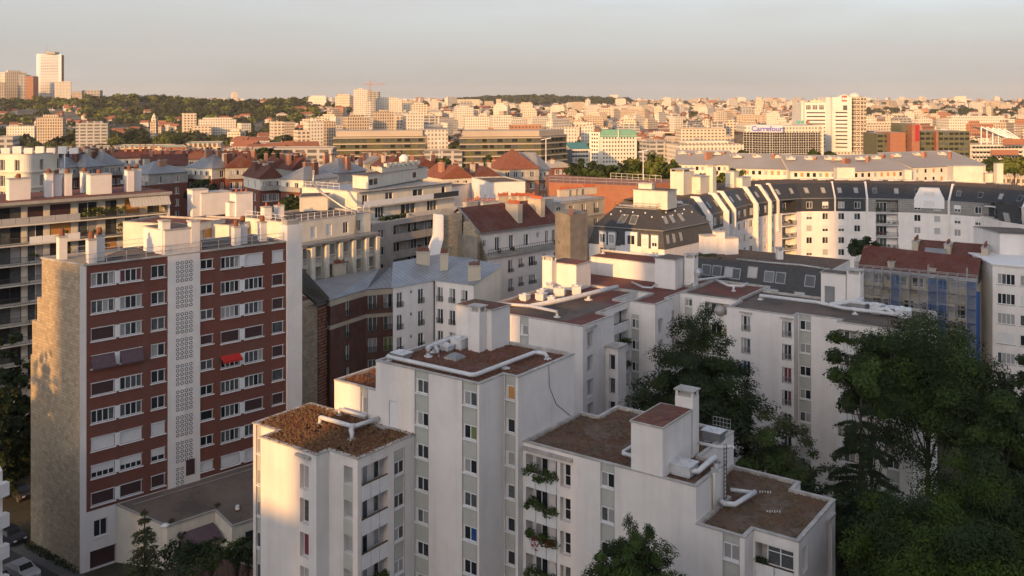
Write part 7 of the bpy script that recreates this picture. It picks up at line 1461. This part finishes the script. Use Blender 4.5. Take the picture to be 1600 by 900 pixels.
def conifer(label, px, Y, ytop, width_px, seed, m='leaf_dark', kind='spruce', nleaf=9000, ls=.2, z0=0, name='spruce_tree', base=.08, **k):
    zt_ = zat(ytop, Y); r = width_px / F * Y / 2; h = (zt_ - z0)*(1 - base); v = crown_spruce(r, h, nleaf, ls, seed, **k) if kind == 'spruce' else crown_cedar(r, h, nleaf, ls, seed)
    return tree(label, at(px, Y), z0, limbs(zt_ - z0, max(.15, r*.05), [], seed), cloudmesh(v, m), (zt_ - z0)*base, name=name)
# courtyard
broad('tall shaggy pine in the courtyard before the white zigzag row', 1092, 99, 482, 118, 1, 'leaf_dark', 64000, .11, ybot=735, name='pine_tree', ncl=150, taper=1.15)
broad('dark leafy mass at the foot of the courtyard pine', 1045, 96, 585, 105, 2, 'leaf_dark', 22000, .16, ybot=735, name='broadleaf_tree', ncl=50)
broad('second dark crown right behind the courtyard pine', 1118, 101, 570, 58, 27, 'leaf_dark', 16000, .16, ybot=730, name='broadleaf_tree', ncl=44)
conifer('slim dark spruce beside the right wing', 1168, 100, 583, 52, 3, 'leaf_dark', nleaf=16000, ls=.13, tiers=30)
broad('round dry-green tree at the foot of the right wing', 1218, 92, 640, 112, 4, 'leaf_dry', 26000, .13, ybot=850)
conifer('wide drooping cedar between the round tree and the big leafy tree', 1345, 87, 624, 200, 5, 'leaf_cedar', 'cedar', 60000, .16, name='cedar_tree', base=.1)
broad('biggest leafy tree of the courtyard, hiding the right wing', 1450, 95, 490, 215, 6, 'leaf_broad', 80000, .12, ybot=720, ncl=120)
broad('leaning leafy tree on the left flank of the biggest one', 1362, 93, 520, 120, 7, 'leaf_broad', 24000, .16, ybot=660, ncl=40); broad('leafy tree on the right flank of the biggest one', 1545, 90, 590, 150, 8, 'leaf_broad', 24000, .15, ybot=740, ncl=44)
broad('bright leafy tree at the lower right, uppermost of three', 1545, 74, 722, 200, 9, 'leaf_bright', 64000, .105, ybot=900, ncl=90); broad('bright leafy tree at the lower right, left of three', 1420, 68, 770, 190, 10, 'leaf_bright', 60000, .10, ybot=960, ncl=80); broad('bright leafy tree in the lower right corner, nearest of three', 1510, 60, 820, 240, 11, 'leaf_bright', 66000, .095, ybot=1000, ncl=80)
broad('dark tree cut by the right edge beside the window house', 1596, 98, 566, 90, 12, 'leaf_dark', 20000, .17, ybot=800); broad('dark shrub under the cedar', 1300, 84, 760, 110, 13, 'leaf_dark', 16000, .15, ybot=900, name='shrub')
v, C = crown_broad(3.1, 4.6, 170, 60000, .085, 14, .95, cr=.22); mi = crown_broad.mi; v[:, :2] *= (1.1 - np.clip(v[:, 2:3] / 4.6, -.8, 1.05)*.72)[:, :1]
tree('slender birch at the lower edge before the white front block', at(995, 62), 0, limbs(14, .18, [(c[0]*.5, c[1]*.5, c[2]*.8 + 15.6) for c in C[::5]], 14), cloudmesh(v, ('leaf_broad', 'leaf_dark'), mi), 15.6, name='birch_tree')
v, C = crown_broad(1.0, 1.3, 10, 1500, .12, 15); tree('low birch sprout left of the slender birch', at(948, 61), 0, limbs(14, .1, [], 15), cloudmesh(v, 'leaf_broad'), zat(890, 61), name='birch_tree')
conifer('small spruce before the low annex at the lower left', 226, 83, 795, 100, 16, 'leaf_dry', nleaf=9000, ls=.15, droop=.1, power=.8, tiers=13)
for i, (px, Y, yt, w_) in enumerate(((18, 118, 520, 70), (40, 122, 580, 50), (8, 112, 620, 60), (-20, 106, 560, 70))): broad('dark street tree between the balcony house and the stone end wall, ' + ('tallest', 'rear', 'front', 'leftmost')[i], px, Y, yt, w_, 20 + i, 'leaf_dark', 6000, .28, ybot=790)
x_, y_ = -60.6, 76.0; v, C = crown_broad(3.6, 7.5, 70, 16000, .16, 26, cr=.26); v[:, :2] *= (1.15 - np.clip(v[:, 2:3] / 7.5, -.8, 1.1)*.8); tree('tall tree off the left edge that shades the stone end wall', (x_, y_), 0, limbs(17, .3, [], 26), cloudmesh(v, 'leaf_broad'), 20, name='broadleaf_tree')
for i, (px, Y, yt, w_, m) in enumerate(((280, 84, 838, 60, 'leaf_dark'), (330, 86, 842, 50, 'leaf_broad'), (370, 85, 836, 56, 'leaf_broad'), (388, 84, 845, 50, 'leaf_dark'), (310, 80, 866, 90, 'leaf_dark'))): broad('garden shrub under the annex awning, ' + ('first from the left', 'second from the left', 'third from the left', 'rightmost', 'nearest'), px, Y, yt, w_, 40 + i, m, 1500, .13, ybot=885, name='shrub', ncl=20) if False else broad(f'garden shrub under the annex awning, {("first from the left", "second from the left", "third from the left", "rightmost", "nearest to the lower edge")[i]}', px, Y, yt, w_, 40 + i, m, 1500, .13, ybot=885, name='shrub', ncl=20)
for i, (px, Y, yt, w_, yb, m, lab) in enumerate(((497, 139, 416, 50, 450, 'leaf_broad', 'small tree below the pilaster house'), (1350, 158, 374, 46, 402, 'leaf_dark', 'dark tree behind the scaffolded house'), (318, 222, 281, 46, 320, 'leaf_dark', 'dark tree before the grey bay tower tenement'), (457, 205, 306, 40, 330, 'leaf_dark', 'dark tree left of the terraced house gable'), (1020, 300, 240, 60, 290, 'leaf_sun_tinted', 'bright sunlit tree right of the jade-roofed hotel'), (990, 305, 246, 36, 285, 'leaf_sun_tinted', 'smaller sunlit tree left of the bright one'), (1050, 308, 250, 34, 288, 'leaf_sun_tinted', 'sunlit tree right of the bright one'),
        (935, 300, 256, 44, 290, 'leaf_broad', 'dark green tree before the jade-roofed hotel'), (905, 305, 252, 40, 288, 'leaf_broad', 'dark green tree before the teal roof'), (965, 302, 258, 36, 290, 'leaf_broad', 'green tree left of the sunlit pair'), (1108, 290, 268, 34, 292, 'leaf_sun_tinted', 'low sunlit tree behind the roof boxes, left'), (1145, 288, 266, 40, 292, 'leaf_sun_tinted', 'low sunlit tree behind the roof boxes, right'), (1271, 420, 234, 16, 250, 'leaf_broad', 'small round tree before the supermarket'), (1297, 420, 237, 14, 250, 'leaf_broad', 'small round tree right of the supermarket'),
        (1585, 380, 244, 44, 275, 'leaf_sun_tinted', 'sunlit tree at the right edge before the school'), (1550, 400, 246, 30, 270, 'leaf_broad', 'green tree left of the one at the right edge'), (412, 400, 231, 34, 250, 'leaf_dark', 'dark tree behind the tenement roofs'), (430, 420, 236, 24, 250, 'leaf_dark', 'small dark tree right of the one behind the tenements'), (583, 330, 250, 26, 275, 'leaf_broad', 'tree at the foot of the left glass office'), (770, 400, 245, 30, 265, 'leaf_broad', 'tree at the foot of the right glass office'), (690, 410, 246, 26, 262, 'leaf_broad', 'tree between the two glass offices'), (1160, 410, 236, 20, 250, 'leaf_broad', 'small tree left of the supermarket'))):
    broad(lab, px, Y, yt, w_, 60 + i, m, 3200, max(.3, Y*.0016), ybot=yb, ncl=36)
ft = random.Random(9); TM = []
for s_ in range(4): v, C = crown_broad(1, .85, 26, 800, .12, 90 + s_, cr=.34); TM.append(cloudmesh(v, ('leaf_far', 'leaf_broad', 'leaf_far', 'leaf_sun_tinted')[s_]))
TR = MB().tube([(0, 0, -1.6), (0, 0, 0)], .09, 5).mesh(['bark'], uv=False)
LT = [(48, 700, 16), (62, 720, 20), (78, 690, 22), (20, 760, 18), (5, 800, 16), (145, 690, 18), (160, 700, 22), (172, 720, 14), (198, 680, 22), (214, 690, 26), (232, 700, 20), (248, 690, 22), (268, 720, 16), (280, 740, 14), (305, 690, 22), (318, 720, 18), (330, 760, 16), (360, 900, 12), (352, 800, 12), (108, 800, 14), (180, 860, 18), (206, 900, 20), (225, 880, 18), (255, 860, 20), (275, 900, 18), (150, 950, 16), (130, 960, 18), (120, 1000, 16), (30, 980, 16), (60, 1050, 14)]
for i, (px, Y, w_) in enumerate(LT):
    c = at(px, Y); r = w_ / F * Y / 2 * 1.15; me = TM[ft.choice([0, 0, 1, 2, 3])]; t = thing('park_tree', f'tree below the wooded hill, {"at the left edge" if px < 40 else "left of the orange slab" if px < 70 else "before the orange slab" if px < 115 else "before the grey slab" if px < 165 else "right of the grey slab" if px < 205 else "left of the bell tower" if px < 240 else "right of the bell tower" if px < 285 else "before the white slab"}, {"front" if Y < 710 else "second" if Y < 820 else "rear"} row', 'tree', c, 'trees below the wooded hill', T(*c)); hgt = r*1.9
    for nm, m_, z_ in (('trunk', TR, hgt), ('crown', me, hgt)): o = bpy.data.objects.new(nm, m_); col.objects.link(o); o.parent = t; o.location = (0, 0, z_); o.scale = (r, r, r); o.rotation_euler = (0, 0, ft.uniform(0, 6))
# woods past counting: the left hill, the ridge, the strips on the right, trees among the far houses
def wood(name, label, spots, m, size_range, nl, ls, seed):
    rng = np.random.RandomState(seed); vv = []
    for x, y in spots:
        r = rng.uniform(*size_range); z = T(x, y); e = sph(rng, nl); e[:, 2] = np.abs(e[:, 2])*.9 - .1*rng.rand(nl); c = np.array([x, y, z + r*.55]); vv.append(leafcloud(c + e * r * np.array([1, 1, .95]) * rng.uniform(.75, 1.08, (nl, 1)), e + np.array([0, 0, .3]), ls * r, rng, .75))
    o = bpy.data.objects.new(name, cloudmesh(np.concatenate(vv), m)); col.objects.link(o); tag(o, label, 'wood', kind='stuff')
rg = random.Random(4); sp = []
while len(sp) < 1500:
    px = rg.uniform(-30, 500); Y = rg.uniform(1060, 1950); x, y = at(px, Y)
    hb = math.exp(-((x+690)/430)**2 - ((y-1750)/330)**2) + .8*math.exp(-((x+200)/260)**2 - ((y-1900)/300)**2)
    if px < 130 and Y > 1200 and Y < 1680 and rg.random() < .75: continue
    if hb > .14 + .2*rg.random(): sp.append((x, y))
wood('hill_wood', 'dark green wood covering the left hill', sp[:700], 'leaf_far', (5, 12), 90, .22, 1); wood('hill_wood', 'lighter green trees sprinkled over the left hill', sp[820:1050], 'leaf_sun_tinted', (6, 13), 90, .22, 2)
sp = []
while len(sp) < 520:
    x, y = rg.uniform(-260, 460), rg.uniform(2900, 4100)
    if math.exp(-((x-90)/330)**2 - ((y-3600)/420)**2) > .3: sp.append((x, y))
wood('ridge_wood', 'dark wooded ridge on the central skyline', sp, 'leaf_far', (11, 18), 46, .34, 3)
sp = [at(rg.uniform(1352, 1640), rg.uniform(2150, 2700)) for _ in range(420)] + [at(rg.uniform(340, 1640), rg.uniform(700, 4200)) for _ in range(1100)] + [at(rg.uniform(-20, 480), rg.uniform(880, 1200)) for _ in range(260)] + [at(rg.uniform(600, 1640), rg.uniform(4300, 6200)) for _ in range(350)]
wood('city_trees', 'small trees scattered among the far houses', sp, 'leaf_far', (5, 11), 34, .38, 5)
# ================================================================ street, cars and the sliver of house at the lower left
g = MB(); a = RS(-.5); d0 = RL(60); off = lambda k: (RN[0]*0 + (-RD[0])*k, (-RD[1])*k)
e0 = (a[0] - RE[0]*40, a[1] - RE[1]*40); road = [(e0[0]-RD[0]*1.6, e0[1]-RD[1]*1.6), (d0[0]-RD[0]*1.6, d0[1]-RD[1]*1.6), (d0[0]-RD[0]*9, d0[1]-RD[1]*9), (e0[0]-RD[0]*9, e0[1]-RD[1]*9)]
g.q([(*x, .012) for x in road]); struct('road', g, ['asphalt'])
g = MB(); g.prism([(e0[0]-RD[0]*.1, e0[1]-RD[1]*.1), (d0[0]-RD[0]*.1, d0[1]-RD[1]*.1), road[1], road[0]], -.05, .12); struct('pavement', g, ['pavement'])
g = MB(); g.q([(*RS(3, 9), .01), (*RS(3, 14), .01), (*RS(40, 14), .01), (*RS(40, 9), .01)]); struct('garden_path', g, ['pavement'])
def car(label, xy, rz, paint, light=False):
    t = thing('parked_car', label, 'car', xy, 'cars parked along the street'); t.rotation_euler = (0, 0, rz)
    prof = [(-2.05, .35), (-2.1, .75), (-1.95, .95), (-1.1, 1.02), (-.55, 1.45), (.95, 1.47), (1.75, 1.0), (2.05, .92), (2.1, .4)]; b = MB(); n = len(prof)
    for s in (-1, 1): b.q([(x, s*(.85 if z < 1.1 else .68), z) for x, z in (prof if s < 0 else prof[::-1])])
    for i in range(n): (x0, z0_), (x1, z1_) = prof[i], prof[(i+1) % n]; w0, w1 = (.85 if z0_ < 1.1 else .68), (.85 if z1_ < 1.1 else .68); b.q([(x0, -w0, z0_), (x0, w0, z0_), (x1, w1, z1_), (x1, -w1, z1_)])
    parts = [('body', b, [paint])]
    for nm, (x0, z0_), (x1, z1_) in (('windscreen', (-1.05, 1.05), (-.58, 1.43)), ('rear_window', (1.0, 1.44), (1.68, 1.04))): b = MB(); b.q([(x0-.01, -.66, z0_+.02), (x0-.01, .66, z0_+.02), (x1, .6, z1_+.02), (x1, -.6, z1_+.02)][::-1]); parts.append((nm, b, ['glass_dark']))
    for s in (-1, 1):
        b = MB(); b.q([(-.9, s*.82, 1.06), (1.45, s*.82, 1.06), (.9, s*.70, 1.40), (-.5, s*.70, 1.40)]); parts.append(('side_window', b, ['glass_dark']))
        for x in (-1.35, 1.35):
            b = MB(); b.tube([(x, s*.70, .32), (x, s*.90, .32)], .32, 14); parts.append(('wheel', b, ['iron']))
        b = MB(); b.box(-2.13, -2.06, s*.55 - .16, s*.55 + .16, .62, .78); parts.append(('headlight', b, ['sign_white'])); b = MB(); b.box(2.06, 2.13, s*.6 - .14, s*.6 + .14, .7, .86); parts.append(('tail_light', b, ['awning_red']))
    for nm, b, ms in parts: o = bpy.data.objects.new(nm, b.mesh(ms, uv=False)); col.objects.link(o); o.parent = t
    return t
mat('paint_silver', (.42, .42, .43), None, rough=.3, spec=.5, coat=.5); mat('paint_dark', (.03, .035, .045), None, rough=.3, spec=.5, coat=.5)
ra_ = math.atan2(RE[1], RE[0]); car('pale silver car parked at the lower left corner', P(34, 893, .5), ra_, 'paint_silver'); car('dark car parked behind the silver one in the left street', P(16, 838, .5), ra_, 'paint_dark'); car('dark car parked under the street trees at the left', P(30, 770, .5), ra_, 'paint_dark')
p, q = at(-70, 80), at(4, 84); t = thing('balcony_block', 'sliver of white balconies at the lower left edge', 'building', lerp(p, q, .5)); zt_ = zat(735, 84); b = MB(); b.prism([p, q, (q[0]-7, q[1]+9), (p[0]-7, p[1]+9)], 0, zt_); b.build('wall', ['white_render'], t)
for k in range(4): panel(t, p, q, 1, dist(p, q) + .25, zt_ - 2.2 - 2.8*k, zt_ - 1.0 - 2.8*k, 0, .6, 'white_paint', 'balcony_panel')
# hedge and weeds along the stone wall
for k in range(14): c = RL(.8 + k*.7); plant_ = leaves((c[0]-RD[0]*.4, c[1]-RD[1]*.4, .35), .55, .55, .5, 50, .12, 3000 + k)
b = MB()
for k in range(16): v, f = leaves((RL(.5 + k*.62)[0]-RD[0]*.5, RL(.5 + k*.62)[1]-RD[1]*.5, .3), .5, .5, .5, 60, .12, 3000 + k); o_ = len(b.v); b.v += v; b.f += [tuple(i + o_ for i in x) for x in f]; b.m += [0]*len(f)
o = b.build('weeds', ['leaf_dark'], uv=False); tag(o, 'weeds growing along the foot of the stone end wall', 'weeds', kind='stuff')
g = MB(); rg2 = random.Random(3)                                   # rough grass of the courtyard
for k in range(9000):
    x, y = W(rg2.uniform(-8, 60), rg2.uniform(14, 52)); s = rg2.uniform(.1, .3); an = rg2.uniform(0, 3.14); i = len(g.v); g.v += [(x - s*math.cos(an), y - s*math.sin(an), .0), (x + s*math.cos(an), y + s*math.sin(an), 0), (x + rg2.gauss(0, .1), y + rg2.gauss(0, .1), rg2.uniform(.15, .4))]; g.f.append((i, i+1, i+2)); g.m.append(0)
o = g.build('grass', ['leaf_broad'], uv=False); tag(o, 'rough grass on the courtyard ground', 'grass', kind='stuff')

# ================================================================ evening haze
b = MB(); b.box(-9600, 9600, -500, 9700, -3, 185); o = b.build('haze', [], uv=False); tag(o, 'thin warm evening haze over the whole city', 'haze', kind='stuff')
m = bpy.data.materials.new('haze'); m.use_nodes = True; n_ = m.node_tree; n_.nodes.clear(); mo = n_.nodes.new('ShaderNodeOutputMaterial'); pv = n_.nodes.new('ShaderNodeVolumePrincipled'); pv.inputs['Color'].default_value = (.93, .90, .88, 1); pv.inputs['Density'].default_value = 4.5e-5; pv.inputs['Anisotropy'].default_value = 0
n_.links.new(pv.outputs[0], mo.inputs['Volume']); o.data.materials.append(m)
